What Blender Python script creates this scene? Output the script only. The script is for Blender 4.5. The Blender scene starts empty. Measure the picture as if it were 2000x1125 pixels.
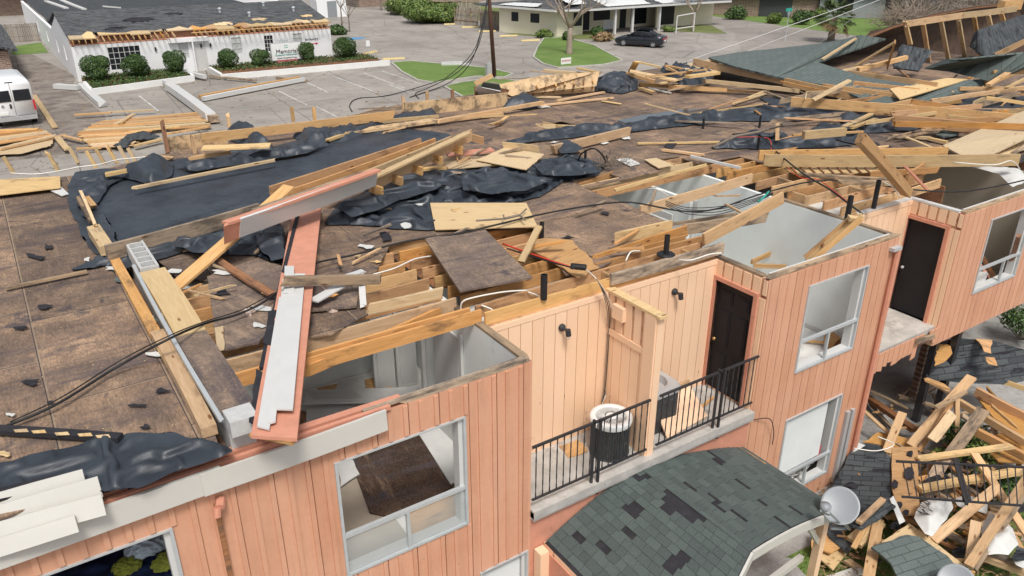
import bpy, bmesh, math, random
import numpy as np
from mathutils import Vector, Matrix, noise
from mathutils.geometry import tessellate_polygon
random.seed(7)
R = math.radians
scene = bpy.context.scene
C = scene.collection

# ------------------------------------------------------------------ camera
cam_d = bpy.data.cameras.new('camera'); cam = bpy.data.objects.new('camera', cam_d); C.objects.link(cam)
cam.location = (0, 0, 10.2); cam.rotation_euler = (R(65.313), 0, R(-33.475))
cam_d.sensor_width = 36.0; cam_d.lens = 36.0*1535.5/2000.0; cam_d.clip_end = 2000; cam_d.clip_start = 0.1
scene.camera = cam
# ------------------------------------------------------------------ sky and sun (bright overcast)
W = bpy.data.worlds.new('World'); scene.world = W; W.use_nodes = True
nt = W.node_tree; bg = nt.nodes['Background']
sky = nt.nodes.new('ShaderNodeTexSky'); sky.sky_type = 'NISHITA'; sky.sun_disc = False
SUN_EL, SUN_AZ = R(58), R(200)
sky.sun_elevation = SUN_EL; sky.sun_rotation = SUN_AZ; sky.dust_density = 4.0; sky.air_density = 1.0; sky.ozone_density = 1.0
hs = nt.nodes.new('ShaderNodeHueSaturation'); hs.inputs['Saturation'].default_value = 0.38
nt.links.new(sky.outputs[0], hs.inputs['Color']); nt.links.new(hs.outputs[0], bg.inputs[0]); bg.inputs[1].default_value = 0.118
sd = bpy.data.lights.new('sun', 'SUN'); sun = bpy.data.objects.new('sun', sd); C.objects.link(sun)
sd.energy = 2.35; sd.angle = R(14); sd.color = (1.0, 0.965, 0.91)
sv = Vector((math.sin(SUN_AZ)*math.cos(SUN_EL), math.cos(SUN_AZ)*math.cos(SUN_EL), math.sin(SUN_EL)))
sun.rotation_euler = sv.to_track_quat('Z', 'Y').to_euler(); sun.location = (0, 0, 60)
scene.view_settings.view_transform = 'Standard'; scene.view_settings.look = 'None'
scene.view_settings.exposure = 0.1; scene.view_settings.gamma = 1.0

# ------------------------------------------------------------------ survey helper: where a sight line meets a plane
CM = cam.rotation_euler.to_matrix(); CO = Vector(cam.location); F = 1535.5
def ray(u, v): return CM @ Vector(((u-1000)/F, -(v-562.5)/F, -1))
def P(u, v, z=0.0):
    d = ray(u, v); return CO + d*((z-CO.z)/d.z)
def PY(u, v, y=7.1):
    d = ray(u, v); return CO + d*(y/d.y)
def PX(u, v, x):
    d = ray(u, v); return CO + d*(x/d.x)

# ------------------------------------------------------------------ materials
def mat(name):
    m = bpy.data.materials.new(name); m.use_nodes = True
    return m, m.node_tree, m.node_tree.nodes['Principled BSDF']
def N(t, k, **kw):
    n = t.nodes.new(k)
    for a, b in kw.items():
        if a in n.inputs.keys(): n.inputs[a].default_value = b
        else: setattr(n, a, b)
    return n
def ramp(t, src, stops):
    r = t.nodes.new('ShaderNodeValToRGB'); e = r.color_ramp.elements
    while len(e) < len(stops): e.new(0.5)
    for i, (p, c) in enumerate(stops):
        e[i].position = p; e[i].color = (*c, 1) if len(c) == 3 else c
    t.links.new(src, r.inputs[0]); return r.outputs[0]
def mixc(t, fac, a, b, mode='MIX'):
    m = t.nodes.new('ShaderNodeMix'); m.data_type = 'RGBA'; m.blend_type = mode
    for s, i in ((fac, 0), (a, 6), (b, 7)):
        if hasattr(s, 'is_output'): t.links.new(s, m.inputs[i])
        elif isinstance(s, (int, float)): m.inputs[i].default_value = s
        else: m.inputs[i].default_value = (*s, 1)
    return m.outputs[2]
def coord(t, scale=(1, 1, 1), rnd=True, world=False):
    tc = t.nodes.new('ShaderNodeTexCoord'); mp = t.nodes.new('ShaderNodeMapping'); mp.inputs['Scale'].default_value = scale
    if world:
        g = t.nodes.new('ShaderNodeNewGeometry'); t.links.new(g.outputs['Position'], mp.inputs['Vector'])
    else:
        t.links.new(tc.outputs['Object'], mp.inputs['Vector'])
        if rnd:
            oi = t.nodes.new('ShaderNodeObjectInfo'); mu = t.nodes.new('ShaderNodeMath'); mu.operation = 'MULTIPLY'; mu.inputs[1].default_value = 57.0
            t.links.new(oi.outputs['Random'], mu.inputs[0]); t.links.new(mu.outputs[0], mp.inputs['Location'])
    return mp.outputs[0]
def noi(t, vec, scale, detail=6, rough=.6, out='Fac', dist=0):
    n = N(t, 'ShaderNodeTexNoise', Scale=scale, Detail=detail, Roughness=rough, Distortion=dist); t.links.new(vec, n.inputs['Vector']); return n.outputs[out]
def bump(t, b, h, strength=.4, dist=.01):
    n = N(t, 'ShaderNodeBump', Strength=strength, Distance=dist); t.links.new(h, n.inputs['Height']); t.links.new(n.outputs[0], b.inputs['Normal'])
def wood(name, a, b, stain=(.09, .06, .045), amt=.62, knots=True, lo=.70, slo=.86):
    m, t, bs = mat(name); v = coord(t, (1.2, 14, 14))
    g = noi(t, v, 2.2, 5, .6, dist=.6); col = ramp(t, g, [(.32, a), (.68, b)])
    oi = t.nodes.new('ShaderNodeObjectInfo')
    hv = t.nodes.new('ShaderNodeHueSaturation'); rr = N(t, 'ShaderNodeMapRange'); rr.inputs[3].default_value = lo; rr.inputs[4].default_value = 1.14
    t.links.new(oi.outputs['Random'], rr.inputs[0]); t.links.new(rr.outputs[0], hv.inputs['Value'])
    rs = N(t, 'ShaderNodeMapRange'); rs.inputs[3].default_value = 1.12; rs.inputs[4].default_value = slo
    mu = t.nodes.new('ShaderNodeMath'); mu.operation = 'FRACT'; m7 = t.nodes.new('ShaderNodeMath'); m7.operation = 'MULTIPLY'; m7.inputs[1].default_value = 7.31
    t.links.new(oi.outputs['Random'], m7.inputs[0]); t.links.new(m7.outputs[0], mu.inputs[0]); t.links.new(mu.outputs[0], rs.inputs[0]); t.links.new(rs.outputs[0], hv.inputs['Saturation'])
    t.links.new(col, hv.inputs['Color']); col = hv.outputs[0]
    v2 = coord(t, (1, 3, 3)); s = noi(t, v2, 1.7, 6, .68); sm = ramp(t, s, [(amt-.06, (0, 0, 0)), (amt+.1, (.75, .75, .75))]); col = mixc(t, sm, col, stain)
    if knots:
        v3 = coord(t, (2.0, 6, 6)); vo = N(t, 'ShaderNodeTexVoronoi', Scale=1.0); t.links.new(v3, vo.inputs['Vector'])
        k = ramp(t, vo.outputs['Distance'], [(.07, (1, 1, 1)), (.14, (0, 0, 0))]); col = mixc(t, k, col, (a[0]*.35, a[1]*.25, a[2]*.2))
    t.links.new(col, bs.inputs['Base Color']); bs.inputs['Roughness'].default_value = .75
    bump(t, bs, g, .25, .01); return m
def flat(name, c, rough=.6, var=.12, scale=3.0, metal=0, dirt=None, spec=.5, bmp=0, damt=.6):
    m, t, bs = mat(name); v = coord(t)
    n = noi(t, v, scale, 6, .65)
    col = ramp(t, n, [(.3, tuple(x*(1-var) for x in c)), (.7, tuple(min(1, x*(1+var)) for x in c))])
    if dirt:
        n2 = noi(t, v, scale*.6, 8, .72); dm = ramp(t, n2, [(damt-.04, (0, 0, 0)), (damt+.08, (.8, .8, .8))]); col = mixc(t, dm, col, dirt)
    t.links.new(col, bs.inputs['Base Color']); bs.inputs['Roughness'].default_value = rough; bs.inputs['Metallic'].default_value = metal
    bs.inputs['Specular IOR Level'].default_value = spec
    if bmp: bump(t, bs, n, bmp, .02)
    return m
def island(name, stops, rough=.8, extra=None, noise_amt=.25, nscale=30, bmp=.3):
    m, t, bs = mat(name); g = t.nodes.new('ShaderNodeNewGeometry')
    col = ramp(t, g.outputs['Random Per Island'], stops)
    v = coord(t, rnd=False); n = noi(t, v, nscale, 4, .7)
    col = mixc(t, noise_amt, col, ramp(t, n, [(.3, (.25, .25, .25)), (.7, (.75, .75, .75))]), 'OVERLAY')
    if extra: col = extra(t, v, col)
    t.links.new(col, bs.inputs['Base Color']); bs.inputs['Roughness'].default_value = rough
    if bmp: bump(t, bs, n, bmp, .006)
    return m

M = {}
M['pine'] = wood('pine_lumber', (.55, .325, .145), (.71, .46, .235), stain=(.16, .10, .06), amt=.60)
M['pale'] = wood('pale_lumber', (.58, .39, .19), (.72, .53, .29), stain=(.20, .14, .09), amt=.60)
M['joist'] = wood('joist_lumber', (.50, .255, .095), (.66, .365, .16), stain=(.15, .08, .045), amt=.60)
M['old'] = wood('weathered_lumber', (.33, .24, .16), (.52, .38, .25), stain=(.06, .05, .045), amt=.52)
M['darkwood'] = wood('rust_brown_lumber', (.22, .10, .05), (.36, .18, .09), amt=.55)
M['ply'] = wood('pale_plywood', (.60, .43, .23), (.70, .53, .31), stain=(.20, .15, .11), amt=.68)
def mk_deck(name, light, mid, dark, seams=True, amt=.5):
    m, t, bs = mat(name); v = coord(t, rnd=not seams, world=seams)
    big = noi(t, v, .9, 10, .70, dist=.4); col = ramp(t, big, [(.36, dark), (.5, mid), (.62, light)])
    md = noi(t, v, 2.3, 8, .74); c2 = ramp(t, md, [(.36, tuple(x*.40 for x in mid)), (.55, mid), (.72, tuple(min(1, x*1.45) for x in light))]); col = mixc(t, .45, col, c2)
    v2 = coord(t, (1, .28, 1), rnd=not seams, world=seams)
    fine = noi(t, v2, 42, 4, .75); col = mixc(t, .42, col, ramp(t, fine, [(.34, (.10, .10, .12)), (.5, (.5, .5, .5)), (.64, (.95, .9, .86))]), 'OVERLAY')
    v5 = coord(t, (.5, 3.0, 1), rnd=not seams, world=seams); sk = noi(t, v5, .9, 9, .72, dist=.5); col = mixc(t, ramp(t, sk, [(.51, (0, 0, 0)), (.62, (.78, .78, .78))]), col, (.075, .060, .068))
    v6 = coord(t, (3.2, .5, 1), rnd=not seams, world=seams); sk = noi(t, v6, 1.1, 8, .7); col = mixc(t, ramp(t, sk, [(.56, (0, 0, 0)), (.70, (.6, .6, .6))]), col, (.42, .30, .20))
    ch = noi(t, v, 95, 2, .6); col = mixc(t, ramp(t, ch, [(.60, (0, 0, 0)), (.68, (.55, .55, .55))]), col, (.50, .38, .25))
    pn = noi(t, v, .9, 9, .7, dist=.3); pm = ramp(t, pn, [(.575, (0, 0, 0)), (.62, (.8, .8, .8))]); col = mixc(t, pm, col, (.055, .048, .058))
    if seams:
        br = N(t, 'ShaderNodeTexBrick', Scale=1.0); br.inputs['Brick Width'].default_value = 2.44; br.inputs['Row Height'].default_value = 1.22
        br.inputs['Mortar Size'].default_value = .012; br.inputs['Mortar Smooth'].default_value = .3; br.inputs['Color1'].default_value = (.66, .66, .68, 1); br.inputs['Color2'].default_value = (1.22, 1.18, 1.12, 1); br.inputs['Mortar'].default_value = (.9, .9, .9, 1)
        g = t.nodes.new('ShaderNodeNewGeometry'); mp = t.nodes.new('ShaderNodeMapping'); mp.inputs['Rotation'].default_value = (0, 0, R(90)); mp.inputs['Location'].default_value = (.35, .2, 0)
        t.links.new(g.outputs['Position'], mp.inputs[0]); t.links.new(mp.outputs[0], br.inputs['Vector'])
        col = mixc(t, 1.0, col, br.outputs['Color'], 'MULTIPLY')
        fm = t.nodes.new('ShaderNodeMath'); fm.operation = 'MULTIPLY'; t.links.new(br.outputs['Fac'], fm.inputs[0]); t.links.new(md, fm.inputs[1]); col = mixc(t, fm.outputs[0], col, (.40, .29, .19))
        br2 = N(t, 'ShaderNodeTexBrick', Scale=1.0); br2.inputs['Brick Width'].default_value = 2.44; br2.inputs['Row Height'].default_value = 1.22; br2.inputs['Mortar Size'].default_value = .006
        mp2 = t.nodes.new('ShaderNodeMapping'); mp2.inputs['Rotation'].default_value = (0, 0, R(90)); mp2.inputs['Location'].default_value = (.37, .215, 0)
        t.links.new(g.outputs['Position'], mp2.inputs[0]); t.links.new(mp2.outputs[0], br2.inputs['Vector']); col = mixc(t, br2.outputs['Fac'], col, (.04, .035, .04))
    t.links.new(col, bs.inputs['Base Color']); bs.inputs['Roughness'].default_value = .85; bump(t, bs, fine, .35, .01); return m
M['deck'] = mk_deck('stained_roof_deck', (.375, .255, .165), (.21, .145, .103), (.098, .073, .068))
M['darkply'] = mk_deck('stained_plywood', (.33, .23, .155), (.20, .145, .112), (.11, .085, .08), seams=False)
M['wetply'] = mk_deck('soaked_plywood', (.10, .05, .028), (.05, .026, .017), (.025, .016, .013), seams=False)
M['speck'] = flat('speckled_board', (.62, .43, .24), .8, .15, 5, dirt=(.10, .07, .05), damt=.52)
# membrane
m, t, bs = mat('black_membrane'); v = coord(t); n1 = noi(t, v, 2.0, 5, .6); n2 = noi(t, v, 9, 6, .6)
col = ramp(t, n1, [(.3, (.020, .026, .035)), (.75, (.052, .064, .082))]); t.links.new(col, bs.inputs['Base Color'])
t.links.new(ramp(t, n2, [(.3, (.42, .42, .42)), (.7, (.62, .62, .62))]), bs.inputs['Roughness']); bs.inputs['Specular IOR Level'].default_value = .6
vc = N(t, 'ShaderNodeTexVoronoi', Scale=2.6, feature='DISTANCE_TO_EDGE'); vd = mixc(t, .35, v, noi(t, v, 2.2, 4, .6, 'Color')); t.links.new(vd, vc.inputs['Vector']); vr = ramp(t, vc.outputs['Distance'], [(0, (1, 1, 1)), (.16, (0, 0, 0))])
bump(t, bs, n2, .15, .02); M['tarp'] = m
def salmon_extra(t, v, col):
    n = noi(t, v, 3.2, 9, .75); g = t.nodes.new('ShaderNodeTexCoord')
    col = mixc(t, ramp(t, n, [(.665, (0, 0, 0)), (.68, (.9, .9, .9))]), col, (.16, .06, .035))
    mp = t.nodes.new('ShaderNodeMapping'); mp.inputs['Scale'].default_value = (7, 7, .7); t.links.new(v, mp.inputs[0]); n4 = noi(t, mp.outputs[0], 1.3, 7, .7); col = mixc(t, ramp(t, n4, [(.48, (0, 0, 0)), (.72, (.5, .5, .5))]), col, (.42, .20, .13)); n3 = noi(t, v, .8, 4, .6); col = mixc(t, ramp(t, n3, [(.35, (.0, .0, .0)), (.7, (.38, .38, .38))]), col, (.74, .46, .33)); return col
M['salmon'] = island('salmon_siding', [(0, (.575, .28, .165)), (.5, (.615, .308, .184)), (1, (.65, .335, .205))], .7, salmon_extra, .12, 18, .15)
M['salmonpaint'] = flat('salmon_paint', (.60, .27, .18), .7, .10, 6, dirt=(.30, .14, .09), damt=.66)
def peach_extra(t, v, col):
    tc = t.nodes.new('ShaderNodeNewGeometry'); sx = t.nodes.new('ShaderNodeSeparateXYZ'); t.links.new(tc.outputs['Position'], sx.inputs[0])
    mr = N(t, 'ShaderNodeMapRange'); mr.inputs[1].default_value = 5.2; mr.inputs[2].default_value = 2.8; mr.inputs[3].default_value = 0; mr.inputs[4].default_value = .14; t.links.new(sx.outputs[2], mr.inputs[0])
    mp = t.nodes.new('ShaderNodeMapping'); mp.inputs['Scale'].default_value = (4, 4, 1.3); t.links.new(v, mp.inputs[0])
    n = noi(t, mp.outputs[0], 1.6, 9, .75); ad = t.nodes.new('ShaderNodeMath'); ad.operation = 'ADD'; t.links.new(n, ad.inputs[0]); t.links.new(mr.outputs[0], ad.inputs[1])
    return mixc(t, ramp(t, ad.outputs[0], [(.755, (0, 0, 0)), (.77, (.95, .95, .95))]), col, (.17, .065, .035))
M['peach'] = island('peach_siding', [(0, (.84, .56, .36)), (1, (.89, .61, .41))], .7, peach_extra, .08, 12, .1)
M['groove'] = flat('groove_backing_paint', (.33, .13, .08), .9, .3, 8)  # dark red-brown paint of the backing behind the siding boards
M['groove2'] = flat('peach_groove_paint', (.60, .36, .22), .9, .3, 8, dirt=(.15, .06, .04), damt=.6)
M['white'] = flat('white_paint', (.60, .60, .585), .5, .04, 3, dirt=(.40, .37, .33), damt=.72)
M['cream'] = flat('cream_metal_fascia', (.58, .565, .52), .45, .04, 2, dirt=(.45, .42, .36), damt=.74)
M['inwall'] = flat('grey_interior_paint', (.79, .83, .81), .7, .05, 1.5, dirt=(.33, .34, .32), damt=.68)
M['beige'] = flat('beige_interior_paint', (.42, .37, .29), .7, .06, 1.5)
M['ceil'] = flat('ceiling_drywall', (.60, .60, .56), .8, .10, 4, dirt=(.30, .25, .2), damt=.6)
M['tile'] = flat('pale_interior_floor', (.74, .73, .70), .6, .10, 1.4, dirt=(.28, .25, .21), damt=.6)
M['dwhite'] = flat('broken_drywall', (.60, .60, .58), .8, .08, 4, dirt=(.36, .32, .28), damt=.68)
M['carpet'] = flat('tan_floor', (.36, .30, .235), .9, .10, 3, dirt=(.2, .16, .12), damt=.66)
M['conc'] = flat('balcony_concrete', (.44, .42, .39), .85, .2, 3.5, dirt=(.20, .18, .155), bmp=.2)
M['cmu'] = flat('concrete_block', (.50, .50, .49), .9, .1, 12, bmp=.2)
M['blackmetal'] = flat('black_metal', (.030, .030, .034), .45, .2, 6)
M['blackplastic'] = flat('black_pipe_plastic', (.012, .012, .014), .5, .2, 6)
M['alu'] = flat('aluminium_frame', (.50, .53, .54), .4, .08, 5, metal=.2)
M['blackdoor'] = flat('black_door_paint', (.012, .012, .015), .6, .25, 2, spec=.25)
M['brass'] = flat('brass', (.60, .42, .18), .3, .05, 5, metal=.9)
M['cable'] = flat('cable_rubber', (.012, .012, .013), .6, .2, 6)
M['whitecable'] = flat('white_cable', (.78, .75, .68), .5, .05, 6)
M['redcable'] = flat('red_cable', (.60, .06, .03), .5, .05, 6)
M['acwhite'] = flat('ac_white_enamel', (.72, .73, .72), .4, .04, 5)
M['acgrey'] = flat('ac_grey_enamel', (.40, .40, .40), .5, .06, 5)
M['acblack'] = flat('ac_dark_fins', (.045, .048, .05), .5, .4, 20, dirt=(.2, .2, .2), damt=.62)
M['dish'] = flat('dish_grey', (.27, .29, .305), .4, .03, 2)
M['fabricgreen'] = flat('lime_cloth', (.30, .33, .05), .9, .3, 8)
M['fabricblue'] = flat('navy_bedding', (.012, .025, .085), .85, .6, 7)
M['fabricwhite'] = flat('pale_cloth', (.50, .58, .66), .9, .3, 8)
M['red'] = flat('red_paint', (.55, .02, .03), .5, .05, 5)
M['shingle'] = island('green_grey_shingle', [(0, (.062, .078, .075)), (.5, (.072, .092, .087)), (1, (.086, .108, .102))], .9, None, .5, 55, .5)
M['underlay'] = flat('black_underlay', (.020, .019, .024), .8, .5, 5, bmp=.3)
M['attic_shade'] = flat('attic_boards_painted_shade', (.085, .052, .036), .9, .4, 3)  # stained board brown, darkened to stand for the shade under the lifted flap
M['orangeply'] = wood('orange_plywood', (.50, .26, .09), (.66, .38, .15), amt=.62)
def mk_shmap(name, c1, c2, dark, sx=.36, row=.14, miss=.60):
    m, t, bs = mat(name); tc = t.nodes.new('ShaderNodeTexCoord')
    br = N(t, 'ShaderNodeTexBrick', Scale=1.0); br.inputs['Brick Width'].default_value = sx; br.inputs['Row Height'].default_value = row; br.inputs['Mortar Size'].default_value = .008
    br.inputs['Color1'].default_value = (*c1, 1); br.inputs['Color2'].default_value = (*c2, 1); br.inputs['Mortar'].default_value = (*dark, 1); t.links.new(tc.outputs['UV'], br.inputs['Vector'])
    v = coord(t); n = noi(t, v, 1.1, 8, .7); f = noi(t, v, 60, 3, .7)
    col = mixc(t, .4, br.outputs['Color'], ramp(t, f, [(.3, (.2, .2, .2)), (.7, (.8, .8, .8))]), 'OVERLAY')
    mp = t.nodes.new('ShaderNodeMapping'); mp.inputs['Scale'].default_value = (.8, 6, 1); t.links.new(tc.outputs['UV'], mp.inputs[0])
    n2 = noi(t, mp.outputs[0], 1.0, 5, .7); col = mixc(t, ramp(t, n2, [(miss, (0, 0, 0)), (miss+.02, (1, 1, 1))]), col, dark)
    t.links.new(col, bs.inputs['Base Color']); bs.inputs['Roughness'].default_value = .9; bump(t, bs, f, .4, .01); return m
M['teal'] = mk_shmap('teal_roof_shingles', (.100, .128, .122), (.122, .150, .143), (.055, .068, .068), miss=.66)
M['shdark'] = mk_shmap('dark_roof_shingles', (.040, .048, .055), (.075, .085, .09), (.016, .016, .02), miss=.56)
M['shgrey'] = mk_shmap('grey_roof_shingles', (.075, .080, .085), (.13, .135, .14), (.035, .036, .04), row=.16, miss=.52)
# ground
def mk_ground(name, base, stain, seam=None, sc=.12, cracks=True, amt=.5):
    m, t, bs = mat(name); v = coord(t, rnd=False, world=True)
    n = noi(t, v, sc, 9, .66); col = ramp(t, n, [(.30, tuple(x*.68 for x in base)), (.55, base), (.75, tuple(x*1.15 for x in base))])
    n2 = noi(t, v, sc*3.7, 9, .72); col = mixc(t, ramp(t, n2, [(amt, (0, 0, 0)), (amt+.18, (.85, .85, .85))]), col, stain)
    f = noi(t, v, 14, 5, .75); col = mixc(t, .35, col, ramp(t, f, [(.3, (.25, .25, .25)), (.7, (.75, .75, .75))]), 'OVERLAY')
    if seam:
        g = t.nodes.new('ShaderNodeNewGeometry'); mp = t.nodes.new('ShaderNodeMapping'); mp.inputs['Rotation'].default_value = (0, 0, R(seam[2])); t.links.new(g.outputs['Position'], mp.inputs[0])
        br = N(t, 'ShaderNodeTexBrick', Scale=1.0, offset=0.0); br.inputs['Brick Width'].default_value = seam[0]; br.inputs['Row Height'].default_value = seam[1]; br.inputs['Mortar Size'].default_value = .03
        t.links.new(mp.outputs[0], br.inputs['Vector']); col = mixc(t, br.outputs['Fac'], col, tuple(x*.45 for x in base))
    if cracks:
        vo = N(t, 'ShaderNodeTexVoronoi', Scale=.16, feature='DISTANCE_TO_EDGE'); vd = mixc(t, .12, v, noi(t, v, .8, 5, .6, 'Color')); t.links.new(vd, vo.inputs['Vector'])
        col = mixc(t, ramp(t, vo.outputs['Distance'], [(.002, (.6, .6, .6)), (.006, (0, 0, 0))]), col, (.10, .095, .09))
    t.links.new(col, bs.inputs['Base Color']); bs.inputs['Roughness'].default_value = .85; bump(t, bs, f, .2, .01); return m
M['ground'] = mk_ground('far_ground', (.34, .31, .28), (.2, .18, .15))
M['lot'] = mk_ground('parking_concrete', (.345, .315, .28), (.20, .172, .15), (6.1, 4.6, 4))
M['lane'] = mk_ground('driveway_concrete', (.28, .24, .205), (.115, .092, .08), (4.0, 5.0, 2), sc=.2, amt=.44)
M['road'] = mk_ground('road_surface', (.30, .27, .24), (.20, .18, .16), None)
M['patio'] = mk_ground('patio_concrete', (.37, .36, .34), (.18, .17, .155), None, .6, False)
M['line'] = flat('worn_white_paint', (.62, .61, .58), .8, .1, 2, dirt=(.36, .34, .32), damt=.5)
M['bluepaint'] = flat('blue_marking_paint', (.10, .28, .50), .8, .1, 2, dirt=(.36, .34, .32), damt=.55)
M['yellow'] = flat('faded_yellow_paint', (.70, .55, .25), .8, .12, 3)
M['kerb'] = flat('white_kerb_paint', (.76, .76, .74), .7, .05, 1.5, dirt=(.42, .39, .35), damt=.66)
M['kerbgrey'] = flat('grey_kerb', (.46, .44, .40), .85, .1, 1.5)
def mk_grass(name, a, b, c):
    m, t, bs = mat(name); v = coord(t, rnd=False, world=True); n = noi(t, v, .5, 8, .7); f = noi(t, v, 12, 5, .8)
    col = ramp(t, n, [(.3, a), (.55, b), (.78, c)]); col = mixc(t, .6, col, ramp(t, f, [(.3, (.15, .15, .15)), (.7, (.8, .8, .8))]), 'OVERLAY')
    t.links.new(col, bs.inputs['Base Color']); bs.inputs['Roughness'].default_value = .9; bump(t, bs, f, .8, .05); return m
M['grass'] = mk_grass('lawn', (.10, .17, .035), (.15, .235, .05), (.22, .25, .09))
M['drygrass'] = mk_grass('rough_lawn', (.10, .12, .04), (.17, .20, .06), (.28, .25, .13))
M['hedge'] = island('hedge_leaves', [(0, (.018, .045, .010)), (.6, (.045, .095, .018)), (1, (.10, .17, .035))], .6, None, .1, 5, 0)
M['bush'] = island('bush_leaves', [(0, (.05, .09, .015)), (.6, (.11, .17, .03)), (1, (.20, .25, .06))], .6, None, .1, 5, 0)
M['palm'] = island('palm_leaves', [(0, (.03, .06, .015)), (.6, (.07, .12, .03)), (1, (.16, .17, .06))], .6, None, .1, 5, 0)
M['dryleaf'] = island('dry_leaves', [(0, (.16, .11, .05)), (1, (.33, .22, .11))], .8, None, .1, 5, 0)
M['bark'] = flat('pale_bark', (.30, .24, .19), .9, .25, 4, bmp=.4)
M['darkbark'] = flat('grey_brown_twigs', (.20, .165, .13), .9, .25, 4, bmp=.4)
M['pole'] = flat('rusty_pole', (.10, .045, .03), .7, .25, 3)
M['wallwhite'] = flat('white_rendered_wall', (.83, .84, .85), .7, .03, .7, dirt=(.62, .62, .60), damt=.76)
M['wallyellow'] = flat('cream_rendered_wall', (.74, .70, .54), .8, .05, .7)
M['glassdark'] = flat('dark_window_glass', (.016, .019, .024), .4, .4, 1.2, spec=.3)
M['blind'] = flat('pale_window_blind', (.55, .57, .56), .6, .06, 1.2)
M['fence'] = island('grey_fence_boards', [(0, (.20, .17, .14)), (1, (.34, .30, .25))], .9, None, .3, 8, .2)
m, t, bs = mat('brown_brick'); v = coord(t, rnd=False); mp = t.nodes.new('ShaderNodeMapping'); mp.inputs['Rotation'].default_value = (R(90), 0, 0); t.links.new(v, mp.inputs[0])
br = N(t, 'ShaderNodeTexBrick', Scale=1.0); br.inputs['Brick Width'].default_value = .4; br.inputs['Row Height'].default_value = .13; br.inputs['Mortar Size'].default_value = .02
br.inputs['Color1'].default_value = (.17, .09, .06, 1); br.inputs['Color2'].default_value = (.30, .19, .13, 1); br.inputs['Mortar'].default_value = (.36, .32, .28, 1); t.links.new(mp.outputs[0], br.inputs['Vector'])
t.links.new(br.outputs['Color'], bs.inputs['Base Color']); bs.inputs['Roughness'].default_value = .9; M['brick'] = m
M['carpaint'] = flat('black_car_paint', (.010, .014, .022), .15, .1, 1); M['carpaint'].node_tree.nodes['Principled BSDF'].inputs['Coat Weight'].default_value = .6
M['vanpaint'] = flat('white_van_paint', (.80, .82, .84), .25, .02, 1)
M['tyre'] = flat('tyre_rubber', (.02, .02, .02), .8, .2, 6)
M['rim'] = flat('alloy_rim', (.45, .46, .48), .3, .05, 6, metal=.7)
M['signface'] = flat('sign_white', (.80, .81, .80), .5, .02, 2)
M['signred'] = flat('pink_brick_base', (.42, .12, .13), .8, .15, 6)
M['text'] = flat('dark_lettering', (.03, .03, .035), .6, .05, 2)
M['textgreen'] = flat('teal_lettering', (.05, .35, .30), .6, .05, 2)
M['textred'] = flat('red_lettering', (.60, .04, .06), .6, .05, 2)
M['streetsign'] = flat('green_street_sign', (.03, .35, .28), .5, .05, 2)
m, t, bs = mat('thin_glass'); bs.inputs['Base Color'].default_value = (.55, .6, .6, 1); bs.inputs['Roughness'].default_value = .08; bs.inputs['Alpha'].default_value = .28; M['glass'] = m
m, t, bs = mat('puddle_water'); bs.inputs['Base Color'].default_value = (.07, .085, .10, 1); bs.inputs['Roughness'].default_value = .06; bs.inputs['Specular IOR Level'].default_value = 1.0; M['puddle'] = m
M['pinkfoam'] = flat('pale_insulation', (.66, .52, .44), .95, .15, 8, bmp=.4)

# ------------------------------------------------------------------ mesh building
ORG = {}
def linkmesh(name, me, mt, parent=None, org=None, local=False, smooth=False):
    ob = bpy.data.objects.new(name, me)
    for mm in (mt if isinstance(mt, (list, tuple)) else [mt]): me.materials.append(mm)
    if smooth:
        for p in me.polygons: p.use_smooth = True
    C.objects.link(ob)
    if local:
        ob.parent = parent; return ob
    org = Vector(org) if org is not None else Vector((0, 0, 0))
    ORG[ob.name] = org
    if parent is not None:
        ob.parent = parent; ob.location = org - ORG[parent.name]
    else: ob.location = org
    return ob
def tag(o, label=None, cat=None, group=None, kind=None):
    if label: o['label'] = label
    if cat: o['category'] = cat
    if group: o['group'] = group
    if kind: o['kind'] = kind
    return o
def empty(name, loc, label, cat, group=None, rz=0):
    o = bpy.data.objects.new(name, None); C.objects.link(o); o.location = loc; o.rotation_euler = (0, 0, rz); o.empty_display_size = .2
    ORG[o.name] = Vector(loc); return tag(o, label, cat, group)
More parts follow.
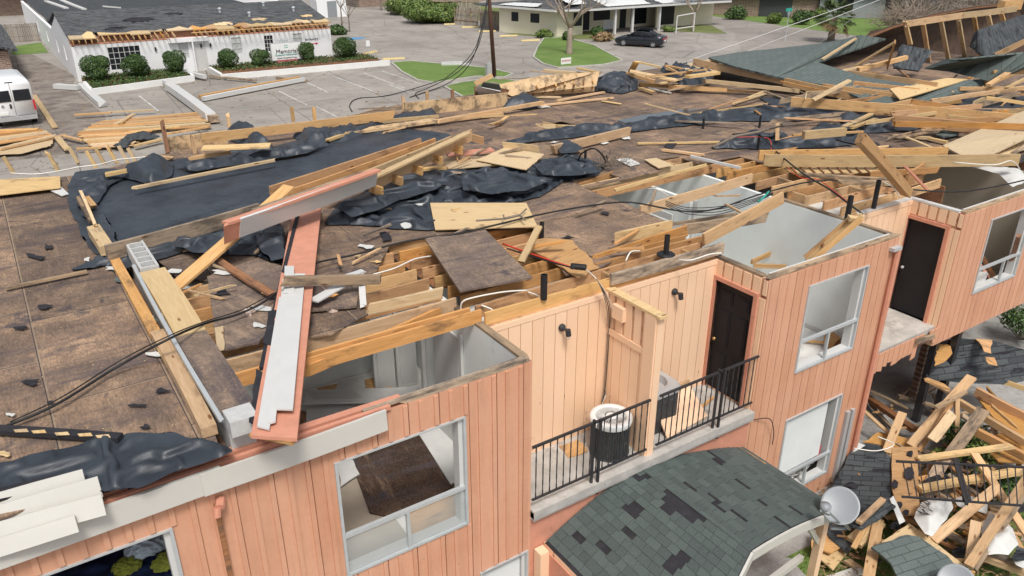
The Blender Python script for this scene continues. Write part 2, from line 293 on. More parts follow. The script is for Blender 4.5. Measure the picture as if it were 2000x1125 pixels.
class MB:
    def __init__(s): s.v = []; s.f = []; s.uv = {}; s.mi = []
    def add(s, vs, fs, mi=0):
        b = len(s.v); s.v += [tuple(x) for x in vs]
        for f in fs: s.f.append([b+i for i in f]); s.mi.append(mi)
    def hexa(s, p, mi=0): s.add(p, [(0, 3, 2, 1), (4, 5, 6, 7), (0, 1, 5, 4), (1, 2, 6, 5), (2, 3, 7, 6), (3, 0, 4, 7)], mi); return s
    def box(s, x0, x1, y0, y1, z0, z1, mi=0):
        return s.hexa([(x0, y0, z0), (x1, y0, z0), (x1, y1, z0), (x0, y1, z0), (x0, y0, z1), (x1, y0, z1), (x1, y1, z1), (x0, y1, z1)], mi)
    def bar(s, a, b, w, h, up=(0, 0, 1), mi=0):
        a = Vector(a); b = Vector(b); d = (b-a).normalized(); up = Vector(up)
        if abs(d.dot(up)) > .98: up = Vector((1, 0, 0))
        sd = d.cross(up).normalized(); u = sd.cross(d).normalized(); A = sd*(w/2); B = u*(h/2)
        return s.hexa([a-A-B, a+A-B, b+A-B, b-A-B, a-A+B, a+A+B, b+A+B, b-A+B], mi)
    def prism(s, pts, th, up=None, mi=0):
        """flat polygon (3D points, coplanar-ish) thickened by th against the normal"""
        pts = [Vector(p) for p in pts]; n = Vector((0, 0, 0))
        for i in range(len(pts)): n += (pts[i]-pts[0]).cross(pts[(i+1) % len(pts)]-pts[0])
        n.normalize()
        if n.z < -0.001 or (abs(n.z) < .001 and n.y > 0): pts.reverse(); n = -n
        k = len(pts); tri = tessellate_polygon([pts]); lo = [p-n*th for p in pts]; b = len(s.v)
        s.v += [tuple(x) for x in pts+lo]
        for q in tri:
            q = list(q); a = (pts[q[1]]-pts[q[0]]).cross(pts[q[2]]-pts[q[0]])
            if a.dot(n) < 0: q.reverse()
            s.f.append([b+i for i in q]); s.mi.append(mi); s.f.append([b+k+i for i in reversed(q)]); s.mi.append(mi)
        for i in range(k):
            j = (i+1) % k; s.f.append([b+i, b+k+i, b+k+j, b+j]); s.mi.append(mi)
        return s
    def tube(s, pts, r, n=6, cap=True, mi=0):
        pts = [Vector(p) for p in pts]; rs = r if isinstance(r, (list, tuple)) else [r]*len(pts); b = len(s.v); k = len(pts); ref = None
        for i, p in enumerate(pts):
            d = (pts[min(i+1, k-1)]-pts[max(i-1, 0)]).normalized()
            if ref is None: ref = d.orthogonal().normalized()
            ref = (ref - d*ref.dot(d)); ref = ref.normalized() if ref.length > 1e-5 else d.orthogonal().normalized()
            q = d.cross(ref)
            for j in range(n):
                a = 2*math.pi*j/n; s.v.append(tuple(p+(ref*math.cos(a)+q*math.sin(a))*rs[i]))
        for i in range(k-1):
            for j in range(n):
                s.f.append([b+i*n+j, b+i*n+(j+1) % n, b+(i+1)*n+(j+1) % n, b+(i+1)*n+j]); s.mi.append(mi)
        if cap:
            s.f.append([b+j for j in reversed(range(n))]); s.mi.append(mi); s.f.append([b+(k-1)*n+j for j in range(n)]); s.mi.append(mi)
        return s
    def lathe(s, prof, c=(0, 0, 0), n=24, mi=0):
        b = len(s.v); c = Vector(c)
        for r, z in prof:
            for j in range(n):
                a = 2*math.pi*j/n; s.v.append((c.x+r*math.cos(a), c.y+r*math.sin(a), c.z+z))
        for i in range(len(prof)-1):
            for j in range(n): s.f.append([b+i*n+j, b+i*n+(j+1) % n, b+(i+1)*n+(j+1) % n, b+(i+1)*n+j]); s.mi.append(mi)
        return s
    def build(s, name, mt, parent=None, local=False, smooth=False, org=None, uvf=None):
        me = bpy.data.meshes.new(name)
        if local: o = Vector((0, 0, 0))
        elif org is not None: o = Vector(org)
        else:
            xs = [p[0] for p in s.v]; ys = [p[1] for p in s.v]; zs = [p[2] for p in s.v]
            o = Vector(((min(xs)+max(xs))/2, (min(ys)+max(ys))/2, min(zs)))
        me.from_pydata([(p[0]-o.x, p[1]-o.y, p[2]-o.z) for p in s.v], [], s.f)
        for i, p in enumerate(me.polygons): p.material_index = s.mi[i]
        if uvf:
            uvl = me.uv_layers.new(name='UVMap')
            for lp in me.loops:
                c = me.vertices[lp.vertex_index].co; uvl.data[lp.index].uv = uvf(c+o)
        me.update()
        return linkmesh(name, me, mt, parent, o, local, smooth)

def lumber(name, a, b, w, h, mt, parent=None, roll=0.0, ragged=None, local_label=None):
    """a sawn board: own length axis along local X, slight bow, irregular broken ends"""
    a = Vector(a); b = Vector(b); L = (b-a).length; d = (b-a)/L
    up = Vector((0, 0, 1)) if abs(d.z) < .97 else Vector((1, 0, 0))
    sy = up.cross(d).normalized(); sz = d.cross(sy).normalized()
    if roll:
        q = Matrix.Rotation(roll, 3, d); sy = q @ sy; sz = q @ sz
    rot = Matrix((d, sy, sz)).transposed().to_4x4()
    rg = random.Random(hash((round(a.x, 2), round(b.y, 2), round(L, 2))) & 0xffff)
    if ragged is None: ragged = rg.random() < .4
    n = max(2, min(10, int(L/.5)+1)); vs = []; fs = []; bow = rg.uniform(-.006, .006)*L; tw = rg.uniform(-.05, .05)
    bow2 = rg.uniform(-.004, .004)*L
    for i in range(n+1):
        s = i/n; x = L*s; k = 4*s*(1-s); an = tw*(s-.5); ca, sa = math.cos(an), math.sin(an)
        for jx, (yy, zz) in enumerate(((-w/2, -h/2), (w/2, -h/2), (w/2, h/2), (-w/2, h/2))):
            xx = x
            if ragged and i in (0, n): xx += rg.uniform(-.07, .07)
            vs.append((xx, yy*ca-zz*sa+bow*k, yy*sa+zz*ca+bow2*k))
    for i in range(n):
        for j in range(4): fs.append([i*4+j, (i+1)*4+j, (i+1)*4+(j+1) % 4, i*4+(j+1) % 4])
    fs.append([0, 1, 2, 3]); fs.append([n*4+3, n*4+2, n*4+1, n*4])
    me = bpy.data.meshes.new(name); me.from_pydata(vs, [], [list(reversed(f)) for f in fs]); me.materials.append(mt)
    ob = bpy.data.objects.new(name, me); C.objects.link(ob)
    if parent is not None:
        ob.parent = parent; mw = Matrix.Translation(a-ORG[parent.name]) @ rot
    else: mw = Matrix.Translation(a) @ rot
    ob.matrix_basis = mw
    return ob

LMK = [('the block wall', 330, 620), ('the salmon board', 560, 640), ('the grey batten', 90, 545), ('the black batten at the left edge', 120, 845), ('the long thick cable', 200, 735), ('the large smooth membrane', 130, 470), ('the clean pale plywood', 950, 420), ('the slanted dark plywood', 930, 510), ('the crumpled heap of membrane', 900, 360),
       ('the front vent pipe', 1062, 575), ('the open joists', 1250, 400), ('the two long beams', 1700, 310), ('the speckled rear board', 770, 250), ('the membrane ball', 1205, 165), ('the green roof tip', 1400, 140), ('the edge beam of the green roof', 1560, 170), ('the longest horizontal beam', 1700, 215), ('the far right membrane', 1920, 205), ('the tilted plywood', 1930, 270), ('the puddle', 1320, 225), ('the orange double beam', 1830, 245), ('the thick leaning beam', 1700, 290), ('the small membrane tent', 1015, 195), ('the ladder framing', 1090, 175), ('the vent pipe at the deck corner', 1300, 480), ('the pale plywood behind the heap', 990, 305), ('the joist pair', 1150, 275), ('the splintered plywood', 1100, 510), ('the branch on the right', 1450, 270),
       ('the dotted orange plywood', 1775, 940), ('the first foam board', 1825, 1005), ('the crumpled right hand foam', 1950, 1050), ('the big green shingle panel', 1800, 1090), ('the fallen railing', 1900, 940), ('the crushed shrub', 1890, 870), ('the thick long plank', 1835, 810), ('the orange sheathing', 1970, 860), ('the dish', 1640, 985), ('the narrow dark shingle piece', 1700, 1000), ('the plank that rises to the railing', 1960, 1000), ('the fallen louvred door', 705, 774), ('the closet doors', 790, 715), ('the open bay back wall', 670, 738), ('the salmon board foot', 600, 800)]
USED = {}
def where(u, v):
    n, a, b = min(LMK, key=lambda q: (q[1]-u)**2+2*(q[2]-v)**2); dx, dy = u-a, v-b
    if abs(dx) < 14 and abs(dy) < 10: return 'on '+n
    if abs(dx) > 1.5*abs(dy): return ('right of ' if dx > 0 else 'left of ')+n
    return ('in front of ' if dy > 0 else 'behind ')+n
def uniq(desc, u, v):
    b = desc+' '+where(u, v); k = USED.get(b, 0); USED[b] = k+1
    return b if k == 0 else b+', '+('another' if k == 1 else 'one more')+(' farther off' if k < 3 else '')
def pr_px(x, y, z):
    q = CM.transposed() @ (Vector((x, y, z))-CO); return 1000+F*q.x/-q.z, 562.5-F*q.y/-q.z
def fbm(x, y, z, o=4):
    s = 0; a = 1; t = 0
    for i in range(o):
        s += a*noise.noise(Vector((x, y, z))); t += a; x *= 2.03; y *= 2.03; a *= .5
    return s/t
def inpoly(x, y, pg):
    c = False; j = len(pg)-1
    for i in range(len(pg)):
        if (pg[i][1] > y) != (pg[j][1] > y) and x < (pg[j][0]-pg[i][0])*(y-pg[i][1])/(pg[j][1]-pg[i][1])+pg[i][0]: c = not c
        j = i
    return c
def dpoly(x, y, pg):
    best = 1e9
    for i in range(len(pg)):
        x1, y1 = pg[i-1]; x2, y2 = pg[i]; dx = x2-x1; dy = y2-y1; q = dx*dx+dy*dy or 1e-9
        s = max(0, min(1, ((x-x1)*dx+(y-y1)*dy)/q)); e = math.hypot(x-x1-s*dx, y-y1-s*dy); best = min(best, e)
    return best
def crumple(vs, idx, slack, iters, res, seed, an, top):
    """lets a sheet that is larger than its footprint buckle into folds over a flat base (position based cloth)"""
    X = np.array(vs, dtype=float); n = len(X); base = .012; I = []; J = []; W = []
    for (dx, dy, wt) in ((1, 0, 1.), (0, 1, 1.), (1, 1, .8), (1, -1, .8), (2, 0, .30), (0, 2, .30), (3, 3, .08), (3, -3, .08)):
        a = [(i, idx.get((k[0]+dx, k[1]+dy))) for k, i in idx.items()]; a = [(i, j) for i, j in a if j is not None]
        if not a: continue
        a = np.array(a); I.append(a[:, 0]); J.append(a[:, 1]); W.append(np.full(len(a), wt))
    I = np.concatenate(I); J = np.concatenate(J); W = np.concatenate(W)
    d0 = X[J, :2]-X[I, :2]; L = np.sqrt((d0[:, 0]*(1+(slack-1)*an[0]))**2+(d0[:, 1]*(1+(slack-1)*an[1]))**2)
    bnd = np.array([not all((k[0]+a, k[1]+b) in idx for a in (-1, 0, 1) for b in (-1, 0, 1)) for k in idx.keys()]); order = np.array(list(idx.values())); pin = np.zeros(n, bool); pin[order[bnd]] = True
    rs = np.random.RandomState(int(seed)+1); Pz = X[:, 2].copy()
    X[:, 2] = base+np.clip(Pz-base, 0, None)*1.1+np.array([.05*max(0, noise.noise(Vector((p[0]*4.5, p[1]*5.5, seed))))+.025*noise.noise(Vector((p[0]*9, p[1]*9, seed))) for p in vs]); X[pin, 2] = base
    X0 = X.copy(); V = np.zeros_like(X); cnt = np.bincount(I, W, n)+np.bincount(J, W, n)+1e-6
    bendn = None
    for it in range(iters):
        g = min(1, (it+1)/(iters*.6)); Lc = L*(1/slack+(1-1/slack)*g)
        Y = X+V*.9; Y[:, 2] -= .00016
        for sub in range(3):
            d = Y[J]-Y[I]; l = np.sqrt((d*d).sum(1))+1e-9; c = (d*((l-Lc)/l*.5*W)[:, None])
            for ax in range(3): Y[:, ax] += 1.5*(np.bincount(I, c[:, ax], n)-np.bincount(J, c[:, ax], n))/cnt
            Y[pin] = X0[pin]; Y[:, 2] = np.clip(Y[:, 2], base, base+top)
        V = Y-X; V = np.clip(V, -.02, .02); X = Y
    return [tuple(p) for p in X]
def cloth(name, px, z, mt, label, cat, amp=.12, fr=1.6, res=.06, seed=0, rise=.0, aniso=(1, 1), group=None, parent=None, sharp=1.0, hfun=None, hem=1.0, slack=1.0, iters=260, aniso2=(1, 1), top=.5):
    """crumpled membrane: outline on the plane z, ridged folds that die away at the hem"""
    pg = [(p.x, p.y) for p in (P(u, v, z) for u, v in px)]
    x0 = min(p[0] for p in pg); x1 = max(p[0] for p in pg); y0 = min(p[1] for p in pg); y1 = max(p[1] for p in pg)
    nx = int((x1-x0)/res)+2; ny = int((y1-y0)/res)+2; idx = {}; vs = []; fs = []
    def hgt(x, y):
        d = dpoly(x, y, pg); e = min(1, d/.35); X = x*fr*aniso[0]; Y = y*fr*aniso[1]
        wx = fbm(X*.5+seed, Y*.5, 3.1, 3)*1.1; wy = fbm(X*.5, Y*.5+seed, 9.7, 3)*1.1
        f1 = noise.voronoi(Vector((X+wx+seed, Y*.75+wy, seed*1.7)))[0]; f2 = noise.voronoi(Vector((X*2.1+wy*1.5, Y*1.7-wx+seed, seed*.7)))[0]; f3 = noise.voronoi(Vector((X*4.6-wy, Y*3.9+wx, seed*2.7)))[0]
        a_ = max(0, 1-(f1[1]-f1[0])*1.5)**1.5; b_ = max(0, 1-(f2[1]-f2[0])*1.7)**1.3; c_ = max(0, 1-(f3[1]-f3[0])*1.6)
        st = abs(((X*.9+Y*1.1+wx*1.6) % 1)*2-1)
        hh = .50*a_*(.5+.5*b_)+.22*b_+.10*c_+.42*st*max(0, min(1, .4+1.5*noise.noise(Vector((X*.6, Y*.6, seed+3)))))
        mk = hem+(1-hem)*math.exp(-d/.45) if hem < 1 else 1
        big = .5+.9*fbm(X*.35, Y*.35, seed, 2); dd = min(1, d/.7)
        return .012+min(1, d/.16)*(amp*mk*(hh+max(0, big)*.35)+rise*(1-(1-dd)**2)) + (hfun(x, y)*e if hfun else 0)
    for i in range(nx):
        for j in range(ny):
            x = x0+i*res; y = y0+j*res
            xc = x+res/2+.02*noise.noise(Vector((x*2, y*2, seed))); yc = y+res/2+.02*noise.noise(Vector((x*2, y*2, seed+8)))
            if not inpoly(xc, yc, pg): continue
            q = []
            for a, b in ((i, j), (i+1, j), (i+1, j+1), (i, j+1)):
                if (a, b) not in idx:
                    X = x0+a*res; Y = y0+b*res; h = max(.01, hgt(X, Y)) if inpoly(X, Y, pg) else .012
                    idx[a, b] = len(vs); vs.append((X+.4*amp*noise.noise(Vector((X*3, Y*3, 1.5))), Y+.4*amp*noise.noise(Vector((X*3, Y*3, 7.5))), h))
                q.append(idx[a, b])
            fs.append(q)
    for k, i in idx.items():
        if all((k[0]+a, k[1]+b) in idx for a in (-1, 0, 1) for b in (-1, 0, 1)): continue
        X, Y, Z_ = vs[i]; best = None
        for q in range(len(pg)):
            x1, y1 = pg[q-1]; x2, y2 = pg[q]; dx = x2-x1; dy = y2-y1; l2 = dx*dx+dy*dy or 1e-9; t_ = max(0, min(1, ((X-x1)*dx+(Y-y1)*dy)/l2)); ex, ey = x1+t_*dx, y1+t_*dy; e = math.hypot(ex-X, ey-Y)
            if best is None or e < best[0]: best = (e, ex, ey)
        if best[0] < res*2.2:
            jt = .05*noise.noise(Vector((best[1]*3, best[2]*3, seed+2))); vs[i] = (best[1]+jt, best[2]+jt, .012)
    if slack > 1: vs = crumple(vs, idx, slack, iters, res, seed, aniso2, top)
    me = bpy.data.meshes.new(name); me.from_pydata([(p[0]-x0, p[1]-y0, p[2]) for p in vs], [], fs)
    o = linkmesh(name, me, mt, parent, (x0, y0, z), smooth=True)
    if label: tag(o, label, cat, group)
    return o
def sheet(name, pts, mt, label=None, cat='plywood sheet', th=.018, parent=None, group=None, rough=.0):
    """thick flat sheet; the own frame follows its first edge so the grain runs along it"""
    pts = [Vector(p) for p in pts]
    if rough:
        q = []
        for i, p in enumerate(pts):
            nx = pts[(i+1) % len(pts)]; k = max(1, int((nx-p).length/.14)); d = (nx-p)
            sd = d.cross(Vector((0, 0, 1))).normalized() if d.length else Vector((0, 0, 0))
            for j in range(k):
                q.append(p+d*j/k+(sd*random.uniform(-rough, rough) if j else Vector((0, 0, 0))))
        pts = q
    n = Vector((0, 0, 0))
    for i in range(len(pts)): n += (pts[i]-pts[0]).cross(pts[(i+1) % len(pts)]-pts[0])
    n.normalize()
    if n.z < 0: n = -n
    e = pts[1]-pts[0] if not rough else (pts[min(3, len(pts)-1)]-pts[0]); ex = (e-n*e.dot(n)).normalized(); ey = n.cross(ex)
    rot = Matrix((ex, ey, n)).transposed(); inv = rot.transposed(); o = pts[0].copy()
    mb = MB().prism([inv @ (p-o) for p in pts], th)
    me = bpy.data.meshes.new(name); me.from_pydata(mb.v, [], mb.f); me.materials.append(mt)
    uvl = me.uv_layers.new(name='UVMap')
    for lp in me.loops:
        c = me.vertices[lp.vertex_index].co; uvl.data[lp.index].uv = (c.x, c.y)
    ob = bpy.data.objects.new(name, me); C.objects.link(ob)
    ORG[ob.name] = o
    ob.matrix_basis = Matrix.Translation(o-(ORG[parent.name] if parent else Vector())) @ rot.to_4x4()
    if parent: ob.parent = parent
    if label: tag(ob, label, cat, group)
    return ob
def cable(name, pts, r, mt, label, parent=None, cat='cable', group=None, sub=5):
    pts = [Vector(p) for p in pts]; out = []
    for i in range(len(pts)-1):
        p0 = pts[max(i-1, 0)]; p1 = pts[i]; p2 = pts[i+1]; p3 = pts[min(i+2, len(pts)-1)]
        for j in range(sub):
            s = j/sub; out.append(.5*((2*p1)+(p2-p0)*s+(2*p0-5*p1+4*p2-p3)*s*s+(3*p1-p0-3*p2+p3)*s**3))
    out.append(pts[-1]); o = MB().tube(out, r, 5).build(name, mt, parent, smooth=True)
    if label: tag(o, label, cat, group)
    return o
def cloud(n, c, rad, size, seed=0, lobes=5, flat_bottom=True, shell=.55):
    """leaf clumps through a crown's volume"""
    rg = random.Random(seed); mb = MB(); cs = []
    for i in range(lobes):
        a = rg.uniform(0, 6.28); q = rg.uniform(.15, .5)
        cs.append((Vector((math.cos(a)*q*rad[0], math.sin(a)*q*rad[1], rg.uniform(-.35, .45)*rad[2])), rg.uniform(.5, .72)))
    cs.append((Vector((0, 0, 0)), .82))
    for i in range(n):
        cc, k = rg.choice(cs); d = Vector((rg.gauss(0, 1), rg.gauss(0, 1), rg.gauss(0, 1))).normalized(); r = k*(shell+(1-shell)*rg.random()**.6)*(1+.12*noise.noise(d*3+Vector((seed, 0, 0))))
        p = Vector(c)+cc+Vector((d.x*rad[0]*r, d.y*rad[1]*r, d.z*rad[2]*r))
        nn = (d+Vector((rg.uniform(-.8, .8), rg.uniform(-.8, .8), rg.uniform(-.4, 1)))).normalized(); e = nn.orthogonal().normalized()*size*rg.uniform(.5, 1.2)
        e = Matrix.Rotation(rg.uniform(0, 6.28), 3, nn) @ e; g = nn.cross(e)*.55
        mb.add([p-e, p+g, p+e, p-g], [(0, 1, 2, 3)])
    return mb
def text(name, s, size, mt, origin, xdir, zdir, parent, th=.01, bold=False, align='CENTER'):
    cu = bpy.data.curves.new(name, 'FONT'); cu.body = s; cu.size = size; cu.extrude = th; cu.align_x = align; cu.align_y = 'CENTER'
    if bold: cu.offset = size*.008
    tmp = bpy.data.objects.new(name+'_tmp', cu); C.objects.link(tmp); dg = bpy.context.evaluated_depsgraph_get(); me = bpy.data.meshes.new_from_object(tmp.evaluated_get(dg)); bpy.data.objects.remove(tmp)
    me.materials.clear(); me.materials.append(mt); ob = bpy.data.objects.new(name, me); C.objects.link(ob)
    x = Vector(xdir).normalized(); z = Vector(zdir).normalized(); y = x.cross(z)
    rot = Matrix((x, z, x.cross(z))).transposed().to_4x4()
    ob.parent = parent; ob.matrix_basis = Matrix.Translation(Vector(origin)-ORG[parent.name]) @ rot
    return ob

# ================================================================== the ground
def ground_sheet(name, pts, z, mt, kind='structure', thick=0.0):
    pts = [(p[0], p[1]) for p in pts]; v3 = [Vector((x, y, 0)) for x, y in pts]; mb = MB()
    tr = tessellate_polygon([v3]); mb.add([(x, y, z) for x, y in pts], [list(q) for q in tr])
    me_o = mb.build(name, mt, org=(0, 0, 0)); bm = bmesh.new(); bm.from_mesh(me_o.data); bmesh.ops.recalc_face_normals(bm, faces=bm.faces)
    for f in bm.faces:
        if f.normal.z < 0: f.normal_flip()
    bm.to_mesh(me_o.data); bm.free(); me_o['kind'] = kind; return me_o
g2 = lambda *a: [tuple(P(u, v, 0).xy) for u, v in a]
ground_sheet('ground', [(-400, -60), (900, -60), (900, 900), (-400, 900)], 0, M['ground'])
ground_sheet('parking_lot', [(-30, 20), (40, 20), (48, 49), (46, 52), (60, 52), (75, 54), (75, 71), (50, 90), (45, 110), (26, 110), (26, 66), (2.2, 66), (2, 120), (-30, 120)], .004, M['lot'])
ground_sheet('driveway', g2((-60, 120), (60, 105), (150, 150), (140, 170), (205, 225), (215, 290), (-100, 330)), .008, M['lane'])
ground_sheet('road', [(62, 42), (70, 46), (80, 57), (90, 80), (105, 120), (97, 120), (82, 84), (75.5, 71), (68, 60), (60, 52), (55, 47)], .012, M['road'])
ground_sheet('patio', [(4, 2), (30, 2), (30, 12), (4, 12)], .006, M['patio'])
ground_sheet('lawn', [(4, 3.0), (14.5, 3.0), (15.5, 4.6), (13, 6.0), (8, 6.4), (5, 6.2)], .012, M['grass'])
# lawn islands with kerbs
def island_lawn(name, pts, mt=None, kerb=True, km='kerbgrey'):
    ground_sheet(name, pts, .09, mt or M['grass'])
    if kerb:
        mb = MB(); k = len(pts)
        for i in range(k):
            a = Vector((*pts[i], .06)); b = Vector((*pts[(i+1) % k], .06)); mb.bar(a, b, .14, .13)
        mb.build('kerb', M[km])['kind'] = 'structure'
island_lawn('lawn', g2((765, 124), (800, 121), (870, 127), (950, 134), (1002, 146), (985, 153), (930, 151), (850, 164), (815, 158), (785, 142)))
island_lawn('lawn', g2((868, 171), (900, 163), (960, 155), (1010, 160), (1000, 215), (905, 192)))
island_lawn('lawn', g2((1062, 76), (1100, 74), (1160, 90), (1215, 120), (1180, 128), (1090, 134), (1060, 126), (1042, 113), (1050, 93)))
ground_sheet('lawn', g2((985, 66), (1100, 76), (1210, 78), (1180, 66), (1120, 60)), .02, M['drygrass'])
ground_sheet('lawn', g2((1290, 55), (1330, 62), (1420, 66), (1390, 50), (1335, 45)), .02, M['drygrass'])
ground_sheet('lawn', g2((1380, 30), (1600, 60), (1750, 80), (1800, 40), (1700, 10), (1400, 0)), .02, M['grass'])
ground_sheet('lawn', g2((18, 92), (80, 83), (95, 103), (25, 108)), .02, M['grass'])
ground_sheet('lawn', g2((600, -20), (780, 10), (990, 50), (990, 20), (850, -20)), .02, M['drygrass'])
# painted bay lines (one per bay)
for i, (a, b) in enumerate([((272, 187), (310, 217)), ((590, 156), (640, 180)), ((618, 208), (660, 229)), ((650, 148), (728, 178)), ((710, 142), (790, 172)), ((745, 138), (825, 165)), ((545, 178), (600, 205)), ((760, 165), (800, 180))]):
    pa, pb = P(*a, .009), P(*b, .009); q = MB(); d = (pb-pa).normalized(); s = Vector((-d.y, d.x, 0))*.05
    q.add([pa-s, pb-s, pb+s, pa+s], [(0, 1, 2, 3)]); q.build('bay_marking', M['line'])['kind'] = 'structure'
q = MB(); c = P(694, 75, .012); q.add([c+Vector((math.cos(a)*1.1, math.sin(a)*.9, 0)) for a in [k*.7 for k in range(9)]], [list(range(9))]); q.build('bay_marking', M['bluepaint'])['kind'] = 'structure'

# ================================================================== THE APARTMENT BUILDING
ZF, ZT, ZR = 2.80, 5.20, 5.40
B = empty('apartment_building', (7, 12, 0), 'two storey salmon sided apartment block with its roof torn off by a storm', 'apartment building')
def siding(mb, x0, x1, y, z0, z1, pitch=.2, gap=.014, holes=(), t=.016, axis='x', sgn=-1, phase=0, batten=0):
    """boards along z with real gaps; holes = (a0,a1,z0,z1) along the wall"""
    k = math.floor((x0-phase)/pitch); a = phase+k*pitch
    rg = random.Random(int(x0*100)+7)
    while a < x1-.02:
        b0 = max(a+gap/2, x0); b1 = min(a+pitch-gap/2, x1); a += pitch
        if b1-b0 < .02: continue
        segs = [(z0, z1)]
        cuts = {b0, b1}
        for h in holes:
            for e in (h[0], h[1]):
                if b0 < e < b1: cuts.add(e)
        cuts = sorted(cuts)
        for c0, c1 in zip(cuts, cuts[1:]):
            if c1-c0 < .008: continue
            mid = (c0+c1)/2; sg = [(z0, z1)]
            for h in holes:
                if h[0] < mid < h[1]:
                    ns = []
                    for s0, s1 in sg:
                        if h[3] <= s0 or h[2] >= s1: ns.append((s0, s1)); continue
                        if s0 < h[2]: ns.append((s0, h[2]))
                        if h[3] < s1: ns.append((h[3], s1))
                    sg = ns
            for s0, s1 in sg:
                j = rg.uniform(0, .003)
                if axis == 'x': mb.box(c0, c1, y-t-j, y, s0, s1) if sgn < 0 else mb.box(c0, c1, y, y+t+j, s0, s1)
                else: mb.box(y-t-j, y, c0, c1, s0, s1)
    return mb
def slab_holes(x0, x1, y0, y1, z0, z1, holes, axis='x'):
    """solid wall cut by rectangular openings"""
    mb = MB(); xs = sorted({x0, x1, *[h[0] for h in holes], *[h[1] for h in holes]})
    for a, b in zip(xs, xs[1:]):
        if a < x0 or b > x1: continue
        mid = (a+b)/2; sg = [(z0, z1)]
        for h in holes:
            if h[0] < mid < h[1]:
                ns = []
                for s0, s1 in sg:
                    if s0 < h[2]: ns.append((s0, min(h[2], s1)))
                    if h[3] < s1: ns.append((max(h[3], s0), s1))
                sg = ns
        for s0, s1 in sg:
            mb.box(a, b, y0, y1, s0, s1) if axis == 'x' else mb.box(y0, y1, a, b, s0, s1)
    return mb
W0 = (-1.3, .56, 3.0, 4.68); W1 = (2.29, 3.99, 3.07, 4.75); W2 = (10.5, 12.12, 3.2, 4.86); W3 = (16.13, 17.85, 3.25, 4.90)
LW1 = (4.15, 4.95, .6, 2.12); LW2 = (10.5, 12.12, .42, 2.24)
def front(x0, x1, z0, holes, m='salmon', pitch=.2, bat=False):
    w = slab_holes(x0, x1, 7.10, 7.20, z0, ZT, holes).build('wall', M['groove'], B)
    mb = MB(); siding(mb, x0, x1, 7.098, z0, ZT-.002, pitch, .012, holes)
    if bat:
        a = x0+.12; k = 0
        while a < x1-.05:
            hs = [h for h in holes if h[0]-.06 < a < h[1]+.03]
            sg = [(z0, ZT-.02)]
            for h in hs:
                ns = []
                for s0, s1 in sg:
                    if s0 < h[2]: ns.append((s0, min(s1, h[2]-.02)))
                    if h[3] < s1: ns.append((max(s0, h[3]+.02), s1))
                sg = [s for s in ns if s[1]-s[0] > .05]
            for s0, s1 in sg: mb.box(a, a+.055, 7.062, 7.0795, s0, s1)
            a += .2025 if k % 2 else .2; k += 1
    mb.build('siding', M[m], w)
    return w
front(-5, 4.99, 0, [W0, W1, LW1], pitch=.405, bat=True)
front(9.48, 12.92, 0, [W2, LW2], pitch=.203)
front(15.06, 20.0, 2.35, [W3], pitch=.203)
# bay returns (side walls that face left) and inner partition faces
DR2 = (7.30, 8.10, ZF, 4.86); DR3 = (7.36, 8.14, ZF, 4.84)
for x, dr in ((9.48, DR2), (15.06, DR3)):
    w = slab_holes(7.2, 9.0, x, x+.10, ZF-.6 if x < 12 else 2.35, ZT, [dr], 'y').build('wall', M['groove2'], B)
    mb = siding(MB(), 7.1, 8.17, x-.002, ZF-.6 if x < 12 else 2.35, 4.87, .20, .012, [dr], axis='y')
    siding(mb, 7.1, 8.17, x-.002, 4.93, ZT-.01, .20, .05, [], axis='y'); mb.build('siding', M['peach'], w)
    fr = MB(); fr.box(x-.055, x+.02, dr[0]-.075, dr[0], ZF, dr[3]+.07); fr.box(x-.055, x+.02, dr[1], dr[1]+.065, ZF, dr[3]+.07); fr.box(x-.055, x+.02, dr[0], dr[1], dr[3], dr[3]+.07)
    fr = fr.build('door_frame', M['salmonpaint'], B)
    d = MB().box(x+.02, x+.06, dr[0]+.003, dr[1]-.003, ZF+.02, dr[3]-.003)
    if x < 12:
        yc = (dr[0]+dr[1])/2
        for (a0, a1) in ((dr[0]+.10, yc-.05), (yc+.05, dr[1]-.10)):
            for (z0, z1) in ((3.0, 3.55), (3.68, 4.36), (4.48, 4.72)):
                d.box(x+.008, x+.0195, a0, a1, z0, z1); d.box(x+.001, x+.0075, a0+.035, a1-.035, z0+.035, z1-.035)
    door = d.build('door', M['blackdoor'], B)
    h = MB().lathe([(.0, .07), (.028, .065), (.034, .045), (.02, .02), (.012, 0), (.03, 0)], n=12)
    h.v = [(x+.02-p[2], dr[1]-.09+p[0], 3.78+p[1]) for p in h.v]; h.build('handle', M['brass'] if x < 12 else M['alu'], door, smooth=True)
# bay1 return wall is seen from behind only through its top plate
MB().box(4.89, 4.99, 7.2, 9.0, ZF, ZT).build('wall', M['inwall'], B)
# recessed peach walls
for x0, x1 in ((4.99, 9.48), (12.92, 15.06)):
    w = MB().box(x0, x1, 8.17, 8.27, ZF, ZT).build('wall', M['groove2'], B)
    mb = siding(MB(), x0, x1, 8.168, ZF, ZT-.10, .205, .010); mb.box(x0, x1, 8.145, 8.168, ZT-.09, ZT-.002); mb.build('siding', M['peach'], w)
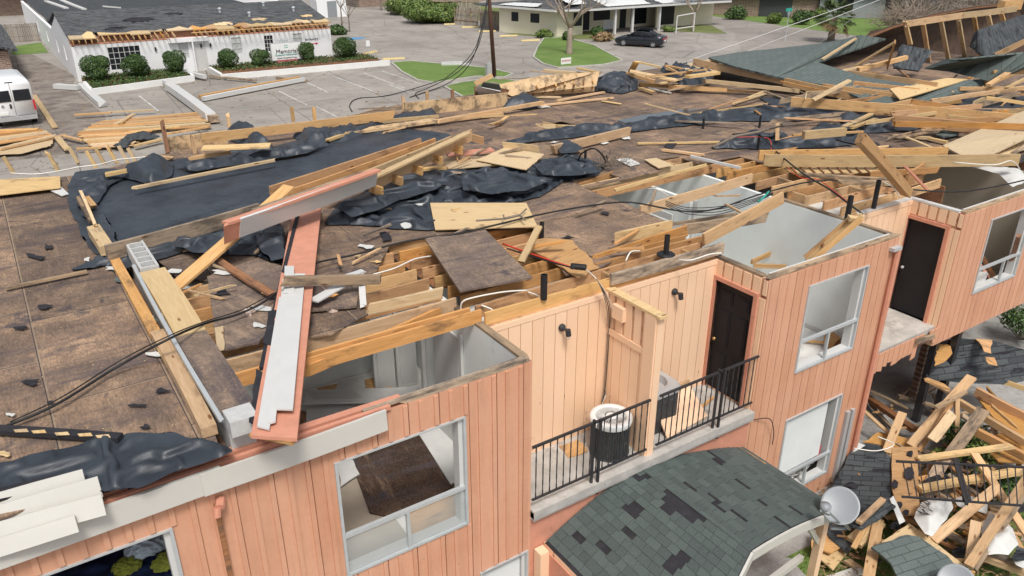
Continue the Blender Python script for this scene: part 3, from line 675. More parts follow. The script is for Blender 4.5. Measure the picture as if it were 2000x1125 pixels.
# partition on the first balcony with its post
w = MB().box(7.17, 7.23, 7.32, 8.17, ZF, ZT).build('partition', M['groove2'], B)
mb = siding(MB(), 7.34, 8.14, 7.168, ZF, 4.5, .2, .012, axis='y'); siding(mb, 7.34, 8.14, 7.168, 4.62, ZT-.02, .2, .06, axis='y'); mb.box(7.13, 7.168, 7.32, 8.17, 4.51, 4.61); mb.box(7.235, 7.25, 7.34, 8.14, ZF, ZT-.02); mb.build('siding', M['peach'], w)
pb = MB().box(7.12, 7.29, 7.10, 7.32, ZF-.18, ZT); pb.box(7.15, 7.26, 7.085, 7.10, ZF-.15, ZT-.02); pb.build('post', M['peach'], B)
MB().box(7.12, 7.27, 7.02, 8.30, ZT+.003, ZT+.045).build('top_plate', M['pale'], B)
MB().box(7.08, 7.17, 7.75, 7.99, 4.86, 5.08).build('junction_box', M['peach'], B)
# top plates
def plate(a, b, w=.1, mt='old', z=ZT, h=.04, nm='top_plate'):
    return lumber(nm, (a[0], a[1], z+h/2+.002), (b[0], b[1], z+h/2+.002), w, h, M[mt], B)
plate((3.2, 7.15), (4.95, 7.15), .12, 'old'); plate((2.7, 7.12), (4.9, 7.10), .05, 'old', 5.24, .035)
plate((9.5, 7.15), (12.95, 7.15), .11, 'old'); plate((9.53, 7.2), (9.53, 8.2), .10, 'old'); plate((12.87, 7.2), (12.87, 9.6), .10, 'old')
plate((15.1, 7.15), (20, 7.15), .11, 'old'); plate((15.11, 7.2), (15.11, 8.25), .11, 'white'); plate((4.94, 7.2), (4.94, 9.2), .11, 'old')
plate((12.97, 8.22), (15.1, 8.22), .10, 'white'); plate((-4, 7.2), (3.2, 7.2), .1, 'salmonpaint', 5.2, .05)
for x0, x1 in ((9.62, 12.8), (15.2, 19)):
    MB().box(x0, x1, 7.205, 7.235, ZT-.12, ZT+.05).build('drywall_edge', M['dwhite'], B)
# balcony slabs with worn concrete edge and salmon fascia
for x0, x1 in ((4.99, 9.48), (12.92, 15.3)):
    s = MB().box(x0, x1, 7.0 if x1 < 12 else 7.12, 8.17, ZF-.14, ZF).build('balcony_slab', M['conc'], B)
    if x1 < 12:
        MB().box(x0, x1, 6.985, 7.16, ZF-.10, ZF+.035).build('slab_edge', M['conc'], B)
        MB().box(x0, x1, 7.08, 7.2, 0, ZF-.145).build('fascia', M['salmonpaint'], B)
rg = random.Random(3)
mb = MB(); x = 12.95
while x < 15.0:
    w_ = rg.uniform(.14, .22); lo = 2.35+rg.uniform(-.10, .12)
    if 14.35 < x < 14.9: lo += .2
    if not (14.5 < x < 14.7): MB().hexa([(x, 7.07, lo), (x+w_-.012, 7.07, lo+rg.uniform(-.06, .06)), (x+w_-.012, 7.09, lo), (x, 7.09, lo), (x, 7.07, ZF-.03), (x+w_-.012, 7.07, ZF-.03), (x+w_-.012, 7.09, ZF-.03), (x, 7.09, ZF-.03)]).build('broken_siding', M['salmon'], B)
    x += w_
lumber('rim_joist', (12.95, 7.14, 2.58), (15.0, 7.14, 2.58), .05, .2, M['darkwood'], B); lumber('broken_rim_board', (14.3, 7.02, 2.72), (14.85, 7.0, 2.68), .06, .1, M['old'], B)
MB().box(15.06, 20, 7.1, 8.4, 2.36, 2.5).build('floor', M['darkwood'], B)
MB().box(12.92, 22, 10.4, 10.55, 0, 2.6).build('wall', M['groove'], B)
MB().box(12.82, 12.92, 7.2, 10.4, 0, 2.8).build('wall', M['groove'], B)
MB().box(16.6, 17.7, 7.9, 8.05, 0, 2.3).build('wall', M['brick'], B)
for u, v in ((1788, 822),):
    p = P(u, v, 0); MB().box(p.x-.07, p.x+.07, p.y-.07, p.y+.07, 0, 2.5).build('post', M['blackmetal'], B)
MB().box(16.35, 16.5, 7.2, 7.34, 0, 2.4).build('post', M['blackmetal'], B)
# downspout on the second bay
mb = MB(); xs = 12.86; mb.tube([(xs, 7.03, 5.0), (xs, 7.03, .35)], .055, 8); mb.tube([(xs, 7.03, .37), (xs-.02, 7.0, .22), (xs+.08, 6.88, .16), (xs+.26, 6.72, .16)], .06, 8); mb.build('downspout', M['salmonpaint'], B)
MB().box(12.66, 12.9, 6.98, 7.08, 5.0, 5.06).build('downspout_bracket', M['alu'], B)
mb = MB().box(.98, 1.03, 7.03, 7.075, 2.6, 4.8); mb.build('rusty_pipe', M['darkwood'], B)
mb = MB().tube([(1.06, 7.06, 4.83), (1.02, 6.96, 4.80)], .05, 8); mb.tube([(1.0, 6.98, 4.80), (.98, 6.96, 4.70)], .04, 8); mb.build('pipe_elbow', M['salmonpaint'], B)
mb = MB()
for x in (12.35, 12.5): mb.box(x, x+.09, 7.02, 7.08, .1, 1.75)
mb.build('meter_box', M['acgrey'], B)

# windows (frames, sills, what is left of the glass)
def window(x0, x1, z0, z1, bar=.36, mull=.5, glass=(), reveal=.11):
    f = MB(); t = .035; y0, y1 = 7.055, 7.10
    f.box(x0, x0+t, y0, y1, z0, z1); f.box(x1-t, x1, y0, y1, z0, z1); f.box(x0+t, x1-t, y0, y1, z0, z0+t); f.box(x0+t, x1-t, y0, y1, z1-t*.6, z1)
    f = f.build('window', M['alu'], B)
    s = MB().box(x0+t, x1-.002, 7.102, 7.25, z0-.03, z0+.045); s.box(x1-.09, x1-.002, 7.102, 7.25, z0+.046, z1-.002); s.build('sill', M['white'], f)
    if bar:
        zb = z0+(z1-z0)*bar; xm = x0+(x1-x0)*mull
        g = MB().box(x0+t, x1-t, y0+.006, y1+.012, zb-.025, zb+.025); g.box(xm-.022, xm+.022, y0+.006, y1+.006, z0+t, zb-.026); g.build('glazing_bar', M['alu'], f)
        for k in glass:
            a, b = (x0+t, xm-.023) if k == 0 else (xm+.023, x1-t)
            MB().box(a, b, 7.085, 7.089, z0+t, zb-.026).build('pane', M['glass'], f)
    return f
window(*W0, bar=0); window(*W1, glass=(0, 1)); window(*W2); window(*W3, bar=.33, mull=.62)
for lw in (LW1, LW2):
    f = window(*lw, bar=.27, mull=.55)
    mb = MB(); z = lw[3]-.02; zb = lw[2]+(.52 if lw is LW2 else .1)
    while z > zb: mb.hexa([(lw[0]+.05, 7.13, z-.022), (lw[1]-.1-(0 if lw is LW1 else .2), 7.13, z-.022), (lw[1]-.1-(0 if lw is LW1 else .2), 7.152, z-.005), (lw[0]+.05, 7.152, z-.005), (lw[0]+.05, 7.132, z-.018), (lw[1]-.1-(0 if lw is LW1 else .2), 7.132, z-.018), (lw[1]-.1-(0 if lw is LW1 else .2), 7.154, z-.001), (lw[0]+.05, 7.154, z-.001)]); z -= .024
    mb.build('blind', M['blind'], f)
    if lw is LW2:
        rg = random.Random(4); mb = MB()
        for i in range(26):
            a = Vector((rg.uniform(10.6, 11.9), 7.2+rg.uniform(0, .25), .45+rg.uniform(0, .45))); mb.bar(a, a+Vector((rg.uniform(-.5, .5), rg.uniform(-.1, .2), rg.uniform(-.12, .12))), .03, .01)
        mb.build('fallen_slats', M['dwhite'], f)
        MB().box(11.82, 11.9, 7.16, 7.2, .75, 1.1).build('red_cloth', M['red'], f)
for x0, x1 in ((3.9, 4.99), (10.3, 12.4)):
    MB().box(x0, x1, 7.9, 8.0, 0, 2.6).build('wall', M['inwall'], B)

# interior floors, walls, ceilings, doors
def ibox(nm, mt, *a): return MB().box(*a).build(nm, M[mt], B)
ibox('floor', 'tile', -5, 12.82, 7.2, 19, ZF-.2, ZF-.005); ibox('floor', 'tile', 12.82, 20, 8.4, 16, ZF-.2, ZF-.005); ibox('floor', 'carpet', 15.16, 20, 7.2, 8.4, ZF-.15, ZF-.005)
ibox('wall', 'inwall', 1.56, 5.6, 11.85, 11.95, ZF, ZT); MB().box(3.36, 3.42, 11.80, 11.849, ZF, ZT).build('door_trim', M['darkwood'], B)
ibox('wall', 'inwall', 4.90, 4.98, 9.05, 9.95, ZF, ZT); ibox('wall', 'inwall', 5.5, 5.6, 9.9, 11.84, ZF, ZT)
ibox('wall', 'inwall', 12.82, 12.90, 7.2, 13.4, ZF, ZT); ibox('wall', 'inwall', 9.6, 12.81, 13.3, 13.4, ZF, ZT); ibox('wall', 'inwall', 9.58, 9.68, 9.0, 11.6, ZF, ZT)
ibox('wall', 'inwall', 11.3, 11.38, 10.6, 13.3, ZF, ZT); ibox('wall', 'inwall', -3, 1.25, 11, 11.1, ZF, ZT)
ibox('wall', 'beige', 19.0, 19.1, 7.2, 12.4, ZF, ZT); ibox('wall', 'beige', 16.4, 19.0, 12.3, 12.4, ZF, ZT); ibox('wall', 'beige', 16.35, 16.45, 9.3, 12.4, ZF, ZT)
ibox('ceiling', 'ceil', 5.05, 9.35, 8.28, 8.95, ZT-.03, ZT-.012); ibox('ceiling', 'ceil', 13.0, 15.0, 8.3, 9.4, ZT-.03, ZT-.012); ibox('ceiling', 'darkwood', 5.05, 9.35, 9.7, 12.4, ZT-.04, ZT-.03)  # last ceiling: dark brown stands in for the shade below the joists
# bay one: louvred closet doors, white door, bathroom door
def pdoor(x, y0, y1, h, louv, ang=0):
    mb = MB().box(x-.02, x+.02, y0, y1, ZF+.01, ZF+h)
    z = ZF+1.2
    if louv:
        while z < ZF+h-.15: mb.hexa([(x-.045, y0+.06, z), (x-.022, y0+.06, z+.02), (x-.022, y1-.06, z+.02), (x-.045, y1-.06, z), (x-.043, y0+.06, z+.006), (x-.0205, y0+.06, z+.026), (x-.0205, y1-.06, z+.026), (x-.043, y1-.06, z+.006)]); z += .035
        mb.box(x-.03, x-.0205, y0+.07, y1-.07, ZF+.15, ZF+1.1)
    return mb.build('interior_door', M['white'], B)
pdoor(4.86, 8.75, 9.45, 2.03, False)
for xa in (4.42, 4.84):
    mb = MB().box(xa, xa+.38, 10.93, 10.97, ZF+.01, ZF+2.0); z = ZF+1.15
    while z < ZF+1.9: mb.hexa([(xa+.05, 10.90, z), (xa+.33, 10.90, z), (xa+.33, 10.929, z+.02), (xa+.05, 10.929, z+.02), (xa+.05, 10.90, z+.006), (xa+.33, 10.90, z+.006), (xa+.33, 10.9295, z+.026), (xa+.05, 10.9295, z+.026)]); z += .035
    mb.box(xa+.06, xa+.32, 10.915, 10.929, ZF+.12, ZF+1.05); mb.build('interior_door', M['white'], B)

MB().box(4.84, 4.885, 9.46, 9.52, ZF, ZF+2.1).build('door_trim', M['white'], B); MB().box(4.84, 4.885, 8.66, 8.73, ZF, ZF+2.1).build('door_trim', M['white'], B)
MB().box(4.82, 4.885, 9.88, 9.96, ZF, ZT-.3).build('door_trim', M['white'], B)
MB().box(4.80, 4.889, 7.45, 7.75, 4.35, 4.62).build('wall_hatch', M['dwhite'], B)
# bay two details
pdoor(11.25, 11.0, 11.7, 2.0, True)
mb = MB().box(12.80, 12.819, 7.3, 13.2, ZF, ZF+.10); mb.build('skirting', M['white'], B)
MB().box(12.79, 12.819, 7.60, 7.68, 3.15, 3.27).build('socket', M['white'], B)
mb = MB().box(11.9, 12.4, 13.26, 13.299, 4.75, 5.0); mb.build('wall_vent', M['dwhite'], B)
mb = MB().lathe([(0, 0), (.28, 0), (.28, 1.6), (.24, 1.66), (0, 1.68)], (12.0, 12.7, ZF)); mb.build('water_heater', M['acwhite'], B, smooth=True)
MB().box(11.39, 11.47, 10.55, 10.62, ZF, ZT-.01).build('door_trim', M['white'], B)
lumber('wall_stud', P(1546, 416, 4.6), P(1534, 521, 3.1), .09, .09, M['old'], B); lumber('wall_brace', P(1468, 512, 4.0), P(1543, 478, 4.05), .05, .09, M['pine'], B); lumber('wall_brace', P(1472, 519, 3.9), P(1535, 521, 3.9), .05, .09, M['pine'], B)
# torn vinyl along the beige room
cloth('torn_liner', [(1840, 322), (1990, 330), (2010, 350), (1978, 368), (1950, 340), (1900, 328)], 5.26, M['dwhite'], None, None, amp=.08, fr=2.0, res=.07, seed=3, parent=B)

# block party wall and its plywood cap
bx0, bx1 = 1.28, 1.54
MB().box(bx0, bx1, 7.21, 13.1, 0, 5.52).build('party_wall', M['cmu'], B)
mb = MB(); y = 11.75
for i in range(6):
    yy = 11.75+i*.225
    mb.box(bx0, bx1, yy, yy+.035, 5.521, 5.68); mb.box(bx0, bx0+.035, yy+.036, yy+.224, 5.521, 5.68); mb.box(bx1-.035, bx1, yy+.036, yy+.224, 5.521, 5.68)
mb.build('hollow_block', M['cmu'], B)
lumber('wall_cap', (bx0+.15, 7.35, 5.60), (bx0+.15, 9.35, 5.60), .36, .07, M['darkply'], B, ragged=False)
lumber('wall_cap', (bx0+.15, 9.36, 5.61), (bx0+.15, 11.70, 5.61), .36, .07, M['ply'], B, ragged=False)
lumber('edge_flashing', (bx0-.05, 7.2, 5.64), (bx0-.05, 12.0, 5.66), .045, .05, M['alu'], B)
lumber('ledger_board', (bx0-.16, 7.35, 5.47), (bx0-.16, 9.9, 5.47), .16, .12, M['pine'], B); lumber('ledger_board', (bx0-.18, 9.9, 5.46), (bx0-.2, 12.9, 5.46), .14, .08, M['orangeply'], B)
MB().box(bx0-.01, bx1+.01, 7.02, 7.30, 5.52, 5.70).build('wall_end', M['cmu'], B)

# roof deck (with the openings torn through it)
def wp(lst): return [P(u, v, ZR) for u, v in lst]
main = [Vector((-5, 7.14, ZR)), Vector((1.15, 7.14, ZR)), Vector((1.15, 13.2, ZR)), Vector((1.6, 13.2, ZR))] + wp([(345, 540), (400, 548), (440, 545), (560, 520), (600, 560), (602, 660), (650, 652), (722, 612), (690, 575), (700, 545), (735, 530), (760, 480), (830, 463), (900, 452), (1048, 444), (1062, 470), (1058, 498), (1085, 512), (1105, 538), (1168, 525), (1250, 478), (1310, 437), (1240, 405), (1140, 367), (1215, 351), (1294, 333), (1262, 312), (1324, 306), (1364, 319), (1443, 305), (1488, 318), (1520, 322), (1830, 300), (2010, 300), (2080, 290)]) + \
    [Vector((34, 12, ZR)), Vector((34, 21, ZR)), Vector((23, 22.2, ZR)), Vector((10, 21.4, ZR)), Vector((7.6, 20.6, ZR)), Vector((3.2, 19.4, ZR)), Vector((1.2, 18.6, ZR)), Vector((-.2, 18.9, ZR)), Vector((-5, 19.4, ZR))]
def poly_minus(outer, holes):
    mb = MB(); loops = [outer]+holes; tri = tessellate_polygon(loops); vs = [p for l in loops for p in l]; k = len(vs)
    mb.v = [tuple(p) for p in vs]+[(p.x, p.y, p.z-.02) for p in vs]
    for q in tri:
        a, b, c = q
        if ((vs[b]-vs[a]).cross(vs[c]-vs[a])).z < 0: b, c = c, b
        mb.f.append([a, b, c]); mb.f.append([c+k, b+k, a+k]); mb.mi += [0, 0]
    o = 0
    for l in loops:
        n = len(l)
        for i in range(n): mb.f.append([o+i, o+k+i, o+k+(i+1) % n, o+(i+1) % n]); mb.mi.append(0)
        o += n
    return mb
def rag(pts, a=.03, step=.22):
    q = []; rg = random.Random(5)
    for i, p in enumerate(pts):
        nx = pts[(i+1) % len(pts)]; L = (nx-p).length; k = max(1, int(L/step)) if L < 12 else 1; d = nx-p; s = Vector((-d.y, d.x, 0)).normalized()
        for j in range(k): q.append(p+d*j/k+(s*rg.uniform(-a, a) if j else Vector()))
    return q
hole1 = wp([(1044, 246), (1096, 236), (1144, 249), (1100, 258)]); hole2 = wp([(1118, 352), (1188, 338), (1214, 347), (1135, 363)])
hole3 = wp([(1172, 292), (1250, 300), (1200, 310)])
poly_minus(rag(main, .02), [hole1, rag(hole2, .02)]).build('roof_deck', M['deck'], B)
# the storey below the deck so nothing floats
ibox('wall', 'wallwhite', -5, 30, 18.3, 18.4, 0, 5.17); ibox('wall', 'wallwhite', 30, 30.1, 8, 18.4, 0, 5.17); ibox('wall', 'darkwood', 1.6, 4.7, 12.4, 12.5, ZF, 5.17); ibox('wall', 'inwall', 5, 9.4, 12.5, 12.6, ZF, 5.17)
ibox('ceiling', 'darkwood', -5, 1.27, 7.2, 18.2, 5.14, 5.17); ibox('ceiling', 'darkwood', 16.5, 29.9, 12.5, 18.2, 5.14, 5.17)
ibox('ceiling', 'ceil', 1.6, 4.8, 11.95, 18.2, 5.14, 5.17); ibox('ceiling', 'ceil', 4.81, 16.4, 13.42, 18.2, 5.14, 5.17); ibox('lower_floor', 'darkwood', 17, 30, 8.5, 12.4, 2.6, 2.79)
ibox('wall', 'darkwood', 16.46, 16.5, 8.3, 9.2, ZF, ZT)

# ceiling joists left in place
def joist(x0, x1, y, dz=0, h=.19, mt='joist', dy=0): return lumber('joist', (x0, y, 5.285+dz), (x1, y+dy, 5.285+dz), .042, h, M[mt], B, ragged=False)
for i, y in enumerate((8.53, 8.92, 9.33, 9.74, 10.15, 10.56, 10.97, 11.35)):
    joist(1.56, 4.93, y, -.003*(i % 3), mt='pine' if i % 3 == 1 else 'joist')
for i, y in enumerate((8.24, 8.52, 8.92, 9.30, 9.72, 10.12, 10.53, 10.93, 11.33)):
    joist(5.02 if y > 8.4 else 5.0, 9.46, y, .004*(i % 2)+(.02 if y < 8.3 else 0), mt='pine' if i % 4 == 0 else 'joist')
joist(1.9, 5.0, 8.36, .03, mt='joist', dy=-.02)
for i, y in enumerate((11.75, 12.15, 12.55, 12.95, 13.2)): joist(9.7, 16.3, y, 0, mt='pale' if i == 1 else ('pine' if i % 2 else 'joist'))
for i, y in enumerate((8.36, 8.75, 9.15, 9.55, 9.95, 10.35, 10.75, 11.15, 11.45)): joist(12.95 if i > 1 else 13.0, 16.35, y, 0, mt='joist' if i % 2 else 'pine')
for x, y0, y1 in ((14.3, 8.77, 9.13), (13.05, 9.17, 9.53), (13.6, 9.97, 10.33), (14.9, 10.37, 10.73), (8.98, 8.26, 8.5), (7.3, 8.26, 8.5), (9.2, 9.32, 9.7), (12.5, 12.17, 12.53), (11.3, 12.57, 12.93)):
    lumber('blocking', (x, y0, 5.29), (x, y1, 5.29), .042, .17, M['pine'], B, ragged=False)
for y in (21.3,):
    for a, b in (((1046, 247), (1138, 251)), ((1060, 243), (1120, 256))): lumber('joist', P(*a, 5.36), P(*b, 5.36), .04, .15, M['pale'], B)
for px in (((1130, 366), (1196, 342)),): lumber('joist', P(*px[0], 5.33), P(*px[1], 5.33), .04, .17, M['joist'], B)
# vent pipes poke through the roof
for (u, v, h, r) in ((1062, 578, .33, .05), (1300, 503, .38, .045), (1058, 462, .26, .04), (1655, 424, .40, .05), (1707, 402, .50, .045), (1143, 312, .22, .03), (1184, 322, .2, .025), (1373, 250, .25, .03), (1483, 248, .3, .03), (1722, 200, .35, .06), (1976, 210, .3, .05), (1480, 290, .35, .03)):
    p = P(u, v, 5.42); MB().lathe([(r, -.05), (r, h), (r*.75, h), (r*.75, h-.1)], p, 12).build('vent_pipe', M['blackplastic'], B, smooth=False)
p = P(1300, 503, 5.42); MB().lathe([(.045, .03), (.14, .03), (.15, .06), (.12, .08), (.045, .08)], p, 12).build('pipe_collar', M['blackplastic'], B)
# parapet at the back of the roof
lumber('parapet_board', P(326, 283, 5.55), P(444, 268, 5.55), .05, .34, M['speck'], B); lumber('parapet_board', P(790, 217, 5.55), P(990, 196, 5.55), .06, .45, M['speck'], B)
for u, v, h in ((328, 300, .75), (449, 253, .4), (573, 238, .4), (615, 235, .35), (789, 220, .45), (835, 205, .4), (884, 198, .35), (381, 300, .4), (930, 195, .4)):
    p = P(u, v, 5.4); lumber('parapet_stud', p, p+Vector((0, 0, h)), .05, .09, M['pine'] if u % 2 else M['darkwood'], B)
# white fascia along the front of bay one
lumber('fascia_board', (-4.5, 7.0, 5.10), (1.1, 7.0, 5.13), .04, .27, M['cream'], B, ragged=False); lumber('fascia_board', (.9, 6.975, 5.125), (2.92, 6.98, 5.15), .035, .265, M['cream'], B, ragged=False)
lumber('fascia_backing', (-4.5, 7.045, 5.25), (3.0, 7.045, 5.26), .05, .05, M['salmonpaint'], B)
# wall lamps on the peach wall
for u, v, bulb in ((1098, 640, 1), (1318, 570, 0)):
    p = PY(u, v, 8.13); lb = MB().lathe([(0, 0), (.06, 0), (.055, .03), (.03, .05), (0, .05)], n=14); lb.v = [(p.x+q[0], 8.145-q[2], p.z+q[1]) for q in lb.v]
    lb.tube([(p.x, 8.11, p.z), (p.x+.02, 8.03, p.z-.01)], .025, 8); lb.tube([(p.x+.02, 8.02, p.z+.01), (p.x+.03, 8.01, p.z-.09)], .042, 10); lb = lb.build('wall_lamp', M['blackmetal'], B, smooth=False)
    if bulb: MB().lathe([(.0, -.16), (.025, -.15), (.035, -.12), (.02, -.08)], (p.x+.03, 8.01, p.z), 10).build('bulb', M['glass'], lb, smooth=True)

# black iron railings of the balcony
def railing(x0, x1, post, lab):
    t = empty('balcony_railing', ((x0+x1)/2, 7.1, ZF), lab, 'railing', 'railings of the first balcony')
    y = 7.06; MB().bar((x0, y, 3.88), (x1, y, 3.88), .035, .03).build('top_rail', M['blackmetal'], t); MB().bar((x0, y, 3.0), (x1, y, 3.0), .03, .025).build('bottom_rail', M['blackmetal'], t)
    for d in (0, .09):
        MB().bar((post+d, y-.035*(d > 0), 2.62 if d else 2.84), (post+d, y-.035*(d > 0), 3.93), .035, .035).build('post', M['blackmetal'], t)
    x = x0+.06
    while x < x1-.03:
        mb = MB()
        for k in range(10):
            z0 = 3.013+k*.0853; a = k*.9; mb.bar((x, y, z0), (x, y, z0+.0853), .014, .014, (math.cos(a), math.sin(a), 0))
        mb.build('baluster', M['blackmetal'], t); x += .118
railing(5.0, 7.11, 6.05, 'black iron balcony railing in front of the black air conditioner'); railing(7.3, 9.46, 8.55, 'black iron balcony railing in front of the six panel black door')

# gable porch roof below the balcony
PR = empty('porch_roof', (7.3, 6.1, 0), 'low green shingled gable porch roof attached below the balcony with dark torn patches', 'porch')
ridA, ridB = Vector((7.02, 7.06, 2.74)), Vector((7.05, 4.93, 2.74)); LA, LB = Vector((5.27, 7.06, 2.13)), Vector((5.27, 4.2, 2.13)); RA, RB = Vector((9.42, 7.06, 2.10)), Vector((9.42, 5.16, 2.10))
TORN = [(1195, 972, 30, 7, 38), (1232, 1003, 20, 12, 30), (1303, 985, 14, 26, 20), (1338, 1012, 34, 17, 30), (1172, 1076, 17, 7, -28), (1118, 1068, 16, 10, 45), (1248, 937, 15, 6, 5), (1375, 958, 26, 5, 35), (1408, 980, 28, 5, 38), (1448, 1003, 22, 5, 38), (1457, 948, 16, 5, 38), (1330, 1090, 18, 10, 30), (1312, 1112, 22, 14, 20), (1400, 1080, 15, 5, 40), (1530, 1012, 28, 5, 38), (1405, 893, 24, 7, 35), (1562, 998, 12, 4, 38), (1262, 1035, 14, 5, 40), (1215, 1050, 10, 8, 0), (1500, 985, 16, 4, 38)]
CMT = CM.transposed()
def torn_at(c):
    q = CMT @ (c-CO); u = 1000+F*q.x/-q.z; v = 562.5-F*q.y/-q.z; u += 4*noise.noise(c*5); v += 4*noise.noise(c*5+Vector((9, 0, 0)))
    for a, b, ru, rv, an in TORN:
        ca, sa = math.cos(R(an)), math.sin(R(an)); x = ((u-a)*ca+(v-b)*sa)/ru; y = (-(u-a)*sa+(v-b)*ca)/rv
        if x*x+y*y < 1: return True
    return False
def slope(A, Bv, Cc, D, sgn, seed):
    """A-B eave, D-C ridge; real overlapping shingle tabs"""
    bul = lambda p, f: p+Vector((0, 0, .34*f*(1-f)-.04*f*f))
    bm_ = MB()
    for k in range(8):
        f0, f1 = k/8, (k+1)/8; g = lambda a, b, f: bul(a.lerp(b, f), f)
        p_ = [g(A, D, f0), g(Bv, Cc, f0), g(Bv, Cc, f1), g(A, D, f1)]; bm_.hexa([*[v_-Vector((0, 0, .035)) for v_ in p_], *p_])
    base = bm_.build('roof_board', M['underlay'], PR)
    L = (Bv-A).length; S = ((D-A).length); ex = (Bv-A).normalized(); n = (Bv-A).cross(D-A).normalized(); n = n if n.z > 0 else -n
    rows = int(S/.125); mb = MB(); rg = random.Random(seed)
    for r in range(rows+1):
        f0 = r/rows*.985; f1 = min(1, (r+1.15)/rows); x = -rg.random()*.3
        while True:
            w_ = rg.choice((.20, .23, .23, .16, .27)); a0 = max(0, x); a1 = min(1, (x+w_-.006)/L)
            if a0/L > 1 or a0 >= L: break
            a0 /= L
            q = lambda s, f: bul((A.lerp(Bv, s)).lerp(D.lerp(Cc, s), f), f)
            c = q((a0+a1)/2, f0); torn = torn_at(c)
            x += w_
            if a1 <= a0 or torn: continue
            up0 = .012+rg.uniform(0, .003); p = [q(a0, f0)+n*up0, q(a1, f0)+n*up0, q(a1, f1)+n*.003, q(a0, f1)+n*.003]
            mb.add([*p, *[v_-n*.006 for v_ in p]], [(0, 1, 2, 3), (4, 7, 6, 5), (0, 4, 5, 1), (1, 5, 6, 2), (3, 2, 6, 7), (0, 3, 7, 4)])
    mb.build('shingles', M['shingle'], base)
slope(LA, LB, ridB, ridA, 1, 3); slope(RA, RB, ridB, ridA, -1, 8)
for E_, R_ in ((RB, ridB), (LB, ridB)):
    bb = MB(); g = lambda f: E_.lerp(R_, f)+Vector((0, -.03, .34*f*(1-f)-.04*f*f-.075))
    for k in range(8): bb.bar(g(k/8), g((k+1)/8), .035, .15)
    bb.build('barge_board', M['cream'], PR)
lumber('eave_trim', LA+Vector((-.03, 0, -.05)), LB+Vector((-.03, 0, -.05)), .04, .11, M['peach'], PR, ragged=False); lumber('eave_flashing', LA+Vector((.03, -.02, .012)), LB+Vector((.03, 0, .012)), .16, .01, M['underlay'], PR, ragged=False)
for x, y in ((9.28, 5.30), (5.45, 4.6)):
    MB().box(x-.06, x+.06, y-.06, y+.06, 0, 1.97).build('post', M['peach'], PR)
lumber('porch_beam', (9.28, 5.36, 1.93), (9.28, 7.1, 1.93), .09, .12, M['peach'], PR); lumber('brace', (9.24, 5.30, 1.45), (8.75, 5.22, 2.08), .05, .08, M['cream'], PR); lumber('lower_brace', (9.2, 5.5, 1.0), (7.4, 5.2, 1.35), .09, .09, M['cream'], PR)
MB().box(5.05, 5.2, 6.9, 7.06, 0, 2.1).build('post', M['peach'], PR); MB().box(5.2, 5.26, 5.0, 7.06, 0, 2.05).build('side_board', M['salmonpaint'], PR)
sheet('bare_plywood_patch', [P(1418, 878, 2.17), P(1440, 871, 2.17), P(1497, 905, 2.15), P(1470, 915, 2.18), P(1435, 893, 2.2)], M['orangeply'], None, th=.012, parent=PR, rough=.015)

# ================================================================== LOOSE THINGS ON THE ROOF
def D(name, label, a, b, w, h, m, roll=0, cat='plank', group=None, ragged=None):
    pa, pb = P(*a), P(*b); o = lumber(name, pa, pb, w, h, M[m], None, roll, ragged); return tag(o, label, cat, group)
Z = 5.42
# --- black membranes
def T(px, z, label, amp, fr, seed, **k): return cloth('roof_membrane', px, z, M['tarp'], label, 'roof membrane', amp, fr, seed=seed, **k)
T([(150, 336), (200, 330), (252, 331), (290, 318), (400, 305), (445, 290), (520, 290), (600, 270), (690, 258), (800, 252), (880, 262), (870, 280), (830, 300), (700, 345), (560, 392), (500, 412), (430, 425), (330, 455), (215, 494), (190, 500), (165, 470), (135, 405), (132, 365)], Z, 'largest black membrane, smooth and flat over the left half of the roof', .15, .9, 11, res=.045, slack=1.035, top=.2, iters=160, aniso=(.45, 1.5), hem=.16)
T([(128, 532), (200, 500), (250, 490), (330, 470), (450, 440), (540, 432), (556, 455), (556, 520), (500, 500), (430, 498), (360, 492), (300, 512), (262, 520), (230, 532), (205, 520), (150, 528)], Z, 'black membrane bunched in front of the long brown beam', .20, 1.5, 21, res=.04, slack=1.14, top=.3)
T([(632, 440), (650, 412), (690, 388), (722, 368), (790, 342), (860, 335), (990, 328), (1030, 338), (1060, 312), (1120, 306), (1185, 322), (1165, 345), (1100, 356), (1055, 385), (1000, 397), (920, 400), (850, 398), (850, 450), (770, 448), (700, 440)], Z, 'badly crumpled black membrane heaped in the middle of the roof', .17, 1.5, 33, res=.032, slack=1.16, top=.42, iters=300, aniso=(.9, 1.1))
T([(985, 278), (1040, 262), (1130, 247), (1200, 247), (1290, 228), (1420, 218), (1560, 207), (1600, 215), (1650, 227), (1560, 237), (1440, 237), (1330, 247), (1240, 258), (1150, 266), (1010, 282)], Z, 'long narrow black membrane strip beside the puddle', .16, 1.3, 41, res=.055, slack=1.12, top=.3, aniso=(.5, 1.6))
T([(-30, 920), (60, 890), (150, 872), (250, 850), (340, 846), (400, 864), (456, 884), (430, 897), (330, 928), (270, 956), (200, 962), (170, 950), (100, 955), (-30, 968)], Z, 'black membrane folded along the front roof edge above the white fascia', .13, 1.2, 52, res=.03, slack=1.12, top=.25, aniso=(.6, 1.4))
T([(1158, 178), (1162, 163), (1185, 157), (1225, 156), (1246, 164), (1244, 176), (1215, 184)], Z, 'ball of black membrane heaped at the rear roof edge', .45, 1.4, 61, res=.05, slack=1.25, top=.9, iters=40, rise=.35)
T([(1385, 290), (1420, 274), (1470, 258), (1520, 262), (1560, 272), (1620, 274), (1668, 284), (1600, 290), (1500, 292)], Z, 'crumpled black membrane under the thin black branch', .20, 1.7, 71, res=.04, slack=1.16, top=.4)
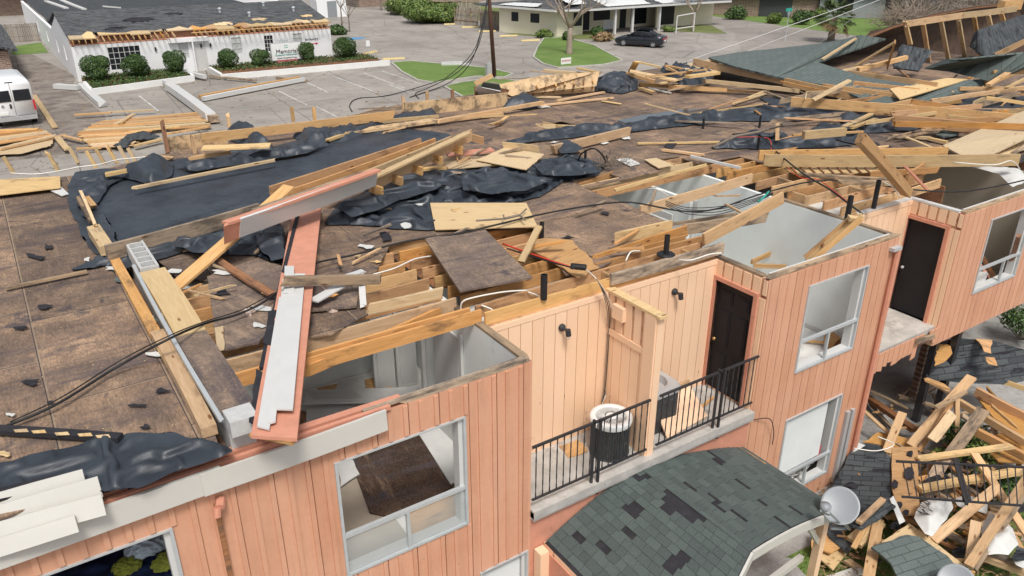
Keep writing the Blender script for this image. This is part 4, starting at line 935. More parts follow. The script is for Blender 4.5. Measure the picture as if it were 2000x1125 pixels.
T([(1570, 262), (1600, 245), (1680, 240), (1740, 238), (1812, 248), (1780, 256), (1700, 260), (1680, 285), (1640, 275)], Z, 'crumpled black membrane behind the leaning beam', .18, 1.7, 77, res=.045, slack=1.14, top=.4)
T([(975, 215), (1000, 198), (1010, 185), (1040, 196), (1065, 208), (1030, 214)], Z, 'small black membrane peaked like a tent at the rear roof edge', .1, 1.5, 81, res=.05, rise=.3)
T([(755, 232), (790, 222), (850, 215), (853, 226), (800, 236)], Z, 'small black membrane under the long rear planks', .15, 1.5, 83, res=.06)
T([(437, 268), (470, 250), (505, 262), (528, 282), (540, 296), (500, 300), (465, 282)], Z, 'black membrane draped over the rear parapet', .18, 1.3, 85, res=.05, rise=.3)
T([(570, 268), (620, 254), (700, 248), (760, 246), (720, 262), (640, 286), (600, 282)], Z, 'black membrane bundled under the rear beam on the left', .25, 1.4, 87, res=.05)
T([(235, 345), (290, 320), (340, 322), (335, 345), (300, 362), (255, 352)], Z+.05, 'puffed black membrane fold at the rear left roof corner', .16, 1.2, 89, res=.05, rise=.25)
T([(1290, 140), (1340, 130), (1395, 150), (1385, 165), (1320, 158)], Z+.15, 'black membrane tangled in lumber beside the green shingles', .3, 1.4, 91, res=.08)
T([(1318, 172), (1335, 150), (1360, 152), (1374, 165), (1350, 170)], Z+.1, 'small black membrane lump beside the long edge beam', .15, 1.4, 92, res=.07, rise=.3)
T([(1480, 190), (1540, 195), (1640, 215), (1800, 230), (1700, 240), (1600, 232), (1520, 215)], Z, 'black membrane spread under the longest horizontal beam', .10, .8, 93, res=.09)
T([(1820, 192), (1900, 185), (2010, 188), (2030, 225), (1930, 232), (1860, 215)], Z+.02, 'dark grey membrane lying flat at the far right edge of the roof', .04, .5, 94, res=.1)
T([(1080, 282), (1110, 276), (1140, 290), (1125, 298), (1095, 300)], Z+.12, 'scrap of black membrane wrapped on the end of a joist', .08, 1.4, 96, res=.05, rise=.1)
T([(1600, 222), (1680, 215), (1720, 232), (1650, 240)], Z+.03, 'black membrane scrap at the foot of the pale plank pile', .2, 1.2, 97, res=.07)
q = [P(u, v, 5.425) for u, v in [(1205, 235), (1250, 225), (1330, 214), (1390, 212), (1418, 217), (1380, 226), (1290, 240), (1230, 243)]]
pud = MB(); pud.add(q, [list(range(8))]); tag(pud.build('puddle', M['puddle']), kind='structure')

# --- the long crossed assembly in the left centre
D('board', 'long diagonal board leaning up under the crossing white fascia', (336, 566, 5.50), (567, 362, 6.15), .24, .04, 'pine')
t = empty('fascia_section', P(437, 455, 5.9), 'long white fascia with salmon end lying across the fan of beams', 'fascia board')
lumber('face', P(468, 445, 6.05), P(735, 346, 6.1), .04, .34, M['white'], t, roll=R(18)); lumber('end_board', P(437, 458, 6.02), P(476, 441, 6.05), .05, .34, M['salmonpaint'], t, roll=R(18)); lumber('top_trim', P(440, 436, 6.18), P(738, 332, 6.25), .16, .04, M['salmonpaint'], t)
lumber('rear_board', P(500, 414, 6.1), P(720, 338, 6.15), .28, .04, M['old'], t)
D('beam', 'long brown beam on edge along the front of the smooth black membrane', (208, 494, 5.62), (507, 411, 5.62), .07, .25, 'old')
D('beam', 'topmost brown plank of the fan of long beams', (528, 376, 5.7), (822, 280, 5.75), .05, .24, 'joist')
D('beam', 'second plank of the fan of long beams, behind the joist with blocks', (560, 384, 5.72), (850, 279, 5.75), .05, .22, 'joist')
D('beam', 'pale plank low in the fan of long beams', (640, 374, 5.8), (880, 276, 5.85), .06, .22, 'pale')
t = empty('blocked_joist', P(720, 364, 5.5), 'long joist with short wooden blocks along its side, leaning to the right', 'beam')
lumber('joist', P(722, 362, 5.85), P(920, 264, 5.9), .05, .26, M['pine'], t); lumber('top_board', P(716, 352, 6.02), P(916, 258, 6.07), .16, .04, M['pale'], t)
for i in range(6):
    s = i/5; a = P(722+198*s, 366-98*s, 5.78); lumber('block', a, a+Vector((.12, -.30, -.03)), .05, .17, M['pine'], t)
# salmon board carrying white siding
t = empty('soffit_panel', P(545, 850, 5.6), 'long salmon board with white siding strips lying from mid roof to the front edge', 'board')
sheet('salmon_board', [P(490, 850, 5.72), P(580, 856, 5.72), P(628, 398, 5.62), P(572, 410, 5.62)], M['salmonpaint'], th=.04, parent=t)
sheet('white_strip', [P(502, 832, 5.76), P(526, 838, 5.76), P(565, 580, 5.70), P(545, 580, 5.70)], M['white'], th=.02, parent=t); sheet('white_strip', [P(525, 826, 5.78), P(538, 822, 5.78), P(567, 540, 5.71), P(552, 545, 5.71)], M['white'], th=.02, parent=t)
sheet('white_strip', [P(538, 798, 5.80), P(572, 799, 5.80), P(596, 534, 5.71), P(566, 534, 5.71)], M['white'], th=.02, parent=t); sheet('white_strip', [P(554, 570, 5.75), P(575, 570, 5.75), P(574, 519, 5.73), P(556, 519, 5.73)], M['white'], th=.02, parent=t)
sheet('shingle_edge', [P(486, 822, 5.70), P(508, 832, 5.70), P(520, 730, 5.68), P(500, 720, 5.68)], M['underlay'], th=.02, parent=t, rough=.01); sheet('shingle_edge', [P(514, 670, 5.70), P(530, 675, 5.70), P(540, 605, 5.68), P(524, 607, 5.68)], M['underlay'], th=.02, parent=t, rough=.01)
lumber('edge_strip', P(512, 720, 5.67), P(582, 420, 5.63), .06, .05, M['underlay'], t); lumber('end_plank', P(492, 846, 5.66), P(576, 862, 5.66), .09, .04, M['pine'], t)
S = lambda px, z: [P(u, v, z if not isinstance(z, (list, tuple)) else z[i]) for i, (u, v) in enumerate(px)]
sheet('plywood_sheet', S([(840, 396), (1028, 396), (1050, 442), (850, 448)], (5.50, 5.60, 5.56, 5.46)), M['ply'], 'clean pale plywood sheet beside the crumpled black membrane in mid roof')
sheet('plywood_sheet', S([(830, 466), (945, 445), (1040, 541), (898, 568)], (5.60, 5.56, 5.58, 5.60)), M['darkply'], 'dark stained plywood sheet lying slanted over the open joists', th=.03)
sheet('plywood_sheet', S([(404, 540), (500, 505), (560, 522), (536, 630), (505, 668), (425, 684)], 5.50), M['darkply'], 'dark plywood sheet with a pale splintered edge, left of the salmon board', th=.03, rough=.01)
sheet('plywood_sheet', S([(418, 640), (436, 636), (438, 682), (424, 686)], 5.53), M['ply'], 'bare splintered strip on the edge of the dark plywood sheet', 'wood strip', th=.012, rough=.01)
sheet('plywood_sheet', S([(602, 575), (700, 555), (696, 597), (604, 606)], 5.47), M['darkply'], 'small brown plywood scrap right of the white siding strips', th=.03, rough=.01)
sheet('plywood_sheet', S([(1025, 478), (1062, 465), (1118, 468), (1170, 522), (1130, 541), (1100, 522)], 5.45), M['orangeply'], 'splintered plywood piece with a round pipe hole', th=.02, rough=.04)
sheet('plywood_sheet', S([(930, 312), (986, 288), (1063, 301), (1028, 331)], 5.55), M['ply'], 'pale plywood piece behind the crumpled heap of membrane', rough=.01)
D('board', 'short pale board with holes behind the pale plywood piece', (984, 284, 5.6), (1052, 291, 5.6), .05, .16, 'pale')
D('board', 'pinkish fascia piece at the tip of the blocked joist', (874, 304, 5.52), (962, 292, 5.56), .30, .04, 'salmonpaint')
D('board', 'dark rafter tail under the pinkish fascia piece', (856, 312, 5.5), (950, 309, 5.5), .06, .1, 'old')
D('board', 'long pale board under the pale plywood piece', (818, 331, 5.46), (1015, 318, 5.46), .16, .05, 'pale')
sheet('plywood_sheet', S([(862, 318), (930, 306), (960, 322), (880, 330)], 5.5), M['ply'], 'pale plywood offcut by the pinkish fascia piece', rough=.01)
D('joist_pair', 'solid joist pair lying right of the crumpled heap, end wrapped in membrane', (1080, 292, 5.56), (1229, 256, 5.56), .10, .2, 'pine')
D('board', 'grey weathered board lying across the salmon board', (554, 549, 5.86), (745, 545, 5.62), .08, .13, 'old', ragged=True)
D('board', 'dark weathered plank slanting between the membrane and the dark plywood', (424, 507, 5.56), (535, 577, 5.60), .12, .04, 'darkwood', ragged=True)
D('board', 'narrow pale board standing over the open joists near the vent pipe', (1018, 512, 5.48), (1053, 442, 5.85), .11, .04, 'pale')
D('trim_strip', 'short upright white trim strip on the long front joist', (710, 601, 5.46), (706, 540, 5.62), .09, .02, 'white', cat='trim')
D('trim_strip', 'white trim board lying diagonally right of the salmon board', (612, 588, 5.60), (668, 556, 5.60), .16, .02, 'white', cat='trim')
D('trim_strip', 'white trim scrap behind the grey weathered board', (670, 542, 5.66), (712, 528, 5.60), .12, .02, 'white', cat='trim')
D('beam', 'front joist broken loose and hanging into the open room', (598, 725, 5.28), (870, 604, 5.22), .05, .15, 'joist', ragged=True)
D('board', 'pale two by eight lying on the front joists', (720, 604, 5.46), (860, 572, 5.50), .05, .15, 'pale')
D('board', 'board lying outside the block wall on the left', (318, 680, 5.46), (372, 764, 5.46), .13, .05, 'pale')
D('batten', 'grey batten alone on the left of the roof deck', (10, 563, 5.46), (170, 530, 5.46), .06, .04, 'old', cat='batten')
D('batten', 'long two by four lying across the smooth black membrane', (262, 367, 5.60), (535, 313, 5.62), .09, .05, 'pale')
sheet('plywood_strip', S([(-30, 352), (117, 344), (118, 366), (-30, 384)], 5.50), M['pale'], 'pale plywood strip at the left end of the roof', 'plywood strip')
sheet('drywall_scrap', S([(97, 371), (118, 363), (134, 378), (120, 382)], 5.45), M['dwhite'], 'white scrap left of the smooth black membrane', 'scrap')
D('lumber_scrap', 'upright splintered studs at the left hem of the smooth membrane', (153, 388, 5.60), (178, 432, 5.60), .06, .09, 'old')
D('lumber_scrap', 'pale block with a cut face at the left hem of the smooth membrane', (170, 388, 5.58), (183, 404, 5.58), .10, .08, 'pine')
D('parapet_rail', 'wide splintered kerb board along the left hem of the smooth membrane', (184, 450, 5.56), (210, 490, 5.56), .2, .16, 'pale')
D('lumber_scrap', 'thin split stud lying on the membrane beside the wide kerb board', (158, 375, 5.72), (186, 440, 5.68), .05, .05, 'pale')
D('beam', 'long yellow beam along the rear left roof edge', (392, 270, 5.72), (770, 224, 5.72), .06, .22, 'pine')
D('board', 'flat pale board on the rear edge beside the draped membrane', (396, 289, 5.78), (528, 284, 5.78), .34, .04, 'pale')
D('board', 'fallen plank in front of the flat pale rear board', (372, 309, 5.55), (448, 297, 5.6), .12, .07, 'pine')
D('board', 'short splintered plank at the rear left roof corner', (290, 305, 5.5), (336, 309, 5.5), .12, .06, 'pine', ragged=True)
D('board', 'short pale plank poking out of the puffed membrane fold', (206, 341, 5.62), (248, 333, 5.66), .15, .06, 'pale')
D('board', 'long plank crossing the small tent of membrane', (855, 237, 5.52), (1062, 200, 5.58), .12, .09, 'pine')
D('board', 'speckled wide board on the roof behind the smooth membrane', (684, 258, 5.52), (852, 235, 5.52), .30, .07, 'speck')
D('board', 'narrow pale plank parallel to the speckled wide board', (648, 246, 5.5), (856, 227, 5.5), .09, .08, 'pale')
D('board', 'narrow plank running right from the speckled board', (852, 239, 5.48), (982, 222, 5.48), .10, .06, 'pine')
D('board', 'narrow pale plank left of the speckled board', (640, 274, 5.55), (686, 257, 5.55), .10, .06, 'pale')
D('board', 'long thin plank below the ladder framing at the rear', (1047, 207, 5.46), (1198, 191, 5.46), .07, .05, 'pine')
D('board', 'thin plank between the ladder framing and the roof deck', (1087, 197, 5.46), (1180, 180, 5.46), .09, .05, 'pine')
D('board', 'short thin plank in front of the ladder framing', (1028, 189, 5.46), (1094, 190, 5.46), .09, .05, 'pale')
D('board', 'small flat board alone on the deck right of the ladder framing', (1176, 197, 5.44), (1212, 203, 5.44), .12, .02, 'pale')
# ladder framing and speckled slope at the rear edge
t = empty('ladder_framing', P(1021, 184, 5.4), 'ladder shaped roof framing left standing at the rear edge', 'roof framing')
lumber('bottom_chord', P(1021, 186, 5.5), P(1160, 173, 5.5), .06, .16, M['pine'], t); lumber('top_chord', P(1035, 172, 5.75), P(1158, 162, 5.75), .06, .07, M['pine'], t)
for i in range(7):
    s = i/6; lumber('rung', P(1040+118*s, 184-13*s, 5.5), P(1050+108*s, 168-9*s, 5.85), .05, .09, M['pine'], t)
sheet('sloping_board', S([(958, 168), (1060, 147), (1170, 140), (1165, 168), (1030, 183), (1000, 188)], (5.9, 6.1, 6.1, 5.7, 5.6, 5.6)), M['speck'], None, th=.03, parent=t)
t = empty('gable_end', P(940, 185, 5.4), 'white boxed gable end with green shingle cap at the rear roof edge', 'gable end')
sheet('white_face', [P(924, 190, 5.3), P(932, 166, 5.95), P(978, 176, 5.85), P(972, 184, 5.5)], M['wallwhite'], th=.04, parent=t); sheet('shingle_cap', [P(944, 160, 6.1), P(975, 164, 6.1), P(980, 176, 5.9), P(940, 168, 5.95)], M['teal'], th=.03, parent=t)
lumber('rafter', P(928, 164, 6.0), P(962, 147, 6.25), .06, .14, M['pine'], t); lumber('rafter', P(975, 178, 5.8), P(1002, 184, 5.6), .08, .2, M['darkwood'], t)
# lumber heap at the rear edge between the membrane ball and the green roof
for lab, a, b, w, h, m in (
    ('wide pale board pointing left from the membrane ball', (1061, 138, 5.8), (1170, 147, 5.75), .2, .09, 'pale'),
    ('pale board over the wide board left of the membrane ball', (1128, 133, 5.95), (1172, 142, 5.9), .16, .05, 'pale'),
    ('wide pale board right of the membrane ball', (1233, 139, 6.0), (1322, 157, 5.8), .34, .05, 'pale'),
    ('narrow board under the wide pale board by the membrane ball', (1224, 143, 5.8), (1278, 159, 5.65), .12, .1, 'pine'),
    ('short upright board above the membrane ball', (1243, 120, 6.3), (1232, 140, 5.8), .2, .05, 'pale'),
    ('plank at the foot of the membrane ball', (1248, 165, 5.55), (1308, 168, 5.55), .16, .1, 'pine'),
    ('short board end at the foot of the wide pale board', (1250, 172, 5.5), (1276, 180, 5.5), .14, .06, 'pale'),
    ('long low plank running right towards the green roof', (1306, 170, 5.55), (1420, 175, 5.55), .14, .13, 'pine'),
    ('plank above the long low plank by the green roof', (1376, 158, 5.8), (1560, 178, 5.62), .10, .11, 'pale'),
    ('thin plank in the heap left of the edge beam', (1372, 176, 5.5), (1500, 180, 5.5), .08, .07, 'pine'),
    ('thin plank crossing under the edge beam', (1440, 168, 5.6), (1560, 172, 5.6), .08, .07, 'pale'),
    ('short board standing among the membranes at the rear', (1340, 147, 5.9), (1349, 137, 6.1), .16, .05, 'pale'),
    ('curved plank beside the lump of membrane', (1300, 130, 6.0), (1332, 147, 5.8), .08, .06, 'pine'),
    ('plank with a dark end above the lumber heap', (1247, 121, 6.1), (1290, 131, 6.0), .1, .05, 'pale'),
    ('flat board on top of the rear lumber heap', (1342, 150, 6.0), (1402, 142, 6.0), .22, .08, 'pale'),
    ('board end at the left tip of the green roof', (1300, 128, 5.9), (1330, 134, 5.9), .15, .05, 'pine'),
    ('thin strip over the rear lumber heap', (1262, 150, 5.95), (1380, 136, 6.0), .06, .04, 'pine'),
    ('short plank crossing beneath the strip', (1290, 163, 5.75), (1345, 151, 5.75), .09, .05, 'pale')):
    D('board', lab, a, b, w, h, m)
D('trim_strip', 'bent white strip beside the foot of the membrane ball', (1268, 172, 5.5), (1312, 182, 5.45), .06, .03, 'white', cat='trim')
# --- right hand side lumber
RL = [('longest horizontal beam crossing the right of the roof', (1545, 199, 5.75), (1975, 232, 5.75), .07, .26, 'pine'),
 ('beam lying on the green shingles, uppermost of three', (1660, 144, 6.0), (1830, 168, 6.0), .07, .2, 'pine'),
 ('beam lying on the green shingles, middle of three', (1667, 164, 5.9), (1795, 179, 5.9), .07, .18, 'joist'),
 ('beam lying on the green shingles, lowest of three', (1608, 170, 5.8), (1758, 191, 5.8), .07, .2, 'pine'),
 ('pale board propped up between the edge beam and the green shingles', (1588, 195, 5.9), (1660, 157, 6.4), .18, .05, 'pale'),
 ('propped board below the raised roof flap', (1627, 143, 6.0), (1700, 126, 6.2), .14, .05, 'pale'),
 ('board lying behind the propped board by the roof flap', (1676, 136, 6.1), (1771, 112, 6.4), .14, .12, 'pine'),
 ('slanting board raised towards the opening of the roof flap', (1667, 131, 6.1), (1747, 83, 7.0), .14, .05, 'pale'),
 ('short upright board meeting the slanting board', (1748, 82, 7.0), (1733, 132, 6.1), .05, .16, 'pine'),
 ('bent plank over the far right membrane, left piece', (1738, 207, 5.8), (1782, 197, 5.9), .08, .12, 'pine'),
 ('bent plank over the far right membrane, right piece', (1780, 198, 5.9), (1885, 214, 5.7), .06, .14, 'joist'),
 ('long plank rising to the right edge of the roof', (1818, 198, 5.8), (2010, 170, 5.9), .08, .12, 'pine'),
 ('thin plank above the long rising plank at the right', (1874, 173, 5.9), (2010, 173, 5.9), .07, .1, 'pine'),
 ('flat pale board under the longest horizontal beam', (1692, 219, 5.5), (1806, 231, 5.5), .28, .04, 'pale'),
 ('solid orange double beam beside the tilted plywood sheet', (1744, 234, 5.72), (1925, 250, 5.72), .14, .26, 'joist'),
 ('narrow plank behind the scrap of membrane', (1610, 233, 5.5), (1672, 231, 5.5), .08, .05, 'old'),
 ('pale plank slanting under the longest beam', (1648, 248, 5.55), (1703, 222, 5.6), .13, .05, 'pale'),
 ('second pale plank slanting under the longest beam', (1662, 250, 5.6), (1712, 232, 5.6), .11, .05, 'pale'),
 ('wide pale board on the crumpled membrane behind the leaning beam', (1569, 264, 5.85), (1650, 257, 5.85), .12, .18, 'pale'),
 ('thin board under the wide pale board on the crumpled membrane', (1548, 264, 5.6), (1686, 257, 5.6), .08, .04, 'pine'),
 ('rear one of two long beams in front of the right deck', (1482, 303, 5.62), (1850, 297, 5.62), .06, .22, 'pine'),
 ('front one of two long beams in front of the right deck', (1492, 313, 5.66), (1990, 312, 5.66), .06, .25, 'pale'),
 ('plank lying on the deck left of the tilted plywood', (1746, 265, 5.48), (1820, 270, 5.48), .12, .06, 'pale'),
 ('plank continuing towards the tilted plywood', (1816, 271, 5.48), (1850, 278, 5.48), .12, .06, 'pale'),
 ('short board above the small green shingle patch', (1804, 252, 5.6), (1842, 248, 5.6), .12, .06, 'pine'),
 ('plank beside the small green shingle patch', (1842, 250, 5.55), (1892, 259, 5.55), .09, .06, 'pale'),
 ('grey weathered board over the joists of the middle unit', (1641, 355, 5.6), (1757, 359, 5.6), .10, .08, 'old'),
 ('long thin batten on the deck left of the crumpled membrane', (1245, 280, 5.45), (1420, 277, 5.45), .07, .04, 'pale'),
 ('short batten behind the open joists', (1297, 293, 5.45), (1374, 303, 5.45), .09, .05, 'pine'),
 ('plank at the right edge above the far membrane', (1926, 191, 5.9), (2010, 203, 5.8), .09, .08, 'pale'),
 ('plank slanting up at the right edge beneath the fallen shingles', (1930, 166, 6.1), (2012, 118, 6.5), .14, .06, 'pine'),
 ('second plank slanting up at the right edge', (1965, 172, 6.0), (2010, 150, 6.3), .09, .06, 'pale'),
 ('short plank under the fallen shingles at the right edge', (1942, 141, 6.3), (2010, 140, 6.3), .08, .12, 'pine'),
 ('short end block on the long rising plank', (1842, 199, 5.6), (1875, 196, 5.6), .12, .14, 'pine'),
 ('plank pointing down left of the far membrane', (1800, 214, 5.6), (1862, 194, 5.7), .07, .05, 'pale'),
 ('thin plank over the orange double beam', (1850, 226, 5.75), (1950, 236, 5.7), .07, .05, 'pale'),
 ('pale batten right of the orange double beam', (1905, 236, 5.6), (2010, 226, 5.65), .09, .05, 'pale'),
 ('plank crossing the joists below the two long beams', (1560, 340, 5.46), (1745, 352, 5.5), .1, .06, 'old'),
 ('board lying between the two long beams and the bay corner', (1700, 340, 5.5), (1830, 332, 5.5), .07, .12, 'joist'),
 ('upright board beside the beige room', (1770, 352, 5.4), (1822, 318, 5.5), .05, .3, 'joist'),
 ('short plank poking from the roof under the tilted plywood', (1810, 303, 5.5), (1852, 288, 5.5), .06, .16, 'pine')]
for lab, a, b, w, h, m in RL: D('beam' if h > .17 else 'plank', lab, a, b, w, h, m)
D('leaning_beam', 'thick beam leaning up towards the left over the two long beams', (1772, 376, 5.5), (1680, 270, 7.0), .16, .17, 'orangeply', cat='beam', ragged=True)
D('leaning_board', 'dark pink board leaning beside the thick leaning beam', (1812, 372, 5.4), (1768, 325, 5.9), .14, .04, 'salmonpaint', cat='board')
D('pvc_pipe', 'white plastic pipe lying over the open joists', (1349, 305, 5.5), (1446, 328, 5.5), .055, .055, 'white', cat='pipe', ragged=False)
sheet('plywood_sheet', S([(1841, 284), (2010, 212), (2030, 258), (1932, 304), (1880, 304)], (5.70, 5.95, 5.85, 5.62, 5.60)), M['ply'], 'large tilted pale plywood sheet at the right edge of the roof', th=.03)
sheet('plywood_sheet', S([(1930, 302), (2010, 262), (2020, 282), (1965, 306)], 5.55), M['ply'], 'second plywood sheet under the large tilted one', th=.03)
sheet('shingle_patch', S([(1826, 262), (1850, 250), (1880, 252), (1872, 262), (1842, 268)], 5.5), M['teal'], 'small green shingle patch left of the tilted plywood', 'shingle piece', th=.03, rough=.02)
sheet('plywood_sheet', S([(1258, 311), (1282, 308), (1316, 322), (1286, 328), (1272, 320)], 5.46), M['ply'], 'small curled plywood piece beside the open joists', rough=.01)
sheet('drywall_scrap', S([(1203, 311), (1228, 308), (1250, 319), (1231, 324)], 5.44), M['dwhite'], 'white rectangular panel lying alone on the deck', 'scrap')
t = empty('ceiling_grid', P(1530, 330, 5.3), 'striped board panel under the two long beams', 'board panel')
pn = sheet('panel', S([(1530, 328), (1705, 326), (1722, 336), (1550, 339)], 5.45), M['ply'], parent=t)
for i in range(9): lumber('slat', P(1545+18*i, 327, 5.475), P(1557+18*i, 338, 5.475), .03, .02, M['darkwood'], t)
# joists blown out of line over bay two
for lab, a, b, w, h, m in (
    ('long joist blown askew over the water heater room', (1250, 412, 5.40), (1468, 348, 5.5), .05, .2, 'pine'),
    ('thin split joist beside the askew joist', (1198, 372, 5.46), (1380, 322, 5.46), .04, .06, 'pale'),
    ('joist rising over the green cable', (1374, 468, 5.48), (1529, 386, 5.9), .05, .22, 'pine'),
    ('loose joist standing at the deck corner', (1203, 465, 5.5), (1310, 441, 5.5), .05, .2, 'pale'),
    ('long joist crossing in front of the deck corner', (1160, 510, 5.36), (1342, 450, 5.36), .05, .2, 'joist'),
    ('joist end crossing the grey room', (1338, 448, 5.28), (1494, 424, 5.25), .05, .2, 'old'),
    ('joist along the white ceiling panel', (1162, 525, 5.33), (1374, 470, 5.33), .05, .18, 'joist'),
    ('wet rim board above the peach wall with the door', (1192, 546, 5.38), (1412, 484, 5.38), .06, .18, 'old'),
    ('small diagonal stick behind the askew joist', (1300, 440, 5.2), (1440, 418, 5.3), .04, .06, 'old')):
    D('joist', lab, a, b, w, h, m, cat='joist')
t = empty('channel_board', P(1576, 514, 5.3), 'yellow channel shaped board leaning into the open grey bay', 'board')
a, b = P(1578, 512, 5.0), P(1680, 424, 5.85); lumber('web', a, b, .26, .03, M['pale'], t)
sd = (b-a).cross(Vector((0, 0, 1))).normalized(); up = sd.cross(b-a).normalized()
for s in (-1, 1): lumber('flange', a+sd*.14*s+up*.03, b+sd*.14*s+up*.03, .03, .10, M['pine'], t)
m_ = a.lerp(b, .33)+up*.04; lumber('block', m_-sd*.05, m_+sd*.05, .04, .06, M['darkwood'], t); m_ = a.lerp(b, .92)+up*.05; lumber('block', m_-sd*.09, m_+sd*.09, .16, .08, M['pale'], t)
# loose siding strips at the front left corner
t = empty('siding_stack', P(80, 975, 5.3), 'stack of loose cream siding strips hanging over the front left roof edge', 'siding')
for i, (a, b, w) in enumerate((((-40, 990, 5.42), (165, 932, 5.50), .16), ((-40, 1020, 5.36), (196, 950, 5.46), .2), ((-40, 1052, 5.30), (203, 985, 5.38), .2), ((-40, 1082, 5.22), (150, 1022, 5.30), .16))):
    lumber('strip', P(*a), P(*b), w, .018, M['cream'], t, roll=R(66), ragged=False)
sheet('shingle_edge', S([(-30, 960), (100, 928), (160, 930), (-30, 985)], 5.46), M['underlay'], parent=t, th=.02)
D('batten', 'black roofing batten with torn white paper at the left roof edge', (-20, 838, 5.47), (235, 855, 5.47), .11, .05, 'underlay', cat='batten')
T([(650, 405), (700, 385), (760, 358), (830, 350), (880, 352), (850, 372), (780, 392), (742, 410), (690, 425)], Z+.16, 'loose flap of membrane folded over the left of the crumpled heap', .17, 2.0, 101, res=.035, slack=1.14, top=.3)
T([(900, 345), (960, 335), (1040, 345), (1080, 352), (1030, 372), (960, 380), (905, 372)], Z+.2, 'loose flap of membrane folded over the middle of the crumpled heap', .18, 2.1, 102, res=.035, slack=1.14, top=.3)
T([(1040, 322), (1100, 312), (1160, 322), (1170, 338), (1110, 345), (1060, 342)], Z+.15, 'loose flap of membrane folded over the right of the crumpled heap', .20, 2.1, 103, res=.035, slack=1.16, top=.35)
T([(152, 345), (200, 338), (250, 344), (215, 362), (190, 400), (215, 440), (232, 478), (205, 488), (175, 440), (150, 400)], Z+.06, 'membrane folded double along the left hem of the smooth sheet', .15, 1.5, 104, res=.04, slack=1.12, top=.25)
T([(340, 325), (440, 312), (560, 292), (640, 282), (600, 300), (470, 322), (380, 336)], Z+.08, 'membrane rolled up along the rear of the smooth sheet', .15, 1.5, 105, res=.045, slack=1.14, top=.3)
T([(330, 478), (400, 462), (450, 466), (440, 500), (380, 494)], Z+.14, 'membrane flap bunched beside the end of the block wall', .24, 1.8, 106, res=.035, slack=1.12, top=.3)
T([(520, 445), (553, 440), (556, 505), (530, 510), (500, 480)], Z+.12, 'membrane flap tucked against the salmon board', .25, 1.8, 107, res=.035, slack=1.12, top=.3)
for i, (u, v) in enumerate(((40, 841), (75, 843), (120, 847), (165, 849), (200, 852))):
    sheet('paper_scrap', S([(u-14, v-2), (u+12, v-4), (u+16, v+2), (u-10, v+3)], 5.505), M['pale'], 'torn paper on the black batten, '+('leftmost', 'second from the left', 'in the middle', 'second from the right', 'rightmost')[i], 'scrap', th=.004, group='paper on the black batten', rough=.01)
# small scraps scattered on the roof
sc_ = [(62, 745, 16, 'underlay'), (95, 785, 9, 'underlay'), (313, 760, 16, 'underlay'), (262, 790, 14, 'underlay'), (88, 600, 14, 'underlay'), (40, 640, 12, 'underlay'), (65, 500, 18, 'underlay'), (92, 482, 14, 'underlay'), (285, 832, 10, 'underlay'),
       (298, 690, 20, 'dwhite'), (335, 530, 22, 'dwhite'), (432, 530, 18, 'dwhite'), (505, 635, 14, 'dwhite'), (500, 600, 26, 'dwhite'), (485, 606, 18, 'pinkfoam'), (655, 602, 12, 'pinkfoam'), (735, 510, 8, 'pale'), (20, 809, 10, 'dwhite'), (10, 885, 16, 'pale'),
       (432, 572, 20, 'underlay'), (755, 462, 20, 'underlay'), (715, 480, 12, 'dwhite'), (700, 535, 10, 'dwhite'), (1223, 268, 10, 'dwhite'), (1065, 208, 9, 'dwhite'), (790, 440, 12, 'dwhite'), (820, 398, 10, 'dwhite'), (700, 500, 10, 'pale'), (1085, 277, 6, 'dwhite'), (1180, 278, 7, 'dwhite'), (860, 325, 8, 'dwhite'), (1300, 490, 6, 'dwhite'), (170, 505, 8, 'dwhite'), (218, 523, 14, 'dwhite'), (240, 545, 14, 'teal'), (305, 625, 12, 'teal'), (1705, 282, 14, 'underlay'), (1735, 290, 12, 'underlay'), (1310, 282, 18, 'underlay'), (1110, 462, 12, 'underlay'), (1180, 415, 10, 'underlay'), (1060, 480, 12, 'underlay'), (962, 535, 14, 'underlay'), (850, 485, 10, 'underlay'), (1145, 500, 14, 'underlay')]
rg = random.Random(12)
nm = {'underlay': ('black felt scrap', 'black felt scraps on the roof'), 'dwhite': ('white drywall scrap', 'white scraps on the roof'), 'pale': ('wood chip', 'wood chips on the roof'), 'pinkfoam': ('pinkish insulation tuft', 'insulation tufts'), 'teal': ('green shingle scrap', 'green shingle scraps')}
for u, v, r, m in sc_:
    k = 8; el_ = rg.uniform(.7, 1.5); ph = rg.uniform(0, 6); pts = [(u+r*el_*q_*math.cos(ph+i*6.28/k), v+r*.42/el_*q_*math.sin(ph+i*6.28/k)) for i in range(k) for q_ in (rg.choice((.35, .6, .9, 1.25)),)]
    sheet('roof_scrap', S(pts, 5.53 if 400 < u < 540 and v > 520 else 5.445), M[m], uniq(('large ' if r > 15 else 'small ' if r < 10 else '')+nm[m][0], u, v), 'scrap', th=.008 if m != 'pinkfoam' else .05, group=nm[m][1], rough=.05)
mb = MB()
for i in range(900):
    u, v = rg.uniform(0, 1800), rg.uniform(240, 880); p = P(u, v, 5.405)
    if not (inpoly(p.x, p.y, [(q.x, q.y) for q in main])): continue
    a = rg.uniform(0, 6.28); e = Vector((math.cos(a), math.sin(a), 0))*rg.uniform(.004, .018); g = Vector((-e.y, e.x, 0))*rg.uniform(.3, .8); mb.add([p-e, p+g, p+e, p-g], [(0, 1, 2, 3)])
tag(mb.build('roof_grit', M['pale']), 'tiny pale chips strewn across the roof deck', 'chips', kind='stuff')
rg = random.Random(77)
